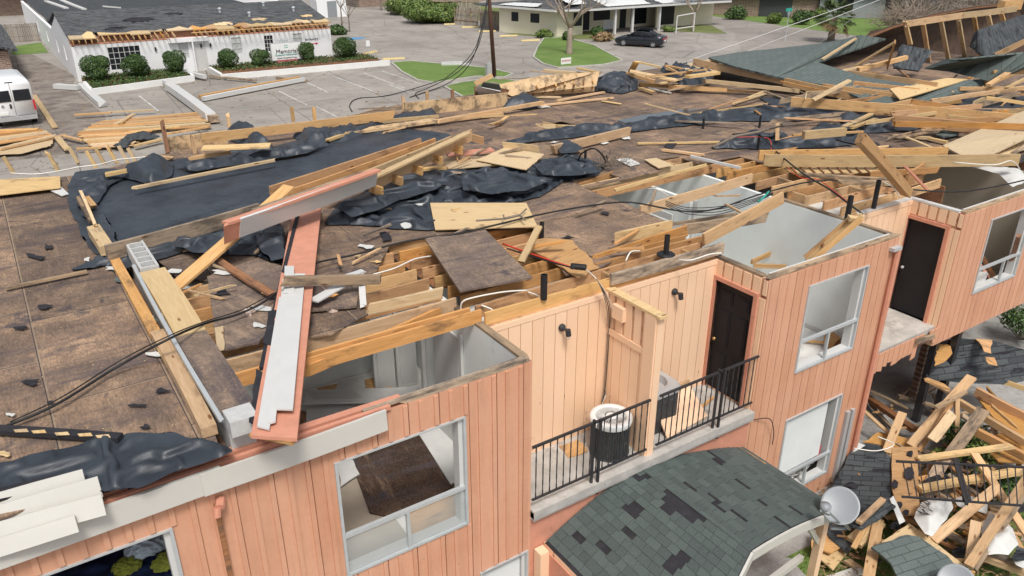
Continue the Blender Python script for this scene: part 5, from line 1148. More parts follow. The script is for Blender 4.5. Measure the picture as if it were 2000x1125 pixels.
ZN = [((1300, 2000), (150, 240), 34, (.3, 2.4)), ((1000, 1330), (125, 180), 14, (.3, 1.6)), ((300, 700), (480, 640), 14, (.15, .6)), ((700, 1100), (290, 345), 10, (.2, .8)), ((1500, 2000), (255, 300), 12, (.3, 1.5)), ((700, 1500), (380, 500), 12, (.2, .7)), ((640, 1000), (205, 265), 8, (.3, 1.6))]
for (u0, u1), (v0, v1), n_s, (l0, l1) in ZN:
    for k in range(n_s):
        u, v = rg.uniform(u0, u1), rg.uniform(v0, v1)
        p = P(u, v, 5.46+rg.uniform(0, .12)+(.35 if v < 200 and u > 1560 else 0)); an = rg.gauss(.1, .5) if rg.random() < .7 else rg.uniform(0, 3.1); L = rg.uniform(l0, l1); w_ = rg.choice((.03, .05, .09)); mm_ = rg.choice(('pine', 'pale', 'joist', 'old', 'old'))
        ds = {.03: 'thin', .05: 'narrow', .09: 'flat'}[w_]+' '+{'pine': 'golden', 'pale': 'pale', 'joist': 'tan', 'old': 'grey'}[mm_]+(' batten' if L > 1 else ' splinter' if L > .45 else ' wood chip')
        tag(lumber('splinter', p, p+Vector((math.cos(an)*L, math.sin(an)*L, rg.uniform(-.03, .18)*min(L, 1))), w_, .03, M[mm_], ragged=True), uniq(ds, u, v), 'splinter', 'splintered battens over the roof')
rg = random.Random(91)
for k in range(17):
    u, v = rg.uniform(1480, 1990), rg.uniform(188, 248)
    z0 = 5.55+rg.uniform(0, .2)+(.3 if v < 195 else 0); p = P(u, v, z0); an = rg.gauss(-.55, .35); L = rg.uniform(1.8, 4.5); e = p+Vector((math.cos(an)*L, math.sin(an)*L, rg.uniform(-.05, .25)))
    mm_ = rg.choice(('pine', 'pale', 'joist', 'old')); ds = {'pine': 'long golden', 'pale': 'long pale', 'joist': 'long tan', 'old': 'long grey'}[mm_]+' board'
    tag(lumber('long_board', p, e, .045, rg.choice((.09, .14, .14)), M[mm_], ragged=True), uniq(ds, u, v), 'plank', 'long boards strewn before the collapsed roof')
# --- cables
cable('cable', [P(u, v, z) for u, v, z in ((12, 832, 5.46), (110, 790, 5.5), (230, 716, 5.52), (330, 662, 5.80), (400, 632, 5.66), (470, 612, 5.6), (530, 580, 5.62), (600, 520, 5.55), (690, 498, 5.5), (800, 470, 5.55), (900, 455, 5.6), (1050, 420, 5.6), (1150, 402, 5.6), (1230, 395, 5.6), (1330, 412, 5.55), (1400, 408, 5.5), (1500, 375, 5.5), (1620, 352, 5.6), (1800, 372, 5.5), (1900, 372, 5.45), (2010, 350, 5.45))], .016, M['cable'], 'thick black cable snaking along the whole length of the roof')
cable('cable', [P(u, v, z) for u, v, z in ((20, 824, 5.5), (120, 776, 5.54), (235, 704, 5.56), (330, 656, 5.84), (400, 628, 5.7), (470, 606, 5.64), (535, 572, 5.62))], .008, M['cable'], 'thin black cable beside the thick cable across the block wall')
cable('cable', [P(u, v, z) for u, v, z in ((982, 476, 5.5), (1050, 500, 5.52), (1115, 522, 5.6))], .016, M['redcable'], 'red and black cable on the splintered plywood')
cable('cable', [P(u, v, z) for u, v, z in ((990, 485, 5.54), (1055, 506, 5.56), (1122, 524, 5.63))], .012, M['cable'], 'black cable beside the red cable on the splintered plywood')
cable('cable_bundle', [P(1115, 520, 5.62), P(1145, 523, 5.62)], .05, M['cable'], 'black taped cable splice above the peach wall')
for i in range(4):
    q = [P(1140, 523, 5.6), P(1165, 545, 5.55), PY(1183+i*3, 590, 8.0+.02*i), PY(1188+i*2.4, 640, 8.09), PY(1184+i*2.4, 700, 8.1), PY(1178+i*2, 770, 8.1), PY(1168-i*4, 815, 8.0)]
    cable('cable', q, .007, M['cable' if i % 2 else 'darkbark'] if i < 3 else M['whitecable'], ('leftmost dark cable running down the peach wall', 'middle dark cable running down the peach wall', 'right hand dark cable running down the peach wall', 'pale cable running down the peach wall')[i], group='cables down the peach wall')
for i, (lab, q) in enumerate((('white cable looped at the left end of the front joists', ((900, 612, 5.3), (903, 590, 5.5), (930, 580, 5.55), (985, 570, 5.5), (1030, 567, 5.45))), ('short white cable end hanging from the second joist', ((940, 596, 5.4), (960, 604, 5.35), (972, 616, 5.3))), ('white cable end hanging near the front vent pipe', ((1031, 570, 5.4), (1045, 575, 5.35), (1056, 580, 5.3))),
    ('white cable curled on the rim board above the door', ((1325, 507, 5.45), (1350, 508, 5.5), (1385, 497, 5.52), (1410, 494, 5.5))), ('pale cable curling over the joist above the post', ((1222, 510, 5.5), (1232, 492, 5.6), (1250, 490, 5.55))), ('white cable arched over the beams at the third vent pipe', ((1724, 356, 5.6), (1745, 366, 5.7), (1757, 385, 5.5))),
    ('white cable hanging from the askew joist', ((1263, 369, 5.5), (1285, 370, 5.6), (1306, 384, 5.4))), ('pale cable draped on the long front beam', ((1862, 317, 5.8), (1940, 322, 5.82), (1975, 314, 5.82), (1992, 330, 5.6))), ('white cable on the joists left of the dark plywood', ((728, 536, 5.45), (770, 524, 5.5), (810, 506, 5.5), (842, 500, 5.45))))):
    cable('cable', [P(*p) for p in q], .012, M['whitecable'], lab)
cable('cable', [P(u, v, z) for u, v, z in ((1430, 262, 5.7), (1480, 262, 5.75), (1520, 300, 5.7), (1570, 340, 5.75), (1620, 370, 5.7), (1660, 400, 5.6), (1685, 418, 5.5))], .018, M['cable'], 'black cable sagging from the crumpled membrane to the bay corner')
cable('cable', [P(u, v, z) for u, v, z in ((1440, 268, 5.72), (1500, 270, 5.7), (1510, 300, 5.5), (1560, 345, 5.5), (1600, 352, 5.5), (1660, 398, 5.5))], .010, M['redcable'], 'thin red cable beside the sagging black cable')
for i in range(4):
    cable('cable', [P(1300, 392+i*3, 5.55), P(1340, 405+i*4, 5.4), P(1400, 404+i*5, 5.3), P(1460, 392+i*3, 5.35), P(1510, 376+i, 5.5)], .008, M['cable'], ('uppermost', 'second', 'third', 'lowest')[i]+' thin black wire sagging across the open grey room', group='wires across the grey room')
cable('cable', [P(1480, 395, 5.4), P(1492, 385, 5.5), P(1502, 374, 5.5)], .02, M['streetsign'], 'short green cable at the corner of the grey room')
br = MB()
for a, b, r in (((930, 431), (985, 427), .018), ((985, 427), (1015, 420), .024), ((1015, 420), (1028, 408), .014), ((1015, 420), (1026, 430), .016), ((985, 427), (983, 420), .014)):
    br.tube([P(*a, 5.66), P(*b, 5.66)], r, 6)
tag(br.build('branch', M['darkbark']), 'dark forked branch lying on the clean pale plywood', 'branch')
br = MB().tube([P(1392, 287, 5.6), P(1440, 265, 5.85), P(1480, 258, 5.9), P(1520, 247, 5.8)], .03, 6); br.tube([P(1500, 252, 5.85), P(1528, 245, 6.0), P(1525, 240, 6.1)], .025, 6)
tag(br.build('branch', M['darkbark']), 'thin black branch lying over the crumpled membrane on the right', 'branch')
tw = MB(); rg = random.Random(9)
for i in range(70):
    p = P(1190, 322, 5.5)+Vector((rg.gauss(0, .25), rg.gauss(0, .2), 0)); tw.tube([p, p+Vector((rg.uniform(-.3, .3), rg.uniform(-.3, .3), rg.uniform(0, .3)))], .006, 4)
tag(tw.build('twigs', M['darkbark']), 'tangle of dry twigs beside the crumpled heap of membrane', 'twigs', kind='stuff')
cable('cable', [P(1128, 318, 5.45), P(1136, 300, 5.8), P(1160, 290, 6.0), P(1178, 305, 5.8), P(1184, 320, 5.45)], .018, M['cable'], 'stiff black cable arched beside the crumpled heap of membrane')

# ================================================================== FALLEN ROOF SECTION (rear right)
FR = empty('fallen_roof', (30, 17, 5.4), 'big blown over roof section with green shingles, its underside flap lifted', 'fallen roof')
sheet('shingle_deck', S([(1384, 112), (1440, 102), (1510, 95), (1600, 85), (1650, 76), (1680, 68), (1730, 75), (1612, 116), (1598, 122), (1690, 150), (1780, 165), (1880, 158), (1955, 150), (1900, 172), (1790, 205), (1740, 215), (1622, 168), (1510, 148), (1430, 128)], (6.1, 6.15, 6.2, 6.5, 6.8, 7.0, 6.9, 6.25, 6.2, 6.0, 6.0, 6.0, 6.0, 5.85, 5.7, 5.65, 5.8, 5.95, 6.05)), M['teal'], th=.06, parent=FR, rough=.03)
lumber('edge_beam', P(1356, 120, 5.9), P(1540, 160, 5.8), .08, .22, M['pine'], FR); lumber('edge_beam', P(1535, 160, 5.8), P(1740, 205, 5.6), .08, .24, M['pine'], FR)
lumber('rafter', P(1386, 118, 5.95), P(1450, 122, 5.95), .06, .14, M['pine'], FR); lumber('rafter', P(1420, 130, 5.85), P(1450, 120, 5.95), .06, .14, M['pine'], FR)
sheet('bare_deck', S([(1300, 134), (1382, 116), (1448, 124), (1420, 138), (1340, 146)], 5.75), M['ply'], parent=FR, th=.03, rough=.03)
sheet('bare_deck', S([(1758, 194), (1738, 173), (1850, 152), (1892, 154)], (5.9, 5.95, 6.05, 6.02)), M['ply'], parent=FR, th=.03)
sheet('shingle_deck', S([(1806, 132), (1845, 116), (1900, 112), (2010, 100), (2060, 98), (2040, 118), (1960, 148), (1930, 155), (1880, 140)], (6.2, 6.5, 6.7, 6.9, 7.0, 6.6, 6.2, 6.1, 6.1)), M['teal'], parent=FR, th=.06, rough=.03)
# lifted flap: curved sheet seen from below, with its studs
mb = MB(); ctop = [(1612, 112, 6.3), (1660, 82, 6.9), (1740, 50, 7.7), (1820, 27, 8.4), (1900, 12, 8.9), (1975, 4, 9.1), (2050, 0, 9.2)]
tp = [P(u, v, 0) for u, v, z in ctop]; tp = []
for u, v, z in ctop: tp.append(PY(u, v, 18.0+(u-1612)*.006))
bk = [p+Vector((1.5+.8*i*.3, 3.8, -1.2-.55*i)) for i, p in enumerate(tp)]
for i in range(len(tp)-1):
    mb.prism([tp[i], tp[i+1], bk[i+1], bk[i]], .05)
mb.build('flap', M['attic_shade'], FR)
mb = MB()
for i in range(len(tp)-1): mb.bar(tp[i]+Vector((0, -.05, -.08)), tp[i+1]+Vector((0, -.05, -.08)), .08, .05)
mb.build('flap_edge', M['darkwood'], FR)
YR = 17.2
lumber('flap_rim', PY(1768, 47, YR), PY(1880, 30, YR), .08, .22, M['pine'], FR); lumber('flap_rim', PY(1880, 30, YR), PY(1985, 17, YR), .08, .22, M['pale'], FR)
lumber('flap_upper_rim', PY(1955, 12, 17.6), PY(1990, 8, 17.6), .3, .4, M['pine'], FR)
for (u1, v1), (u2, v2) in (((1768, 42), (1778, 86)), ((1803, 48), (1815, 126)), ((1838, 42), (1853, 120)), ((1872, 38), (1885, 114)), ((1903, 34), (1915, 112)), ((1930, 30), (1935, 52)), ((1955, 25), (1960, 40))):
    lumber('stud', PY(u1, v1, YR), PY(u2, v2, YR+.1), .16, .07, M['pine'] if u1 % 2 else M['pale'], FR)
sheet('flap_backing', [PY(1640, 128, 20.5), PY(1700, 60, 20.5), PY(1985, 15, 20.5), PY(2040, 110, 20.5), PY(1800, 132, 20.5)], M['attic_shade'], parent=FR, th=.05)  # closes the hollow at the back, shade painted into its colour
lumber('flap_brace', P(1606, 116, 6.3), P(1672, 75, 6.9), .1, .05, M['pale'], FR)
sheet('shingle_slope', [PY(1895, 88, 16.6), PY(1905, 60, 16.6), PY(2060, 8, 17.5), PY(2060, 60, 15.5), PY(1925, 112, 15.5)], M['shdark'], parent=FR, th=.06, rough=.03)
sheet('shingle_slope', [PY(1748, 112, 15.5), PY(1762, 86, 15.8), PY(1790, 92, 15.8), PY(1822, 98, 15.6), PY(1795, 138, 14.8), PY(1745, 132, 14.9)], M['shdark'], parent=FR, th=.05, rough=.04)
lumber('rafter', P(1945, 108, 6.6), P(2020, 72, 7.2), .1, .16, M['pine'], FR)
lumber('rafter', P(1925, 164, 5.9), P(2030, 118, 6.3), .08, .2, M['pine'], FR)

# ================================================================== BALCONY THINGS
AX, AY = 6.80, 7.55
t = empty('air_conditioner', (AX, AY, ZF), 'round black air conditioner with white fan top behind the iron railing', 'air conditioner')
MB().lathe([(r_*.86, z_) for r_, z_ in ([(.36, 0), (.36, .03), (.33, .031), (.33, .60), (.30, .60)])], (AX, AY, ZF), 28).build('body', M['acblack'], t, smooth=False)
mb = MB()
for k in range(44):
    a = k*math.tau/44; mb.bar((AX+.29*math.cos(a), AY+.29*math.sin(a), ZF+.04), (AX+.29*math.cos(a), AY+.29*math.sin(a), ZF+.59), .012, .02)
mb.build('fins', M['acblack'], t)
MB().lathe([(r_*.86, z_) for r_, z_ in ([(.37, .56), (.385, .62), (.37, .66), (.29, .67), (.27, .64), (.27, .58)])], (AX, AY, ZF), 32).build('lid', M['acwhite'], t, smooth=True)
MB().lathe([(r_*.86, z_) for r_, z_ in ([(0, .575), (.29, .57)])], (AX, AY, ZF), 28).build('fan_well', M['acblack'], t); g = MB(); g.lathe([(r_*.86, z_) for r_, z_ in ([(0, .66), (.09, .655), (.1, .64)])], (AX, AY, ZF), 20)
for k in range(40):
    a = k*math.tau/40; g.bar((AX+.1*math.cos(a), AY+.1*math.sin(a), ZF+.652), (AX+.236*math.cos(a), AY+.236*math.sin(a), ZF+.65), .007, .007)
g.build('fan_grille', M['acwhite'], t); g = MB()
for k in range(3):
    a = k*2.1; g.hexa([(AX+.05*math.cos(a), AY+.05*math.sin(a), ZF+.60), (AX+.25*math.cos(a-.4), AY+.25*math.sin(a-.4), ZF+.58), (AX+.25*math.cos(a+.4), AY+.25*math.sin(a+.4), ZF+.62), (AX+.06*math.cos(a+.6), AY+.06*math.sin(a+.6), ZF+.61), (AX+.05*math.cos(a), AY+.05*math.sin(a), ZF+.605), (AX+.25*math.cos(a-.4), AY+.25*math.sin(a-.4), ZF+.585), (AX+.25*math.cos(a+.4), AY+.25*math.sin(a+.4), ZF+.625), (AX+.06*math.cos(a+.6), AY+.06*math.sin(a+.6), ZF+.615)])
g.build('fan', M['acgrey'], t)
t = empty('air_conditioner', (7.86, 7.80, ZF), 'square grey air conditioner with rounded corners half hidden behind the peach post', 'air conditioner')
def rsq(cx, cy, h, r, z, n=6):
    o = []
    for (sx, sy, a0) in ((1, 1, 0), (-1, 1, 90), (-1, -1, 180), (1, -1, 270)):
        for k in range(n+1): a = R(a0+90*k/n); o.append((cx+sx*(h-r)+r*math.cos(a), cy+sy*(h-r)+r*math.sin(a), z))
    return o
def ring(cx, cy, prof, r):
    mb = MB(); rows = [rsq(cx, cy, h, min(r, h*.9), z) for h, z in prof]; n = len(rows[0])
    for q in rows: mb.v += q
    for i in range(len(rows)-1):
        for j in range(n): mb.f.append([i*n+j, i*n+(j+1) % n, (i+1)*n+(j+1) % n, (i+1)*n+j]); mb.mi.append(0)
    return mb
ring(7.86, 7.80, [(.33, ZF), (.33, ZF+.68)], .1).build('body', M['acblack'], t); ring(7.86, 7.80, [(.345, ZF+.66), (.35, ZF+.74), (.33, ZF+.78), (.235, ZF+.78)], .12).build('lid', M['acgrey'], t)
MB().lathe([(.285, .783), (.24, .775), (.21, .66), (0, .64)], (7.86, 7.80, ZF), 24).build('fan_well', M['acgrey'], t)
sheet('hardboard_panel', [Vector((7.75, 7.25, ZF+.03)), Vector((8.75, 7.35, ZF+.03)), Vector((8.7, 7.75, ZF+.42)), Vector((7.8, 7.68, ZF+.45))], M['peach'], 'peach board leaning behind the right hand balcony railing', 'board', th=.02)
tag(lumber('board', (7.7, 7.7, ZF+.50), (8.7, 7.8, ZF+.48), .05, .08, M['pine']), 'broken yellow board on top of the peach board on the balcony', 'plank')
tag(lumber('stick', (8.7, 7.55, ZF+.03), (9.25, 7.7, ZF+.03), .04, .03, M['orangeply']), 'short brown stick on the balcony floor before the door', 'plank')
sheet('wood_scrap', [Vector((6.15, 7.75, ZF+.012)), Vector((6.5, 7.7, ZF+.03)), Vector((6.52, 8.0, ZF+.05)), Vector((6.2, 8.05, ZF+.02))], M['orangeply'], 'yellow wood scrap on the balcony floor left of the air conditioner', 'scrap', rough=.03)
# satellite dishes
def dish(c, r, aim, lab, mast=True):
    t = empty('satellite_dish', c, lab, 'satellite dish', 'satellite dishes'); c = Vector(c); aim = Vector(aim).normalized(); ex = aim.cross(Vector((0, 0, 1))).normalized(); ey = ex.cross(aim)
    mb = MB(); rows = 8; n = 36; mb.v.append(tuple(c-aim*.16*r)); prof = [(i/rows, -.16*r*(1-(i/rows)**2)) for i in range(1, rows+1)]+[(1.02, -.02*r), (1.0, -.04*r)]
    for s, d in prof:
        for j in range(n): a = j*math.tau/n; mb.v.append(tuple(c+aim*d+(ex*math.cos(a)*1.0+ey*math.sin(a)*1.05)*r*s))
    for j in range(n): mb.f.append([0, 1+j, 1+(j+1) % n]); mb.mi.append(0)
    for i in range(len(prof)-1):
        for j in range(n): mb.f.append([1+i*n+j, 1+(i+1)*n+j, 1+(i+1)*n+(j+1) % n, 1+i*n+(j+1) % n]); mb.mi.append(0)
    mb.build('reflector', M['dish'], t, smooth=True)
    return t, c, aim, ex, ey
dc = PY(1641, 987, 4.98); cdir = (CO-dc).normalized()
t, c, aim, ex, ey = dish(dc, .265, cdir+Vector((.12, .1, .12)), 'grey satellite dish mounted on the corner of the green porch roof')
cor = Vector((9.44, 5.2, 1.95)); q = MB().tube([c-aim*.05, c-aim*.12+Vector((.02, 0, -.2)), cor+Vector((.22, -.12, -.28)), cor+Vector((-.1, 0, -.2))], .028, 8); q.build('mast', M['dish'], t, smooth=True)
fp = c+aim*.34-ey*.02+Vector((-.36, -.02, .05)); MB().tube([c-ey*.24-ex*.05, fp], .018, 6).build('feed_arm', M['dish'], t)
MB().bar(fp-aim*.06, fp+aim*.07, .13, .13, ey).build('feed_horn', M['dish'], t); MB().lathe([(0, -.06), (.07, -.05), (.07, .05), (0, .06)], fp+Vector((-.03, 0, .05)), 12).build('feed_cap', M['dish'], t, smooth=True)
dc2 = P(1868, 1138, 1.0)
t, c, aim, ex, ey = dish(dc2, .27, (CO-dc2).normalized()+Vector((0, 0, .3)), 'second grey satellite dish cut off by the bottom of the picture'); MB().tube([c-aim*.05, c-aim*.1+Vector((.1, 0, -.9))], .03, 8).build('mast', M['dish'], t)
# things inside the open rooms
def IS(px, z): return [P(u, v, z) for u, v in px]
sheet('fallen_deck_sheet', IS([(680, 885), (812, 842), (898, 942), (770, 1010), (722, 1000)], 2.86), M['wetply'], 'soaked dark brown plywood sheet on the floor seen through the first bay window', th=.03)
sheet('wet_floor_board', IS([(790, 1000), (900, 950), (905, 1005), (800, 1062)], 2.83), M['orangeply'], 'wet tan board under the lower window bar of the first bay', 'board', th=.015)
sheet('tan_flooring', IS([(655, 930), (705, 925), (770, 1010), (830, 1090), (670, 1125), (655, 1040)], 2.82), M['carpet'], 'bare tan flooring at the left of the first bay window', 'flooring', th=.012)
sheet('drywall_sheet', IS([(812, 838), (888, 812), (892, 940), (880, 945)], 2.88), M['dwhite'], 'white ceiling panel beside the soaked dark sheet', 'drywall')
sheet('drywall_sheet', IS([(655, 900), (682, 890), (702, 925), (665, 950)], 2.88), M['dwhite'], 'torn white panel in the left corner of the first bay window', 'drywall', rough=.03)
rg = random.Random(15)
for i in range(16):
    x, y = rg.uniform(1.9, 4.5), rg.uniform(9.9, 11.6); r = rg.uniform(.15, .5); z0 = ZF+rg.uniform(.02, .14); a0 = rg.uniform(0, 3)
    sheet('drywall_chunk', [Vector((x+r*rg.choice((.5, .8, 1.1))*math.cos(a0+k), y+r*rg.choice((.5, .8, 1.1))*math.sin(a0+k), z0+rg.uniform(-.01, .10))) for k in (0, 1.2, 2.4, 3.7, 5.0)], M[rg.choice(('dwhite', 'dwhite', 'white', 'ceil', 'orangeply'))], uniq(('large' if r > .38 else 'small' if r < .25 else 'mid sized' if y > 10.8 else 'flat mid sized')+' ceiling chunk', *pr_px(x, y, z0)), 'drywall', th=.012, rough=.02, group='broken ceiling chunks in the open bay')
t = empty('louvred_door', P(705, 770, 2.95), 'fallen white louvred door lying across the floor of the open bay', 'door')
a, b = P(596, 776, 3.02), P(818, 770, 3.02); lumber('panel', a, b, .42, .03, M['white'], t, ragged=False); n_ = (b-a)
for k in range(26):
    p = a+n_*(.05+k*.017); lumber('louvre', p+Vector((.02, -.14, .022)), p+Vector((.0, .14, .022)), .016, .01, M['dwhite'], t, ragged=False)
for lab, px, m, z in (('large white ceiling panel under the fallen louvred door', [(600, 800), (720, 775), (805, 770), (760, 800), (640, 850), (600, 846)], 'dwhite', 2.9), ('white ceiling panel behind the fallen louvred door', [(660, 745), (725, 730), (772, 752), (760, 764), (655, 764)], 'dwhite', 2.9),
    ('brown board lying by the closet doors', [(712, 742), (738, 735), (766, 756), (752, 760), (715, 756)], 'orangeply', 2.95), ('dark patch painted as the shaded hole in the white ceiling panel near the front wall', [(676, 822), (692, 806), (700, 812), (690, 824)], 'underlay', 2.92),  # black sheet stands in for the shade inside a hole
    ('brown floor piece near the salmon board', [(584, 800), (618, 810), (592, 846), (582, 830)], 'darkwood', 2.88)):
    sheet('ceiling_panel', IS(px, z), M[m], lab, 'drywall', rough=.02, th=.012)
sheet('yellow_foam', IS([(1610, 655), (1628, 648), (1642, 660), (1630, 672), (1612, 668)], 3.0), M['orangeply'], 'yellow insulation lump seen through the second bay window', 'insulation', th=.12, rough=.03)
D('board', 'thin board lying on the floor behind the second bay window', (1560, 664, 2.86), (1640, 672, 2.86), .08, .02, 'pine')
D('board', 'dark brown board leaning inside the third bay window', (1918, 500, 3.6), (1950, 555, 3.0), .06, .08, 'darkwood'); D('board', 'second dark board leaning inside the third bay window', (1912, 515, 3.5), (1938, 550, 3.0), .06, .06, 'salmonpaint')
D('board', 'upright red brown post inside the third bay window', (1990, 460, 4.3), (1967, 540, 3.1), .09, .1, 'darkwood')
sheet('drywall_sheet', IS([(1905, 545), (1920, 520), (1930, 535), (1918, 560), (1903, 562)], 3.3), M['dwhite'], 'white panel scrap in the corner of the third bay window', 'drywall')
# bedding behind the far left window
def lump(name, c, rad, m, lab, cat, seed, amp=.25):
    bm = bmesh.new(); bmesh.ops.create_icosphere(bm, subdivisions=5, radius=1)
    for v in bm.verts:
        n = v.co.normalized(); k = 1+amp*(1-abs(noise.noise(n*2.2+Vector((seed, 0, 0))))*2.2)+amp*.5*(1-abs(noise.noise(n*6+Vector((0, seed, 0))))*2.2); v.co = Vector((n.x*rad[0]*k, n.y*rad[1]*k, max(-.2, n.z*k)*rad[2]))
    me = bpy.data.meshes.new(name); bm.to_mesh(me); bm.free(); o = linkmesh(name, me, M[m], None, c, smooth=True); return tag(o, lab, cat)
MB().box(-1.6, .5, 7.5, 9.4, ZF, ZF+.35).build('bed_base', M['darkwood'], B)
lump('duvet', (-.35, 8.1, 3.2), (.85, .55, .35), 'fabricblue', 'crumpled navy bedding seen through the far left window', 'bedding', 3); lump('pillow', (.25, 7.6, 3.3), (.4, .3, .2), 'acblack', 'dark grey pillow in the far left window', 'pillow', 5, .15)
lump('cloth', (.10, 8.05, 3.62), (.13, .11, .07), 'fabricgreen', 'lime cloth on the navy bedding', 'cloth', 8); lump('cloth', (.36, 8.2, 3.68), (.2, .15, .12), 'fabricwhite', 'pale blue cloth on the navy bedding', 'cloth', 9); lump('cloth', (.5, 7.95, 3.55), (.14, .1, .1), 'fabricgreen', 'yellow green cloth at the right end of the far left window', 'cloth', 11)

# ================================================================== GROUND PILE RIGHT OF THE PORCH
G = [('thick long plank rising from the pile towards the dark patio', (1779, 871, .5), (1898, 736, 1.5), .2, .06, 'pine'),
 ('plank parallel to the thick long plank of the pile', (1793, 883, .5), (1858, 790, 1.2), .06, .12, 'joist'),
 ('short pale split board beside the thick long plank', (1823, 857, .9), (1862, 806, 1.2), .2, .04, 'pale'),
 ('thin upright stick behind the thick long plank', (1869, 778, 1.3), (1868, 846, .6), .1, .05, 'pine'),
 ('dark splintered board crossing the thick long plank', (1828, 796, 1.35), (1887, 765, 1.6), .10, .04, 'old'),
 ('wide grey brown board leaning over the crushed shrub', (1921, 800, 1.3), (1848, 900, .7), .24, .05, 'old'),
 ('lower grey brown board over the crushed shrub', (1846, 895, .8), (1806, 968, .6), .22, .05, 'old'),
 ('long orange beam running down right from the pile top', (1873, 785, 1.1), (2010, 868, .9), .1, .14, 'pine'),
 ('rear orange beam at the edge of the fallen sheathing', (1906, 764, 1.1), (2012, 820, 1.0), .08, .2, 'joist'),
 ('front beam lying over the big orange sheathing', (1901, 840, 1.0), (2010, 897, .9), .1, .16, 'joist'),
 ('thin rafter across the big orange sheathing', (1934, 790, 1.3), (1984, 834, 1.1), .05, .05, 'pine'),
 ('pale pointed plank pointing right over the shrub', (1793, 896, .9), (1975, 871, 1.1), .13, .06, 'pale'),
 ('dark red beam lying on the patio', (1692, 775, .25), (1786, 840, .4), .16, .1, 'darkwood'),
 ('thin board under the dark red beam on the patio', (1700, 790, .1), (1742, 836, .15), .06, .05, 'old'),
 ('short brown board sticking up beside the orange plywood', (1763, 806, .9), (1731, 884, .4), .17, .04, 'pine'),
 ('wide pale plank running right under the fallen railing', (1796, 955, .9), (2012, 916, 1.0), .16, .07, 'pale'),
 ('plank rising right of the white foam board', (1820, 1057, .8), (1948, 952, 1.3), .17, .05, 'pine'),
 ('long plank at the right edge rising to the railing', (1891, 1106, .9), (2012, 925, 1.5), .14, .06, 'pine'),
 ('second long plank parallel at the right edge', (1902, 1112, .8), (2015, 945, 1.3), .10, .05, 'old'),
 ('plank slanting down from the shrub to the right edge', (1903, 886, 1.2), (2012, 1052, .9), .15, .05, 'pine'),
 ('wedge shaped board standing in the pile by the foam', (1906, 1018, 1.1), (1893, 1107, .6), .16, .05, 'pine'),
 ('upright plank at the left of the big shingle panel', (1716, 1015, .5), (1696, 1130, .6), .18, .05, 'pine'),
 ('lowest plank at the bottom right corner', (1917, 1086, .4), (2012, 1122, .4), .12, .1, 'pine'),
 ('plank above the lowest plank at the bottom right corner', (1925, 1078, .5), (2012, 1108, .5), .08, .05, 'old'),
 ('wide weathered board beneath the dark shingle piece', (1668, 1060, .4), (1715, 1018, .5), .28, .08, 'pale'),
 ('narrow stick lying on the dark shingle piece', (1677, 1021, 1.1), (1725, 975, 1.1), .10, .05, 'pine'),
 ('joist poking out below the stained plywood', (1742, 1010, .4), (1790, 1000, .5), .06, .12, 'joist'),
 ('short plank left of the white foam board', (1758, 1040, .4), (1800, 1062, .5), .12, .05, 'pale'),
 ('plank behind the fallen railing posts', (1794, 938, .6), (1840, 926, .7), .12, .06, 'joist'),
 ('narrow lath below the wide pale plank', (1830, 962, .7), (1880, 990, .6), .05, .04, 'old'),
 ('slanting board below the plank that rises to the railing', (1855, 1040, .4), (1895, 1068, .4), .12, .05, 'pine'),
 ('short stub beside the crumpled right hand foam', (1900, 1035, .9), (1932, 1018, .9), .08, .05, 'pale'),
 ('board end under the crushed shrub', (1850, 905, .4), (1905, 915, .4), .14, .06, 'old'),
 ('pale rafter above the fallen black shingles at the right', (1968, 748, 1.2), (2012, 762, 1.1), .06, .1, 'pale'),
 ('short board at the foot of the dark support post', (1806, 740, 1.3), (1850, 757, 1.2), .14, .05, 'orangeply'),
 ('splintered board under the black shingle panel', (1811, 741, 1.1), (1870, 775, 1.0), .12, .05, 'pine')]
for lab, a, b, w, h, m in G: D('plank', lab, a, b, w, h, m)
rg = random.Random(44)
for i in range(150):
    u = rg.uniform(1650, 2005); v = rg.uniform(790, 1120)
    if v < 1000 and u < 1740: continue
    a = P(u, v, rg.uniform(.1, .6)); an = rg.uniform(0, math.pi); L = rg.uniform(.25, 1.1); d = Vector((math.cos(an)*L, math.sin(an)*L, rg.uniform(-.15, .25)*L))
    w_ = rg.choice((.05, .05, .09, .14)); mm_ = rg.choice(('pine', 'darkwood', 'joist', 'old', 'orangeply', 'old'))
    ds = {.05: 'narrow', .09: 'short', .14: 'wide'}[w_]+' '+{'pine': 'golden', 'pale': 'pale', 'joist': 'tan', 'darkwood': 'dark brown', 'old': 'grey', 'orangeply': 'orange'}[mm_]+(' broken plank' if L > .6 else ' wood stub')
    tag(lumber('plank', a, a+d, w_, rg.choice((.03, .04, .05)), M[mm_]), uniq(ds, u, v), 'plank', 'short planks low in the debris pile')
for i in range(34):
    u, v = rg.uniform(1640, 2000), rg.uniform(880, 1120); r = rg.uniform(8, 22); z0 = rg.uniform(.15, .75)
    sheet('felt_scrap', [P(u+r*rg.choice((.4, .8, 1.2))*math.cos(k), v+r*.7*rg.choice((.4, .8, 1.1))*math.sin(k), z0+rg.uniform(-.04, .06)) for k in (0, .9, 1.8, 2.7, 3.6, 4.5, 5.4)], M[rg.choice(('underlay', 'shdark', 'underlay', 'teal'))], uniq('dark roofing scrap', u, v), 'felt scrap', th=.012, group='dark roofing scraps in the pile', rough=.03)
t = empty('fallen_roof_panel', P(1920, 715, 1.4), 'large black shingle roof panel with bare orange patches fallen behind the pile', 'roof panel')
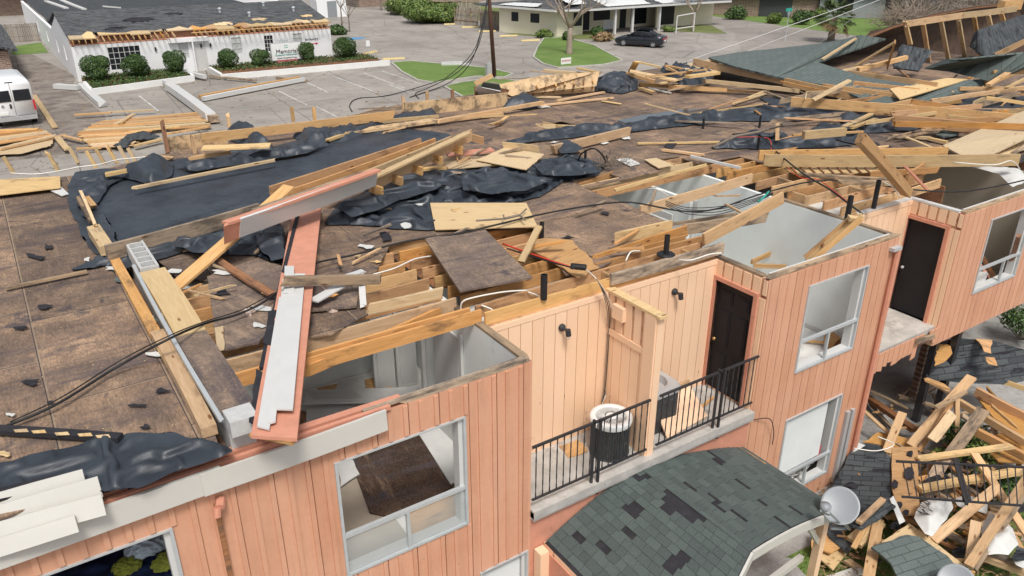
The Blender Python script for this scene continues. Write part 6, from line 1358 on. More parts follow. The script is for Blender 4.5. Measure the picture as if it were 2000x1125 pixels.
sheet('shingles', S([(1836, 668), (1872, 661), (1940, 665), (2012, 686), (2020, 738), (1970, 752), (1871, 747), (1806, 740), (1822, 700)], (1.9, 2.0, 1.9, 1.7, 1.2, 1.1, 1.1, 1.2, 1.5)), M['shdark'], parent=t, th=.05, rough=.01)
for px, zz in (([(1832, 668), (1856, 662), (1860, 690), (1845, 706), (1825, 714)], 1.85), ([(1904, 661), (1938, 664), (1936, 690), (1922, 686), (1918, 676)], 1.97), ([(1925, 697), (1942, 698), (1948, 714), (1930, 710)], 1.78)):
    sheet('bare_patch', S(px, zz), M['orangeply'], parent=t, th=.012, rough=.02)
sheet('plywood_sheet', S([(1940, 852), (2012, 820), (2020, 905), (1950, 900), (1925, 880)], .7), M['orangeply'], 'big orange sheathing sheet at the right edge behind the shrub', rough=.01, th=.03)
sheet('plywood_sheet', S([(1905, 772), (1960, 790), (2012, 830), (2012, 860), (1940, 815)], .95), M['orangeply'], 'orange sheathing strip between two beams at the pile top', th=.03)
sheet('plywood_sheet', S([(1686, 862), (1719, 843), (1788, 858), (1782, 874), (1730, 872)], .35), M['orangeply'], 'torn orange plywood on the patio beneath the short brown board', rough=.03, th=.03)
sheet('plywood_sheet', S([(1742, 874), (1792, 872), (1796, 1004), (1761, 1006), (1742, 955)], (.85, .85, .8, .8, .8)), M['orangeply'], 'orange plywood sheet dotted with nails and black stains', th=.03, rough=.006)
for u, v, r in ((1778, 885, 8), (1776, 925, 16), (1748, 945, 9), (1756, 985, 9), (1770, 1000, 7)):
    sheet('felt_patch', S([(u+r*math.cos(k)*rg.uniform(.6, 1.1), v+r*math.sin(k)*rg.uniform(.6, 1.1)) for k in (0, .9, 1.8, 2.7, 3.6, 4.5, 5.4)], .875), M['underlay'], uniq('black felt patch', u, v), 'felt patch', th=.01, group='felt patches on the orange plywood')
sheet('roof_panel', S([(1672, 867), (1714, 868), (1750, 902), (1744, 955), (1738, 974), (1700, 1002), (1650, 1012), (1622, 960), (1640, 920)], (.75, .8, .8, .75, .7, .65, .55, .4, .5)), M['shdark'], 'dark shingle panel between the house wall and the stained plywood', 'roof panel', th=.05, rough=.03)
sheet('roof_panel', S([(1653, 1022), (1726, 974), (1750, 988), (1684, 1032)], 1.0), M['shdark'], 'narrow dark shingle piece right of the satellite dish', 'roof panel', th=.05, rough=.02)
sheet('roof_panel', S([(1600, 1010), (1640, 1030), (1650, 1055), (1672, 1060), (1655, 1078), (1620, 1050)], .35), M['shdark'], 'green shingle piece under the mast of the satellite dish', 'roof panel', th=.05, rough=.02)
sheet('roof_panel', S([(1702, 1068), (1771, 1044), (1794, 1048), (1850, 1085), (1900, 1135), (1760, 1140), (1740, 1100)], (.85, .9, .9, .85, .8, .7, .8)), M['teal'], 'big green shingle panel at the bottom of the picture beside the second dish', 'roof panel', th=.05, rough=.02)
sheet('plywood_sheet', S([(1722, 1058), (1776, 1022), (1830, 1062), (1882, 1102), (1893, 1117), (1800, 1060)], .8), M['ply'], 'pale plywood edge above the big green shingle panel', th=.02, rough=.01)
sheet('plywood_sheet', S([(1585, 1077), (1604, 1062), (1653, 1060), (1656, 1077), (1627, 1113)], .2), M['ply'], 'flat pale plywood on the lawn behind the porch post', th=.03)
sheet('plywood_sheet', S([(1590, 1035), (1648, 1038), (1652, 1062), (1624, 1080), (1585, 1068)], .32), M['orangeply'], 'ragged brown plywood on top of the pale plywood by the porch post', th=.03, rough=.02)
sheet('white_board', S([(1600, 1130), (1674, 1105), (1689, 1114), (1680, 1135)], .15), M['cream'], 'white board on the lawn at the bottom edge', 'board', th=.04, rough=.01)
sheet('trim_strip', S([(1738, 974), (1745, 968), (1768, 1018), (1757, 1024)], (1.0, 1.0, .85, .85)), M['white'], 'bent white strip left of the white foam board', 'trim', th=.01)
def foam(lab, px, z, seed):
    o = cloth('foam_board', px, z, M['dwhite'], lab, 'foam board', .12, 1.8, .03, seed, rise=.04); return o
foam('large white foam board with black scuffs under the fallen railing', [(1785, 1012), (1797, 981), (1830, 973), (1857, 977), (1861, 990), (1849, 1014), (1820, 1048), (1806, 1044)], 1.0, 3)
foam('crumpled white foam sheet right of the rising planks', [(1917, 1022), (1935, 1000), (1955, 1020), (1978, 1034), (1990, 1066), (1968, 1084), (1926, 1082), (1918, 1062)], .9, 6)
foam('small white foam piece behind the rising plank', [(1862, 975), (1890, 968), (1930, 985), (1928, 1005), (1900, 1000), (1870, 988)], .8, 8)
foam('white foam bit at the right edge of the pile', [(1976, 1092), (1990, 1085), (2012, 1098), (2010, 1115), (1985, 1106)], .6, 9)
rg = random.Random(5)
mb = MB()
for i in range(22):
    p = P(rg.uniform(1797, 1822), rg.uniform(984, 1012), 1.13); mb.bar(p, p+Vector((rg.uniform(-.03, .03), rg.uniform(.04, .12), rg.uniform(-.01, .02))), .012, .004)
tag(mb.build('black_scuffs', M['underlay']), 'black scuff marks on the large white foam board', 'scuffs', kind='stuff')
t = empty('fallen_railing', P(1870, 940, 1.5), 'black iron railing lying over the debris pile', 'railing')
A0, A1, B0, B1 = P(1750, 901, 1.6), P(2030, 914, 1.7), P(1761, 970, 1.55), P(2030, 990, 1.6)
MB().bar(A0, A1, .04, .03).build('top_rail', M['blackmetal'], t); MB().bar(B0, B1, .03, .03).build('bottom_rail', M['blackmetal'], t); MB().bar(P(1864, 897, 1.66), P(1888, 985, 1.6), .045, .045).build('post', M['blackmetal'], t)
MB().bar(P(1870, 897, 1.62), P(1893, 978, 1.58), .035, .035).build('post', M['blackmetal'], t)
for k in range(17):
    s = .05+k*.056; MB().bar(A0.lerp(A1, s), B0.lerp(B1, s+.01), .016, .016).build('baluster', M['blackmetal'], t)
def shrub(name, c, rad, n, size, m, seed, lab, cat='shrub', group=None, stem=True, lobes=5):
    o = cloud(n, (c[0], c[1], c[2]+rad[2]*.9), rad, size, seed, lobes).build(name, M[m], org=c)
    tag(o, lab, cat, group)
    return o
for i, (u, v, r, lab) in enumerate(((1880, 870, .55, 'crushed green shrub under the grey brown board'), (1905, 905, .6, 'crushed green shrub behind the fallen railing'), (1960, 960, .5, 'green shrub poking through the right end of the fallen railing'), (1930, 1075, .35, 'low green plant at the foot of the right hand foam'), (1995, 650, .7, 'feathery green plant beyond the far bay'), (1845, 905, .35, 'small green tuft left of the crushed shrubs'))):
    p = P(u, v, .3); o = shrub('shrub', (p.x, p.y, .15 if i != 4 else .3), (r, r, r*.6), 1400, .05, 'bush' if i % 2 else 'hedge', 20+i, lab)
    sm = MB(); rr = random.Random(i)
    for k in range(24):
        e = Vector((rr.gauss(0, 1), rr.gauss(0, 1), abs(rr.gauss(.4, .5)))).normalized()*r*1.05; sm.tube([Vector((p.x, p.y, .1)), Vector((p.x, p.y, .2))+e*.6, Vector((p.x, p.y, .25))+e], [.012, .008, .004], 4)
    sm.build('stems', M['darkbark'], o)
gm = MB(); rr = random.Random(2)
for i in range(9000):
    x = rr.uniform(5, 15.2); y = rr.uniform(3.1, 6.2)
    a = rr.uniform(0, 6.28); h = rr.uniform(.03, .09); c = Vector((x, y, .012)); e = Vector((math.cos(a), math.sin(a), 0))*.008; gm.add([c-e, c+e, c+Vector((rr.uniform(-.03, .03), rr.uniform(-.03, .03), h))], [(0, 1, 2)])
tag(gm.build('grass_blades', M['bush']), 'short grass growing around the debris pile', 'grass', kind='stuff')
lm = MB()
for i in range(2600):
    p = P(rr.uniform(1600, 2010), rr.uniform(880, 1130), rr.uniform(.02, .25)); an = rr.uniform(0, 6.28); e = Vector((math.cos(an), math.sin(an), rr.uniform(-.3, .3)))*rr.uniform(.015, .07); g = Vector((-e.y, e.x, rr.uniform(-.02, .02)))*rr.uniform(.15, .5)
    lm.add([p-e, p+g, p+e, p-g], [(0, 1, 2, 3)])
tag(lm.build('wood_litter', M['dryleaf']), 'brown wood splinters and litter under the debris pile', 'litter', kind='stuff')
sheet('concrete_slab', S([(1440, 1125), (1460, 1085), (1545, 1090), (1580, 1130)], .06), M['patio'], 'broken concrete slab under the porch roof', 'slab', th=.05, rough=.03)
sheet('white_board', [Vector((12.5, 6.95, .35)), Vector((12.75, 6.75, .25)), Vector((13.1, 6.9, .75)), Vector((12.9, 7.02, .85))], M['white'], 'broken white board by the curled foot of the downspout', 'board', th=.04, rough=.02)
cable('cable', [Vector((9.6, 7.06, 2.6)), Vector((9.9, 6.98, 2.55)), Vector((10.1, 7.0, 2.2)), Vector((10.15, 7.02, 1.9))], .008, M['cable'], 'thin black wire curling from the balcony onto the salmon wall')
cable('cable', [Vector((12.6, 6.9, .9)), Vector((12.9, 6.6, .9)), Vector((13.3, 6.5, .95)), Vector((13.2, 6.8, 1.0))], .012, M['whitecable'], 'grey wire loop beside the downspout foot')

# ================================================================== BACKGROUND: white building with torn roof
WB = empty('white_building', (15, 70, 0), 'long white rendered clinic building with torn grey shingle roof and exposed rafter ends', 'building')
X0, X1, YF, EZ = 5.8, 25.2, 65.6, 2.50
wins = [(8.11, 10.28, .61, 2.21), (13.0, 13.71, 1.04, 2.19), (17.0, 17.74, 1.03, 2.29), (19.58, 20.29, 1.03, 2.27), (21.93, 22.72, 1.25, 2.27)]
slab_holes(X0+.251, X1-.251, YF+.005, YF+.25, -.05, EZ, wins).build('front_wall', M['wallwhite'], WB)
MB().box(12.3, 15.2, YF-.35, YF, 2.25, EZ+.05).build('entrance_lintel', M['wallwhite'], WB)
mb = MB(); sx = X0
swins = [(70.5, 71.3, .9, 2.0), (76, 76.8, .8, 1.9), (84, 85, .8, 1.9), (93, 94, .8, 1.9)]
w = slab_holes(YF-.002, 112, sx, sx+.25, -.05, 2.4, swins, 'y'); w.add([(sx, YF, 2.4), (sx+.25, YF, 2.4), (sx+.25, 79, 2.4), (sx, 79, 2.4), (sx, 72.3, 4.1), (sx+.25, 72.3, 4.1)], [(0, 4, 3), (1, 2, 5), (0, 1, 5, 4), (4, 5, 2, 3)]); w.build('side_wall', M['wallwhite'], WB)
MB().box(X1-.25, X1, YF-.002, 80, -.05, EZ).build('side_wall', M['wallwhite'], WB)
for i, (a, b, c, d) in enumerate(wins):
    f = MB().box(a, b, YF+.06, YF+.10, c, d).build('window', M['glassdark' if i in (0, 3) else 'blind'], WB)
    nx, nz = ((6, 4), (2, 3), (2, 3), (3, 4), (2, 3))[i]; g = MB()
    for k in range(nx+1): x = a+(b-a)*k/nx; g.box(x-.02, x+.02, YF+.03, YF+.06, c, d)
    for k in range(nz+1): z = c+(d-c)*k/nz; g.box(a, b, YF+.025, YF+.058, z-.018, z+.018)
    g.build('frame', M['white'], f)
for (a, b, c, d) in swins: MB().box(sx+.08, sx+.12, a, b, c, d).build('window', M['blind'], WB)
def rect(xa, ya, za, xb, yb, zb, m, nm, uvs=None, raggy=False):
    pts = [Vector((xa, ya, za)), Vector((xb, ya, za)), Vector((xb, yb, zb)), Vector((xa, yb, zb))]
    if raggy:
        q = []; r_ = random.Random(8); k = 40
        for i in range(k+1): q.append(Vector((xa+(xb-xa)*i/k, ya+r_.uniform(-.05, .9), za+r_.uniform(0, .01))))
        for p in q: p.z = za+(zb-za)*(p.y-ya)/(yb-ya)
        pts = q+pts[2:]
    return sheet(nm, pts, M[m], parent=WB, th=.08)
rect(X0-.1, 66.0, 3.13, X1+.1, 72.3, 4.28, 'shgrey', 'roof', raggy=True); rect(X0-.1, 79, 2.95, X1+.1, 72.4, 4.27, 'shgrey', 'roof')

r_ = random.Random(4); xx = X0
while xx < X1-.3:
    L_ = r_.uniform(.5, 2.2); ya = r_.uniform(65.15, 66.0); rect(xx, ya, 3.13-(66-ya)*.18, min(xx+L_, X1), 66.9, 3.28, r_.choice(('ply', 'ply', 'orangeply')), 'bare_deck'); xx += L_+r_.choice((0, 0, .3))
rect(X0+.4, 79.0, 2.5, X1+1, 112, 2.6, 'shdark', 'flat_roof')
MB().box(X0, X1, YF-.02, YF+.3, EZ, EZ+.06).build('wall_plate', M['salmonpaint'], WB); MB().box(X0, X1, YF+.5, YF+.6, EZ, 3.0).build('attic_shade_strip', M['darkwood'], WB)  # second box: brown strip standing in for the shade behind the rafter tails
for i in range(48):
    x = X0+.15+i*.4
    if 13.0 < x < 14.0: continue
    lumber('rafter_tail', (x, 64.9+.1*math.sin(i*2.1), 2.72), (x, 66.4, 3.0), .05, .2, M['pine' if i % 3 else 'orangeply'], WB)
lumber('fascia_remnant', (14, 64.94, 2.93), (25, 64.94, 2.97), .05, .06, M['pine'], WB)
for (x, y, z, s) in ((11.2, 68.9, 3.7, 1.3), (24, 67.3, 3.4, .8), (17, 66.6, 3.25, 1.0), (20, 67.2, 3.36, .9), (9, 67, 3.33, 1.1), (14, 70, 3.88, .9)):
    rr = random.Random(int(x*3)); sheet('torn_patch', [Vector((x+s*math.cos(k)*rr.uniform(.4, 1), y+.5*s*math.sin(k)*rr.uniform(.4, 1), z+.02+.5*s*math.sin(k)*.18)) for k in (0, .9, 1.8, 2.7, 3.6, 4.5, 5.4)], M['ply' if x > 16 else 'underlay'], parent=WB, th=.02, rough=.3)
for x, y in ((17.5, 69.8), (19.4, 68.2), (23.4, 69), (21.5, 71)):
    z = 2.98+(y-65.2)/7.1*1.3; MB().lathe([(.10, -.1), (.10, .25), (.16, .27), (.1, .38), (0, .4)], (x, y, z), 10).build('roof_vent', M['alu'], WB)
for x in (11.3, 14.6, 15.3): MB().box(x, x+.12, YF-.12, YF-.002, 1.75, 2.0).build('wall_lamp', M['blackmetal'], WB)
MB().box(14.1, 15.0, YF-.02, YF+.04, -.05, 2.05).build('entrance_door', M['white'], WB); MB().box(13.95, 14.05, YF-.34, YF-.1, 0, 2.25).build('pilaster', M['wallwhite'], WB)
text('lettering', 'ENTRANCE', .22, M['text'], (23.5, YF-.012, 1.72), (1, 0, 0), (0, 0, 1), WB)
a_ = MB().box(23.2, 23.9, YF-.02, YF-.003, 1.36, 1.41); a_.prism([(24.05, YF-.02, 1.385), (23.82, YF-.02, 1.48), (23.82, YF-.02, 1.29)], .015); a_.prism([(23.1, YF-.02, 1.385), (23.3, YF-.02, 1.31), (23.3, YF-.02, 1.46)], .015); a_.build('arrow', M['textred'], WB)
# rear buildings beyond
RB_ = empty('rear_building', (24, 118, 0), 'white low building with damaged roof behind the clinic', 'building')
MB().box(14, 36, 112, 126, 0, 3.0).build('wall', M['wallwhite'], RB_); sheet('roof', [Vector((13.5, 111.5, 3.0)), Vector((36.5, 111.5, 3.0)), Vector((36.5, 119, 4.6)), Vector((13.5, 119, 4.6))], M['shgrey'], parent=RB_, th=.1)
lumber('bare_deck', (22, 111.3, 3.2), (35, 111.3, 3.25), .5, .3, M['ply'], RB_); sheet('torn_membrane', [Vector((22, 111, 3.2)), Vector((27, 111, 3.2)), Vector((26, 113, 3.6)), Vector((23, 113, 3.6))], M['underlay'], parent=RB_)
LB_ = empty('side_building', (1.2, 85, 0), 'corner of a low grey roofed building at the left edge of the picture', 'building')
MB().box(-8, 2.0, 68, 86, 0, 2.2).build('wall', M['brick'], LB_); sheet('roof', [Vector((2.6, 67.5, 2.25)), Vector((2.6, 86.5, 2.25)), Vector((-4, 86.5, 4.4)), Vector((-4, 67.5, 4.4))], M['shgrey'], parent=LB_, th=.15)
FBL = empty('far_building', (-2, 130, 0), 'pale flat roofed building beyond the wooden fence at the upper left', 'building'); MB().box(-16, 7, 122, 145, 0, 2.6).build('wall', M['brick'], FBL); sheet('roof', [Vector((-17, 121, 2.65)), Vector((7.5, 121, 2.65)), Vector((7.5, 146, 3.2)), Vector((-17, 146, 3.2))], M['line'], parent=FBL, th=.1)
lumber('torn_trim', (-17, 121, 2.7), (7.5, 121, 2.75), 1.6, .1, M['pale'], FBL)
for (p0, p1) in (((90, 2), (130, 16)), ((120, 0), (165, 18)), ((200, 12), (235, 15))): D('trim_strip', 'white metal strip blown onto the roof behind the clinic, %s' % {90: 'leftmost', 120: 'longest, in the middle', 200: 'rightmost and smallest'}[p0[0]], (*p0, 4.2), (*p1, 4.0), .35, .1, 'white', cat='metal strip')
# sign in front of the clinic
t = empty('clinic_sign', (20.7, 63.9, 0), 'white clinic sign board on a pink brick base in front of the white building', 'sign')
MB().box(19.85, 21.5, 63.75, 64.05, 0, .58).build('base', M['signred'], t); bd = MB().box(19.5, 21.88, 63.78, 64.0, .56, 1.82).build('board', M['signface'], t); MB().box(19.46, 21.92, 63.80, 63.98, .52, 1.86).build('rim', M['acgrey'], t)
bd2 = MB().box(20.2, 20.95, 63.88, 63.93, 1.86, 2.08); bd2.build('top_frame', M['alu'], t)
text('lettering', 'Memorial', .46, M['text'], (20.72, 63.765, 1.20), (1, 0, 0), (0, 0, 1), t); text('lettering', 'Outpatient Rehabilitation', .185, M['textgreen'], (20.69, 63.765, .95), (1, 0, 0), (0, 0, 1), t); text('lettering', 'Physical & Occupational Therapy', .12, M['text'], (20.69, 63.765, .71), (1, 0, 0), (0, 0, 1), t)
e_ = MB()
for k in range(4): an = k*math.pi/2+.78; e_.prism([(20.69+.04*math.cos(an), 63.765, 1.58+.04*math.sin(an)), (20.69+.13*math.cos(an-.4), 63.765, 1.58+.13*math.sin(an-.4)), (20.69+.17*math.cos(an), 63.765, 1.58+.17*math.sin(an)), (20.69+.13*math.cos(an+.4), 63.765, 1.58+.13*math.sin(an+.4))], .012)
e_.build('emblem', M['textgreen'], t)
# planters: low white walls, hedge strips
def planter(pts, lab, hp):
    t = empty('planter', (*pts[0], 0), lab, 'planter'); w = MB()
    for a, b in zip(pts, pts[1:]): w.bar((*a, .2), (*b, .2), .22, .42)
    w.build('low_wall', M['kerb'], t); MB().prism([Vector((*p, .33)) for p in hp], .3).build('soil', M['darkwood'], t)
    lf = MB(); r_ = random.Random(3); pg = hp
    xs = [p[0] for p in pg]; ys = [p[1] for p in pg]
    for i in range(5200):
        x, y = r_.uniform(min(xs), max(xs)), r_.uniform(min(ys), max(ys))
        if not inpoly(x, y, pg): continue
        z = .36+r_.uniform(0, .12); n = Vector((r_.gauss(0, .6), r_.gauss(0, .6), 1)).normalized(); e = n.orthogonal().normalized()*r_.uniform(.04, .1); g = n.cross(e)*.6; p = Vector((x, y, z)); lf.add([p-e, p+g, p+e, p-g], [(0, 1, 2, 3)])
    lf.build('groundcover', M['hedge'], t)
planter([(5.9, 63.0), (5.9, 59.6), (12.8, 61.3), (13.0, 64.3)], 'low white planter wall on the left of the clinic entrance', [(6.0, 59.8), (12.7, 61.5), (12.9, 65.4), (6.0, 65.4)])
planter([(14.8, 64.6), (14.7, 60.6), (27.8, 60.0)], 'long low white planter wall under the clinic sign', [(14.9, 62.2), (27.6, 61.4), (27.6, 64.9), (14.9, 65.3)])
bl = ('leftmost', 'second from the left', 'third, left of the entrance', 'fourth, right of the entrance', 'fifth from the left, before the sign', 'sixth from the left, behind the sign', 'rightmost and largest')
bproto = None
for i, (x, y, r) in enumerate(((6.9, 63.7, 1.0), (9.3, 63.6, .98), (12.05, 63.5, .9), (16.15, 63.8, .82), (18.65, 63.6, .76), (22.3, 63.9, .80), (25.4, 63.7, 1.0))):
    if bproto is None:
        o = cloud(8000, (0, 0, 1.0), (1.08, 1.08, 1.02), .07, 5, 3, shell=.8).build('bush', M['hedge'], org=(0, 0, 0)); bproto = o
    else: o = bproto.copy(); C.objects.link(o)
    o.location = (x, y, .3); o.scale = (r*(1.0+.12*math.sin(i*2.3)), r*(1+.08*math.cos(i*1.7)), r*(.88+.06*math.sin(i*4.1))); o.rotation_euler = (0, 0, i*1.3); tag(o, 'round clipped green bush in front of the clinic, '+bl[i], 'bush', 'clipped bushes in front of the clinic')
# ================================================================== things in the parking lot
def lotp(lab, a, b, w, h, m, nm='plank', cat='plank', **k): return D(nm, lab, a, b, w, h, m, cat=cat, **k)
lotp('long white boxed beam lying in the parking lot near the clinic entrance', (330, 168, .35), (412, 228, .35), .55, .45, 'white', 'boxed_beam', 'beam', ragged=True)
lotp('splintered brown end of the white boxed beam', (404, 224, .3), (420, 233, .3), .5, .35, 'old', 'broken_end', 'wood', ragged=True)
lotp('white board lying beside the white boxed beam', (320, 158, .3), (348, 172, .3), .3, .2, 'white', 'board', 'board')
lotp('long white gutter with red wood edge lying across the bays', (396, 193, .2), (593, 155, .2), .3, .25, 'white', 'gutter_board', 'board')
lotp('red brown wood edge behind the long white gutter', (390, 189, .25), (585, 152, .25), .25, .2, 'orangeply', 'gutter_board', 'board')
lotp('white column lying flat left of the planter', (108, 168, .2), (154, 171, .2), .4, .3, 'white', 'column', 'column', ragged=False)
lotp('white splintered column slanting down from the planter corner', (160, 166, .25), (200, 204, .2), .45, .3, 'white', 'column', 'column', ragged=True)
lotp('pale board lying between the van and the decking', (66, 186, .1), (107, 249, .1), .3, .08, 'pale', 'board', 'board')
lotp('white pipe lying on the lawn edge beyond the lot', (861, 124, .1), (903, 122, .1), .25, .2, 'white', 'pipe', 'pipe', ragged=False); lotp('second white pipe on the lawn edge beyond the lot', (862, 127, .1), (919, 126, .1), .2, .2, 'white', 'pipe', 'pipe', ragged=False)
lotp('fallen timber post between planter and gutter', (540, 152, .1), (600, 158, .1), .2, .15, 'old'); lotp('brown timber across the entrance path', (372, 145, .2), (500, 157, .2), .2, .15, 'old'); lotp('white pole leaning at the clinic entrance', (401, 135, 1.2), (411, 162, .1), .08, .08, 'white', 'pole', 'pole', ragged=False)
lotp('white fallen column at the clinic entrance', (352, 140, .3), (400, 150, .3), .3, .25, 'white', 'column', 'column')
def decking(lab, quad, n, seed, mats):
    c = P(*quad[0], .1); t = empty('fallen_decking', (c.x, c.y, 0), lab, 'roof decking'); r_ = random.Random(seed); A, Bq, Cc, Dq = [P(u, v, .15) for u, v in quad]
    for i in range(n):
        s = (i+.5)/n; p0 = A.lerp(Dq, s); p1 = Bq.lerp(Cc, s); d = (p1-p0); x0 = r_.uniform(-.03, .03); x1 = 1+r_.uniform(-.06, .03)
        a, b = p0+d*x0, p0+d*x1
        lumber('board', a+Vector((0, 0, r_.uniform(-.02, .06))), b+Vector((0, 0, r_.uniform(-.02, .06))), (Dq-A).length/n*.985, .05, M[r_.choice(mats)], t, ragged=True)
    return t
decking('broken panel of orange roof decking boards lying in the parking lot', [(198, 236), (392, 218), (410, 250), (150, 262)], 13, 2, ('pine', 'pine', 'joist', 'pale'))
decking('lower strip of orange decking boards partly under green felt', [(150, 263), (300, 255), (260, 285), (185, 290)], 8, 5, ('pine', 'pale', 'joist'))
decking('decking boards and plywood piled in front of the van', [(-20, 254), (72, 254), (105, 262), (-20, 285)], 7, 9, ('pine', 'pale', 'joist'))
sheet('plywood_sheet', [P(u, v, .18) for u, v in ((-10, 290), (60, 272), (108, 262), (100, 284), (40, 300), (-10, 302))], M['ply'], 'flat pale plywood on the ground below the van', rough=.05)
sheet('felt_sheet', [P(u, v, .3) for u, v in ((222, 285), (248, 262), (280, 255), (312, 266), (290, 272), (262, 272), (245, 288))], M['shdark'], 'dark green felt torn over the lower decking strip', 'felt', rough=.08)
for lab, a, b, w in (('plank lying across the pile below the van', (0, 292), (130, 263), .2), ('short plank behind the orange decking panel', (146, 224), (215, 220), .2), ('plank along the top of the decking panel', (210, 219), (300, 215), .2), ('short crossed plank on the decking panel', (226, 243), (262, 223), .25), ('second crossed plank on the decking panel', (236, 241), (256, 226), .2), ('plank right of the lower decking strip', (262, 285), (316, 272), .25), ('plank below the decking panel tip', (323, 262), (405, 248), .18), ('plank from the decking to the felt', (252, 258), (350, 247), .15), ('plank lying left of the lower decking strip', (125, 266), (160, 274), .18), ('short stick below the lower decking strip', (150, 290), (198, 289), .12), ('grey sheet end below the flat pale plywood', (112, 268), (132, 292), .3)):
    lotp(lab, (*a, .25), (*b, .25), w, .08, 'pine' if len(lab) % 2 else 'pale')
# wheel stops
ws = ((883, 48, 'farthest'), (918, 54, 'second farthest'), (952, 62, 'third, beside the leaning fence'), (993, 71, 'fourth, before the cream house'), (1036, 80, 'nearest to the tree lawn'), (769, 116, 'beside the grass triangle'), (723, 104, 'below the small white sign'), (648, 67, 'by the small hedge'))
pr_ = None
for u, v, l in ws:
    p = P(u, v, 0)
    if pr_ is None:
        mb = MB(); mb.hexa([(-.95, -.09, 0), (.95, -.09, 0), (.95, .09, 0), (-.95, .09, 0), (-.9, -.05, .13), (.9, -.05, .13), (.9, .05, .13), (-.9, .05, .13)]); pr_ = o = mb.build('wheel_stop', M['yellow'], org=(0, 0, 0))
    else: o = pr_.copy(); C.objects.link(o)
    o.location = (p.x, p.y, .01); o.rotation_euler = (0, 0, -.35 if u > 760 else .5); tag(o, 'faded yellow concrete wheel stop, '+l, 'wheel stop', 'yellow wheel stops in the parking lot')
# small signs
p = P(720, 108, 0); t = empty('parking_sign', p, 'small white parking sign on a post beside the rightmost bush', 'sign'); MB().box(p.x-.02, p.x+.02, p.y, p.y+.04, 0, 1.2).build('post', M['alu'], t); MB().box(p.x-.17, p.x+.17, p.y-.03, p.y-.001, .75, 1.25).build('plate', M['signface'], t)
p = P(1105, 128, 0); t = empty('lawn_sign', p, 'small white entrance sign with red letters on the lawn by the bare tree', 'sign'); MB().box(p.x-.5, p.x+.5, p.y-.03, p.y, .12, .62).build('plate', M['signface'], t); MB().box(p.x-.4, p.x-.35, p.y+.001, p.y+.04, 0, .6).build('post', M['alu'], t); MB().box(p.x+.35, p.x+.4, p.y+.001, p.y+.04, 0, .6).build('post', M['alu'], t)
text('lettering', 'ENTRANCE', .17, M['textred'], (p.x, p.y-.036, .38), (1, 0, 0), (0, 0, 1), t)
# utility pole and wires
pb_ = P(966, 152, 0); t = empty('utility_pole', pb_, 'rusty brown utility pole beside the grass patch', 'utility pole'); MB().tube([pb_, Vector((31.1, 50.4, 9.5))], [.16, .12], 12).build('pole', M['pole'], t, smooth=True); MB().box(pb_.x-.75, pb_.x-.35, pb_.y-.2, pb_.y+.1, 0, 1.1).build('service_box', M['acgrey'], t)
for i, (q, l) in enumerate((([Vector((31.3, 50.3, 6.2)), P(930, 90, 2.5), P(880, 145, .8), P(850, 160, .3), P(760, 186, .05), P(700, 192, .05), P(683, 205, .05), P(688, 218, .05)], 'fallen black power line sagging from the utility pole to the lot'), ([Vector((31.3, 50.3, 5.9)), P(935, 88, 2.8), P(895, 140, .9), P(840, 170, .3), P(812, 182, .05), P(818, 192, .05)], 'second fallen power line sagging from the utility pole'), ([Vector((31.3, 50.3, 5.6)), P(925, 110, 2.2), P(880, 160, .3), P(800, 190, .05)], 'lowest fallen power line at the utility pole'))): cable('power_line', q, .03, M['cable'], l, cat='power line')
for (a, b, l) in (((1345, 118), (1700, -5), 'upper pale overhead wire crossing before the palm'), ((1460, 100), (1730, -5), 'lower pale overhead wire crossing before the palm'), ((1590, 92), (1720, -5), 'short pale overhead wire at the palm')): MBo = MB().tube([PY(*a, 40 if a[0] < 1500 else 44), PY(*b, 34)], .022, 5); tag(MBo.build('overhead_wire', M['white']), l, 'wire')

# ------------------------------------------------------------------ vehicles
def wheel(x, y, r, w, par):
    wh = MB(); n = 24
    for i in range(1): pass
    prof = [(r*.62, -w/2), (r*.95, -w/2), (r, -w/2+.03), (r, w/2-.03), (r*.95, w/2), (r*.62, w/2)]
    for rr_, d in prof:
        for j in range(n): a = j*math.tau/n; wh.v.append((x+rr_*math.cos(a), y+d, r+rr_*math.sin(a)))
    for i in range(len(prof)-1):
        for j in range(n): wh.f.append([i*n+j, i*n+(j+1) % n, (i+1)*n+(j+1) % n, (i+1)*n+j]); wh.mi.append(0)
    o = wh.build('wheel', M['tyre'], par, local=True)
    rm = MB(); s = -1 if y < 0 else 1; yo = y+s*w*.42
    rm.add([(x+r*.60*math.cos(k*math.tau/20), yo, r+r*.60*math.sin(k*math.tau/20)) for k in range(20)], [list(range(20))])
    for k in range(5):
        a = k*math.tau/5; rm.bar((x, yo+s*.01, r), (x+r*.58*math.cos(a), yo+s*.015, r+r*.58*math.sin(a)), .05, .03, (0, 1, 0))
    rm.build('rim', M['rim'], o, local=True); return o
def loft(secs, mt_, nm, par):
    mb = MB(); n = len(secs[0])
    for s in secs: mb.v += s
    for i in range(len(secs)-1):
        for j in range(n): mb.f.append([i*n+j, i*n+(j+1) % n, (i+1)*n+(j+1) % n, (i+1)*n+j]); mb.mi.append(0)
    mb.f.append(list(reversed(range(n)))); mb.mi.append(0); mb.f.append([(len(secs)-1)*n+j for j in range(n)]); mb.mi.append(0)
    return mb.build(nm, mt_, par, local=True, smooth=True)
def sec(x, hw, z0, z1, r=.12, tuck=.05):
    pts = []
    for y, z in ((-hw+tuck, z0), (-hw, z0+.18), (-hw, z1-r*1.1), (-hw+r*.35, z1-r*.3), (-hw+r*1.4, z1), (hw-r*1.4, z1), (hw-r*.35, z1-r*.3), (hw, z1-r*1.1), (hw, z0+.18), (hw-tuck, z0)): pts.append((x, y, z))
    return pts
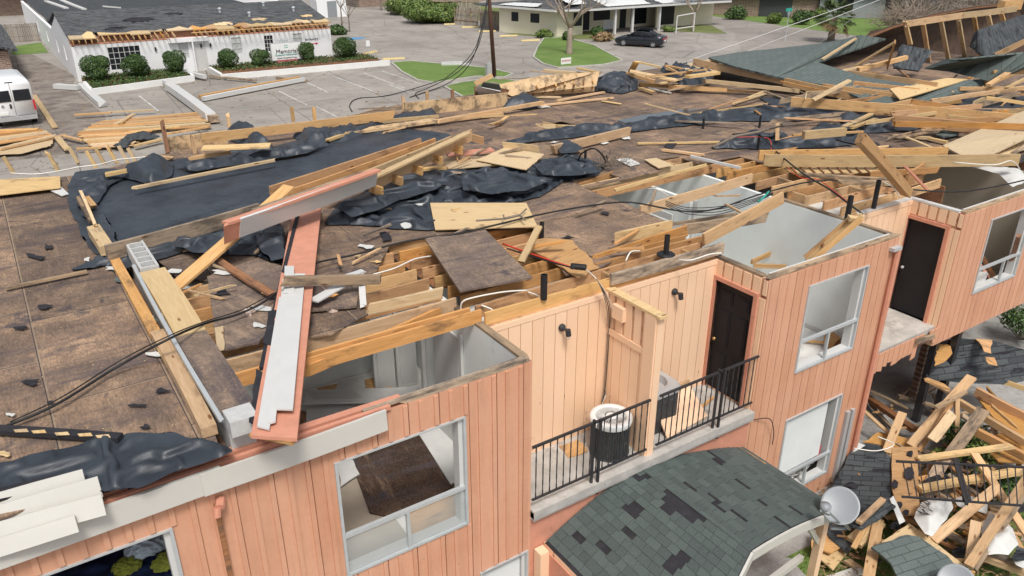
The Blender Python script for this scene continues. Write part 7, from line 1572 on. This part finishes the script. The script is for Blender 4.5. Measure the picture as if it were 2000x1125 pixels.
car = empty('parked_car', (52.35, 57.3, 0), 'black saloon car parked in front of the cream house', 'car', rz=math.atan2(3.49, -2.18))
loft([sec(-2.32, .72, .45, .92), sec(-2.25, .84, .30, 1.0), sec(-1.7, .90, .22, 1.03), sec(-1.0, .91, .2, .97), sec(0, .91, .2, .95), sec(.9, .91, .2, .95), sec(1.6, .89, .22, .86), sec(2.1, .84, .25, .76), sec(2.33, .66, .38, .64)], M['carpaint'], 'body', car)
gh = loft([sec(-1.72, .70, .93, 1.02, .04, 0), sec(-1.05, .72, .93, 1.35, .10, -.08), sec(-.3, .72, .93, 1.44, .12, -.08), sec(.3, .70, .93, 1.42, .12, -.08), sec(1.15, .68, .90, .97, .04, 0)], M['glassdark'], 'windows', car)
loft([sec(-1.0, .62, 1.33, 1.375, .02, 0), sec(-.3, .64, 1.39, 1.455, .02, 0), sec(.32, .62, 1.36, 1.435, .02, 0)], M['carpaint'], 'roof', car)
pl_ = MB()
for s in (-1, 1):
    for (a, b) in (((-.30, .93), (-.28, 1.42)), ((.95, .93), (.33, 1.40)), ((-1.6, .98), (-1.05, 1.34))): pl_.bar((a[0], s*.80, a[1]), (b[0], s*.68, b[1]), .05, .05)
    pl_.bar((-1.6, s*.90, .955), (1.1, s*.90, .945), .02, .02)
pl_.build('pillars', M['carpaint'], car, local=True)
for s in (-1, 1):
    MB().hexa([(-2.34, s*.5-.2, .72), (-2.34, s*.5+.2, .72), (-2.18, s*.5+.24+.02*s, .70), (-2.18, s*.5-.2, .70), (-2.32, s*.5-.2, .88), (-2.32, s*.5+.2, .88), (-2.15, s*.52+.25, .88), (-2.15, s*.5-.2, .88)]).build('tail_light', M['red'], car, local=True)
    MB().box(2.12, 2.30, s*.55-.17, s*.55+.17, .60, .72).build('headlight', M['dish'], car, local=True)
    MB().box(.72, .85, s*.93-.06, s*.93+.06, .95, 1.06).build('mirror', M['carpaint'], car, local=True)
    for x in (-1.42, 1.40): wheel(x, s*.80, .33, .24, car)
MB().box(-2.35, -2.30, -.26, .26, .55, .67).build('number_plate', M['signface'], car, local=True)
van = empty('parked_van', (1.0, 54.6, 0), 'white high roof van seen from behind at the left edge of the parking lot', 'van', rz=R(90+3))
loft([sec(-2.85, 1.00, .42, 2.45, .2), sec(-2.75, 1.02, .40, 2.56, .25), sec(-1.5, 1.02, .40, 2.60, .28), sec(1.2, 1.02, .40, 2.60, .28), sec(1.75, .98, .40, 2.3, .28), sec(2.3, .95, .40, 1.5, .2), sec(2.85, .88, .42, 1.15, .15)], M['vanpaint'], 'body', van)
for s in (-1, 1):
    dgl = MB().hexa([(-2.885, s*.49-.42, 1.42), (-2.885, s*.49+.42, 1.42), (-2.86, s*.49+.42, 1.42), (-2.86, s*.49-.42, 1.42), (-2.87, s*.49-.40, 2.02), (-2.87, s*.49+.40, 2.02), (-2.84, s*.49+.40, 2.02), (-2.84, s*.49-.40, 2.02)]).build('rear_window', M['glassdark'], van, local=True)
    MB().box(-2.88, -2.83, s*.985-.05, s*.985+.04, .85, 1.42).build('tail_light', M['red'], van, local=True)
    for x in (-1.9, 1.9): wheel(x, s*.88, .36, .25, van)
    MB().box(-2.87, -2.855, s*.49-.44, s*.49+.44, .62, .63).build('door_seam', M['blackmetal'], van, local=True)
    MB().box(1.55, 1.75, s*1.1-.1, s*1.1+.1, 1.3, 1.65).build('mirror', M['blackmetal'], van, local=True)
    MB().box(1.0, 1.7, s*1.02-.01, s*1.02+.01, 1.35, 2.0).build('side_window', M['glassdark'], van, local=True)
MB().box(-2.98, -2.80, -.98, .98, .38, .60).build('bumper', M['acgrey'], van, local=True); MB().box(-2.88, -2.862, -.006, .006, .62, 2.4).build('door_seam', M['blackmetal'], van, local=True)
MB().box(-2.895, -2.862, .12, .22, 1.05, 1.28).build('handle', M['blackmetal'], van, local=True); MB().box(-2.90, -2.862, .35, .80, .72, .86).build('number_plate', M['signface'], van, local=True); MB().box(-2.86, -2.80, -.2, .2, 2.42, 2.47).build('brake_light', M['glassdark'], van, local=True)
MB().lathe([(0, 0), (.06, .0), (.06, .02), (0, .02)], (0, 0, 0), 14)
MB().tube([(-2.868, .55, 1.2), (-2.885, .55, 1.2)], .07, 14).build('badge', M['rim'], van, local=True)

# ------------------------------------------------------------------ cream house
H = empty('cream_house', (57, 70, 0), 'cream bungalow with low white and brown roof and a posted porch behind the bare tree', 'house')
c0, c1, c2 = Vector((47.24, 73.9, 0)), Vector((49.84, 67.05, 0)), Vector((58.5, 67.6, 0))
def wallseg(a, b, z0, z1, m, nm='wall', off=0, th=.2):
    d = (b-a).normalized(); n = Vector((d.y, -d.x, 0)); a = a+n*off; b = b+n*off
    return MB().hexa([a+Vector((0, 0, z0)), b+Vector((0, 0, z0)), b-n*th+Vector((0, 0, z0)), a-n*th+Vector((0, 0, z0)), a+Vector((0, 0, z1)), b+Vector((0, 0, z1)), b-n*th+Vector((0, 0, z1)), a-n*th+Vector((0, 0, z1))]).build(nm, M[m], H)
wallseg(c0, c1, 0, 2.6, 'wallyellow'); e1 = Vector((53.2, 67.15, 0)); wallseg(c1, e1, 0, 2.6, 'wallyellow'); wallseg(e1, e1+Vector((1.0, 2.2, 0)), 0, 2.6, 'wallyellow'); wallseg(e1+Vector((1.0, 2.2, 0)), Vector((72, 69.4, 0)), 0, 2.6, 'wallyellow'); wallseg(Vector((63.5, 67.2, 0)), Vector((72, 66.9, 0)), 0, 2.5, 'wallyellow')
def onseg(a, b, s0, s1, z0, z1, m, nm): d = b-a; return wallseg(a+d*s0, a+d*s1, z0, z1, m, nm, .03, .02)
for s0, s1 in ((.22, .34), (.55, .70)): onseg(c0, c1, s0, s1, 1.2, 2.1, 'glassdark', 'window')
onseg(c1, e1, .62, .95, .9, 2.2, 'glassdark', 'window'); r0, r1 = e1+Vector((1.0, 2.2, 0)), Vector((72, 69.4, 0))
for s0, s1, z0, m_, nm_ in ((.02, .09, .1, 'glassdark', 'window'), (.12, .25, 1.0, 'glassdark', 'window'), (.33, .38, 0, 'glassdark', 'door'), (.42, .55, .3, 'glassdark', 'window'), (.2, .3, 0, 'wallwhite', 'panel')): onseg(r0, r1, s0, s1, z0, 2.2 if nm_ != 'panel' else .95, m_, nm_)
onseg(Vector((63.5, 67.2, 0)), Vector((72, 66.9, 0)), .05, .3, .3, 2.2, 'glassdark', 'window')
for u, v in ((1200, 67), (1234, 64), (1286, 60)): p = P(u, v, 0); MB().box(p.x-.11, p.x+.11, p.y-.11, p.y+.11, 0, 2.5).build('porch_post', M['white'], H)
def hroof(pts, m, nm, th=.1): sheet(nm, pts, M[m], parent=H, th=th)
V = Vector
hroof([V((46.2, 74.5, 2.62)), V((48.9, 66.2, 2.62)), V((53.2, 65.2, 2.62)), V((72, 64.4, 2.62)), V((72, 71.5, 3.75)), V((53, 71.5, 3.75))], 'shgrey', 'roof'); hroof([V((72, 78, 2.62)), V((46.5, 78, 2.62)), V((46.2, 74.5, 2.62)), V((53, 71.6, 3.74)), V((72, 71.6, 3.74))], 'shgrey', 'roof')
for a, b in (((46.15, 74.5), (48.85, 66.15)), ((48.85, 66.15), (53.2, 65.12)), ((53.2, 65.12), (72, 64.33))): lumber('fascia', (*a, 2.6), (*b, 2.6), .06, .2, M['white'], H, ragged=False)
for x0, x1, y0, y1 in ((47.6, 50.2, 72.0, 73.6), (55, 61, 65.6, 69.5), (62.5, 70, 65.4, 70.5), (51.5, 53.5, 67, 70)):
    z = lambda y: 2.66+(y-65.0)/6.5*1.12+.03; sheet('metal_patch', [V((x0, y0, z(y0))), V((x1, y0, z(y0))), V((x1+.5, y1, z(y1))), V((x0+.4, y1, z(y1)))] if x0 > 48 else [V((46.9, 73.5, 2.8)), V((48.6, 69, 2.8)), V((50, 70, 3.0)), V((48.6, 73.3, 2.95))], M['acwhite'], parent=H, th=.02, rough=.15)
# brick house and pale house beyond the road
BH = empty('brick_house', (80, 72, 0), 'brown brick house behind clipped shrubs across the road', 'house')
def bw(a, b, z0, z1, m, par, nm='wall', off=0, th=.3):
    a, b = V(a), V(b); d = (b-a).normalized(); n = V((d.y, -d.x, 0)); a = a+n*off; b = b+n*off; z0, z1 = V((0, 0, z0)), V((0, 0, z1)); return MB().hexa([a+z0, b+z0, b-n*th+z0, a-n*th+z0, a+z1, b+z1, b-n*th+z1, a-n*th+z1]).build(nm, M[m], par)
bw((77.5, 77, 0), (82.5, 69.2, 0), 0, 2.4, 'brick', BH); bw((82.5, 69.2, 0), (85, 66.2, 0), 0, 2.4, 'acblack', BH); bw((83.4, 68.2, 0), (84.6, 66.8, 0), .7, 2.1, 'glassdark', BH, 'window', .05, .03); bw((85, 66.2, 0), (92, 63.5, 0), 0, 2.4, 'brick', BH)
sheet('roof', [V((76.8, 76.8, 2.4)), V((82.2, 68.4, 2.4)), V((85, 65.4, 2.4)), V((93, 62.6, 2.4)), V((97, 72, 4)), V((84, 80, 4))], M['shgrey'], parent=BH, th=.15); lumber('fascia', (76.8, 76.8, 2.35), (82.2, 68.4, 2.35), .06, .2, M['white'], BH)
PH = empty('pale_house', (95, 62, 0), 'pale blue house with dark windows behind the palm', 'house'); bw((88, 64.5, 0), (98, 55, 0), 0, 2.9, 'dish', PH); bw((89.5, 63.1, 0), (90.8, 61.8, 0), .8, 2.2, 'glassdark', PH, 'window', .05, .03); bw((93.5, 59.3, 0), (94.8, 58, 0), .8, 2.2, 'glassdark', PH, 'window', .05, .03); sheet('roof', [V((87, 64.5, 2.9)), V((98, 54, 2.9)), V((106, 62, 4.4)), V((96, 74, 4.4))], M['shgrey'], parent=PH, th=.15)
for i, (u, v, r, h, l) in enumerate(((1436, 38, 1.5, 1.6, 'tall dark shrub in front of the brown brick house'), (1511, 46, 1.0, 1.1, 'round dark shrub right of the brick wall'), (1565, 48, 1.6, 1.5, 'bushy green shrub left of the palm'), (1600, 36, 1.1, 1.2, 'round shrub before the pale blue house'), (1168, 74, .9, .9, 'dark bush at the corner of the cream house'), (1168-105, 74, 1.0, .8, 'round green bush under the cream gable wall'), (656, 68, 1.1, .9, 'small square hedge by the upper parking lot'), (1320-13, 62, .8, .5, 'low green planting beside the porch of the cream house'), (1107, 80, .6, .8, 'green bush left of the bare tree trunk'))):
    p = P(u, v, 0); shrub('shrub', (p.x, p.y, 0), (r, r, h*.62), 1500, .14, 'hedge' if i % 2 == 0 else 'bush', 40+i, l)
for i, (u, v, r, h, l, n) in enumerate(((850, 44, 4.5, 2.2, 'large fallen green tree crown lying across the yard', 9000), (800, 28, 3.6, 2.2, 'green fallen foliage left of the large fallen crown', 6000), (1178, 80, 1.2, .8, 'brown dead shrub between the bare tree and the car', 1200))):
    p = P(u, v, 0); shrub('fallen_tree_crown' if i < 2 else 'dead_shrub', (p.x, p.y, 0), (r, r*.8, h*.55), n, .18, 'bush' if i < 2 else 'dryleaf', 60+i, l, 'tree crown' if i < 2 else 'shrub', lobes=12)
# bare trees
def bare_tree(name, base, h, seed, lab, spread=.55, m='bark', r0=.28, depth=6, lean=(0, 0), limbs=4, parts=True, kink=.25):
    t = empty(name, base, lab, 'tree'); rg = random.Random(seed); base = V(base); tr = MB(); br = MB()
    def grow(p, d, L, r, k):
        q = p; pts = [p]; rs = [r]; n = 3
        for i in range(n):
            d = (d+V((rg.gauss(0, 1), rg.gauss(0, 1), rg.gauss(0, .6)))*kink*.35+V((0, 0, .05))).normalized(); q = q+d*L/n; pts.append(q); rs.append(r*(1-.35*(i+1)/n))
        br.tube(pts, rs, 5 if k > 2 else 4, cap=False)
        if k <= 0: return
        for j in range(rg.choice((2, 3)) if k > 1 else 3):
            nd = (d+V((rg.gauss(0, 1), rg.gauss(0, 1), rg.gauss(.15, .6)))*spread).normalized(); grow(pts[-1] if j < 2 else pts[2], nd, L*rg.uniform(.62, .84), rs[-1]*.72, k-1)
    top = base+V((lean[0], lean[1], h*.3)); tr.tube([base+V((0, 0, -.1)), base+V((0, 0, .25)), base.lerp(top, .6), top], [r0*1.5, r0*1.05, r0*.92, r0*.85], 10); tr.build('trunk', M[m], t, smooth=True)
    for i in range(limbs):
        a = i*math.tau/limbs+rg.uniform(-.4, .4); grow(top, V((math.cos(a)*.75, math.sin(a)*.75, .8)).normalized(), h*.26, r0*.55, depth-1)
    br.build('branches', M[m], t, smooth=True); return t
bare_tree('bare_tree', P(1112, 107, 0), 7.6, 4, 'large bare spreading tree on the small lawn in front of the cream house', r0=.27, depth=7, limbs=5, spread=.62)
bare_tree('bare_tree', P(1352, 60, 0), 6, 8, 'smaller bare tree beside the white gate frame', r0=.16, depth=5)
bare_tree('bare_tree', P(683, 62, 0), 5, 9, 'thin bare shrub tree at the corner of the upper lot', r0=.07, depth=5, m='darkbark')
bare_tree('bare_tree', P(668, 48, 0), 6, 19, 'second thin bare tree beside the white shed', r0=.08, depth=5, m='darkbark')
bare_tree('bare_tree', P(745, 20, 0), 7, 12, 'bare tree standing behind the fallen green foliage', r0=.15, depth=5, m='darkbark'); bare_tree('bare_tree', P(1390, 22, 0), 5, 22, 'bare street tree before the brown brick house', r0=.14, depth=5, m='darkbark')
# uprooted trees heaped at the upper right
for i, (x, y, r, l) in enumerate(((83, 50, 4.2, 'uprooted grey brown tree heap right behind the palm'), (92, 54, 5, 'uprooted tree tangle behind the nearest heap'), (88, 44, 4.5, 'uprooted tree branches above the lifted roof flap'), (100, 50, 6, 'farthest uprooted tree tangle at the upper right corner'), (78, 42, 3.2, 'small heap of branches at the tip of the green roof'), (96, 42, 5.5, 'tangled branches behind the lifted roof flap at the right'), (112, 62, 7, 'far tangle of branches beyond the pale blue house'))):
    mb = MB(); rr = random.Random(70+i)
    for k in range(420):
        d = V((rr.gauss(0, 1), rr.gauss(0, 1), abs(rr.gauss(0, .55)))); d.normalize(); st = V((x, y, .4))+V((rr.gauss(0, .45), rr.gauss(0, .45), rr.random()*.5))*r*.6; L = r*rr.uniform(.35, .8); m1 = st+d*L*.5+V((rr.gauss(0, .2), rr.gauss(0, .2), rr.gauss(0, .2))); e = st+d*L+V((rr.gauss(0, .4), rr.gauss(0, .4), rr.gauss(0, .3))); e.z = max(.05, e.z)
        q = rr.uniform(.015, .05) if k > 20 else rr.uniform(.08, .16); mb.tube([st, m1, e], [q, q*.7, q*.35], 4, cap=False)
    o = mb.build('uprooted_tree', M['darkbark' if i % 2 else 'bark'], org=(x, y, 0)); tag(o, l, 'tree')
# palm
pp = P(1622, 82, 0); t = empty('palm_tree', pp, 'short shaggy palm at the tip of the fallen green roof', 'palm'); mb = MB(); mb.tube([pp, pp+V((0, 0, 1.3)), pp+V((.05, 0, 2.2))], [.35, .3, .28], 10); mb.build('trunk', M['darkbark'], t, smooth=True)
fr = MB(); dr = MB(); rr = random.Random(6)
for k in range(54):
    a = rr.uniform(0, 6.28); el = rr.uniform(-.9, 1.2); Lf = rr.uniform(.9, 1.5); dd = V((math.cos(a)*math.cos(el), math.sin(a)*math.cos(el), math.sin(el))); st = pp+V((0, 0, 2.3)); c = st+dd*Lf; tgt = dr if el < -.45 else fr
    tgt.tube([st, c], .02, 4); sx_ = dd.cross(V((0, 0, 1))).normalized(); up = sx_.cross(dd)
    for j in range(15):
        an = (j-7)*.19; e = (dd*math.cos(an)+sx_*math.sin(an)*1.0).normalized(); tip = c+e*rr.uniform(.65, .95)+V((0, 0, -rr.uniform(.05, .35))); w_ = up.cross(e)*.028; tgt.add([c-w_, c+w_, c.lerp(tip, .6)+w_*1.2+up*.04, tip, c.lerp(tip, .6)-w_*1.2+up*.04], [(0, 1, 2, 3, 4)])
fr.build('fronds', M['palm'], t); dr.build('dead_fronds', M['dryleaf'], t)
# fences, shed, gate frame, street sign
def fence(nm, a, b, h, n, lab, seed, lean=0.0, gap=.03):
    a, b = V(a), V(b); t = empty(nm, a, lab, 'fence'); rr = random.Random(seed); mb = MB(); d = (b-a)/n; nn = V((-d.y, d.x, 0)).normalized()
    for i in range(n):
        p = a+d*i; q = a+d*(i+1-gap/d.length if d.length > .05 else i+.9); hh = V((0, 0, h+rr.uniform(-.06, .03)))+nn*lean*(1+rr.uniform(-.2, .2)); th = nn*.02; mb.hexa([p, q, q+th, p+th, p+hh, q+hh, q+hh+th, p+hh+th])
    mb.build('boards', M['fence'], t)
    for s in (.3, .8): lumber('rail', a+V((0, 0, h*s))+nn*.06, b+V((0, 0, h*s))+nn*.06, .05, .09, M['old'], t)
    for k in range(int((b-a).length/2.4)+1): p = a+(b-a).normalized()*2.4*k+nn*.1; MB().box(p.x-.05, p.x+.05, p.y-.05, p.y+.05, 0, h).build('post', M['old'], t)
fence('wooden_fence', (-1, 92.3, 0), (5.7, 92.6, 0), 1.7, 44, 'weathered wooden fence beside the clinic side wall', 1)
fence('wooden_fence', (46.6, 82.5, 0), (47.8, 79.2, 0), 1.9, 18, 'leaning grey fence section left of the cream house', 2, .5); fence('wooden_fence', (47.9, 79, 0), (48.6, 75.2, 0), 1.8, 20, 'grey fence section joined to the cream house', 3, .15)
fence('wooden_fence', (46, 98, 0), (56, 92, 0), 1.8, 60, 'grey fence far behind the fallen green foliage', 4, .1)
sp = P(650, 34, 0); t = empty('white_shed', sp, 'white barn shaped shed beyond the upper lot', 'shed'); mb = MB(); cx_, cy_ = sp.x, sp.y
pf = [(-1.9, 0), (1.9, 0), (1.9, 2.0), (1.3, 2.9), (0, 3.4), (-1.3, 2.9), (-1.9, 2.0)]; mb.v = [(cx_+x, cy_, z) for x, z in pf]+[(cx_+x+1, cy_+5, z) for x, z in pf]; n = 7; mb.f = [list(range(n)), list(reversed(range(n, 2*n)))]+[[i, i+n, (i+1) % n+n, (i+1) % n] for i in range(n)]; mb.mi = [0]*(n+2); mb.build('body', M['wallwhite'], t); MB().box(cx_-.6, cx_+.6, cy_-.05, cy_-.005, 0, 1.9).build('door', M['dish'], t)
gp = P(1318, 66, 0); t = empty('gate_frame', gp, 'white empty gate frame standing by the street', 'gate'); a, b = P(1320, 66, 0), P(1354, 62, 0)
for q in (a, b): MB().tube([q, q+V((0, 0, 1.75 if q is a else 1.9))], .07, 8).build('post', M['white'], t)
MB().tube([a+V((0, 0, 1.75)), b+V((0, 0, 1.9))], .06, 8).build('top_bar', M['white'], t); MB().tube([a+V((0, 0, .5)), b+V((0, 0, .55))], .06, 8).build('bottom_bar', M['white'], t)
gp = P(1533, 80, 0); t = empty('street_sign', gp, 'green street name sign on a pole left of the palm', 'sign'); MB().tube([gp, gp+V((0, 0, 2.9))], .04, 8).build('pole', M['alu'], t); MB().box(gp.x-.45, gp.x+.45, gp.y-.02, gp.y+.02, 2.75, 3.05).build('name_plate', M['streetsign'], t)
MB().prism([(gp.x-.3, gp.y-.05, 2.7), (gp.x+.3, gp.y-.05, 2.7), (gp.x, gp.y-.05, 2.1)], .02).build('yield_plate', M['dish'], t)
RBH = empty('red_house', (62, 108, 0), 'dark red brick house far behind the trees at the top centre', 'house'); MB().box(46, 72, 108, 118, 0, 3).build('wall', M['brick'], RBH); sheet('roof', [V((45, 107, 3)), V((73, 107, 3)), V((73, 113, 5)), V((45, 113, 5))], M['shdark'], parent=RBH, th=.2)
# litter over the lots
lt = MB(); rr = random.Random(31)
for i in range(2600):
    u, v = rr.uniform(-20, 1400), rr.uniform(15, 330); p = P(u, v, .025)
    if p.y < 23: continue
    s = rr.uniform(.02, .10)*(1 if rr.random() < .93 else 2.2); a = rr.uniform(0, 6.28); e = V((math.cos(a), math.sin(a), 0))*s; g = V((-e.y, e.x, rr.uniform(0, .6)*s))*rr.uniform(.2, .8); lt.add([p-e, p+g, p+e, p-g], [(0, 1, 2, 3)])
tag(lt.build('lot_litter', M['dryleaf']), 'small storm litter scattered over the parking lots', 'litter', kind='stuff')
# broken framing left standing below the rear left corner of the roof
for i, (u, v) in enumerate(((28, 340), (113, 332), (155, 322), (188, 328), (205, 322), (228, 318), (250, 318), (268, 322))):
    p = P(u, v, 5.0); tag(lumber('wall_stud', p, p+V((-.12, .05, .42)), .04, .08, M['pale']), 'short wall stud on the rear left edge, '+('leftmost', 'second from the left', 'third from the left', 'fourth from the left', 'fifth from the left', 'sixth from the left', 'seventh from the left', 'rightmost')[i], 'stud', 'studs along the rear left edge')
cable('cable', [P(u, v, 5.25) for u, v in ((20, 338), (70, 340), (115, 334), (155, 326), (190, 322), (230, 312), (268, 308), (290, 306))], .015, M['whitecable'], 'pale cable threaded through the short studs at the rear left')
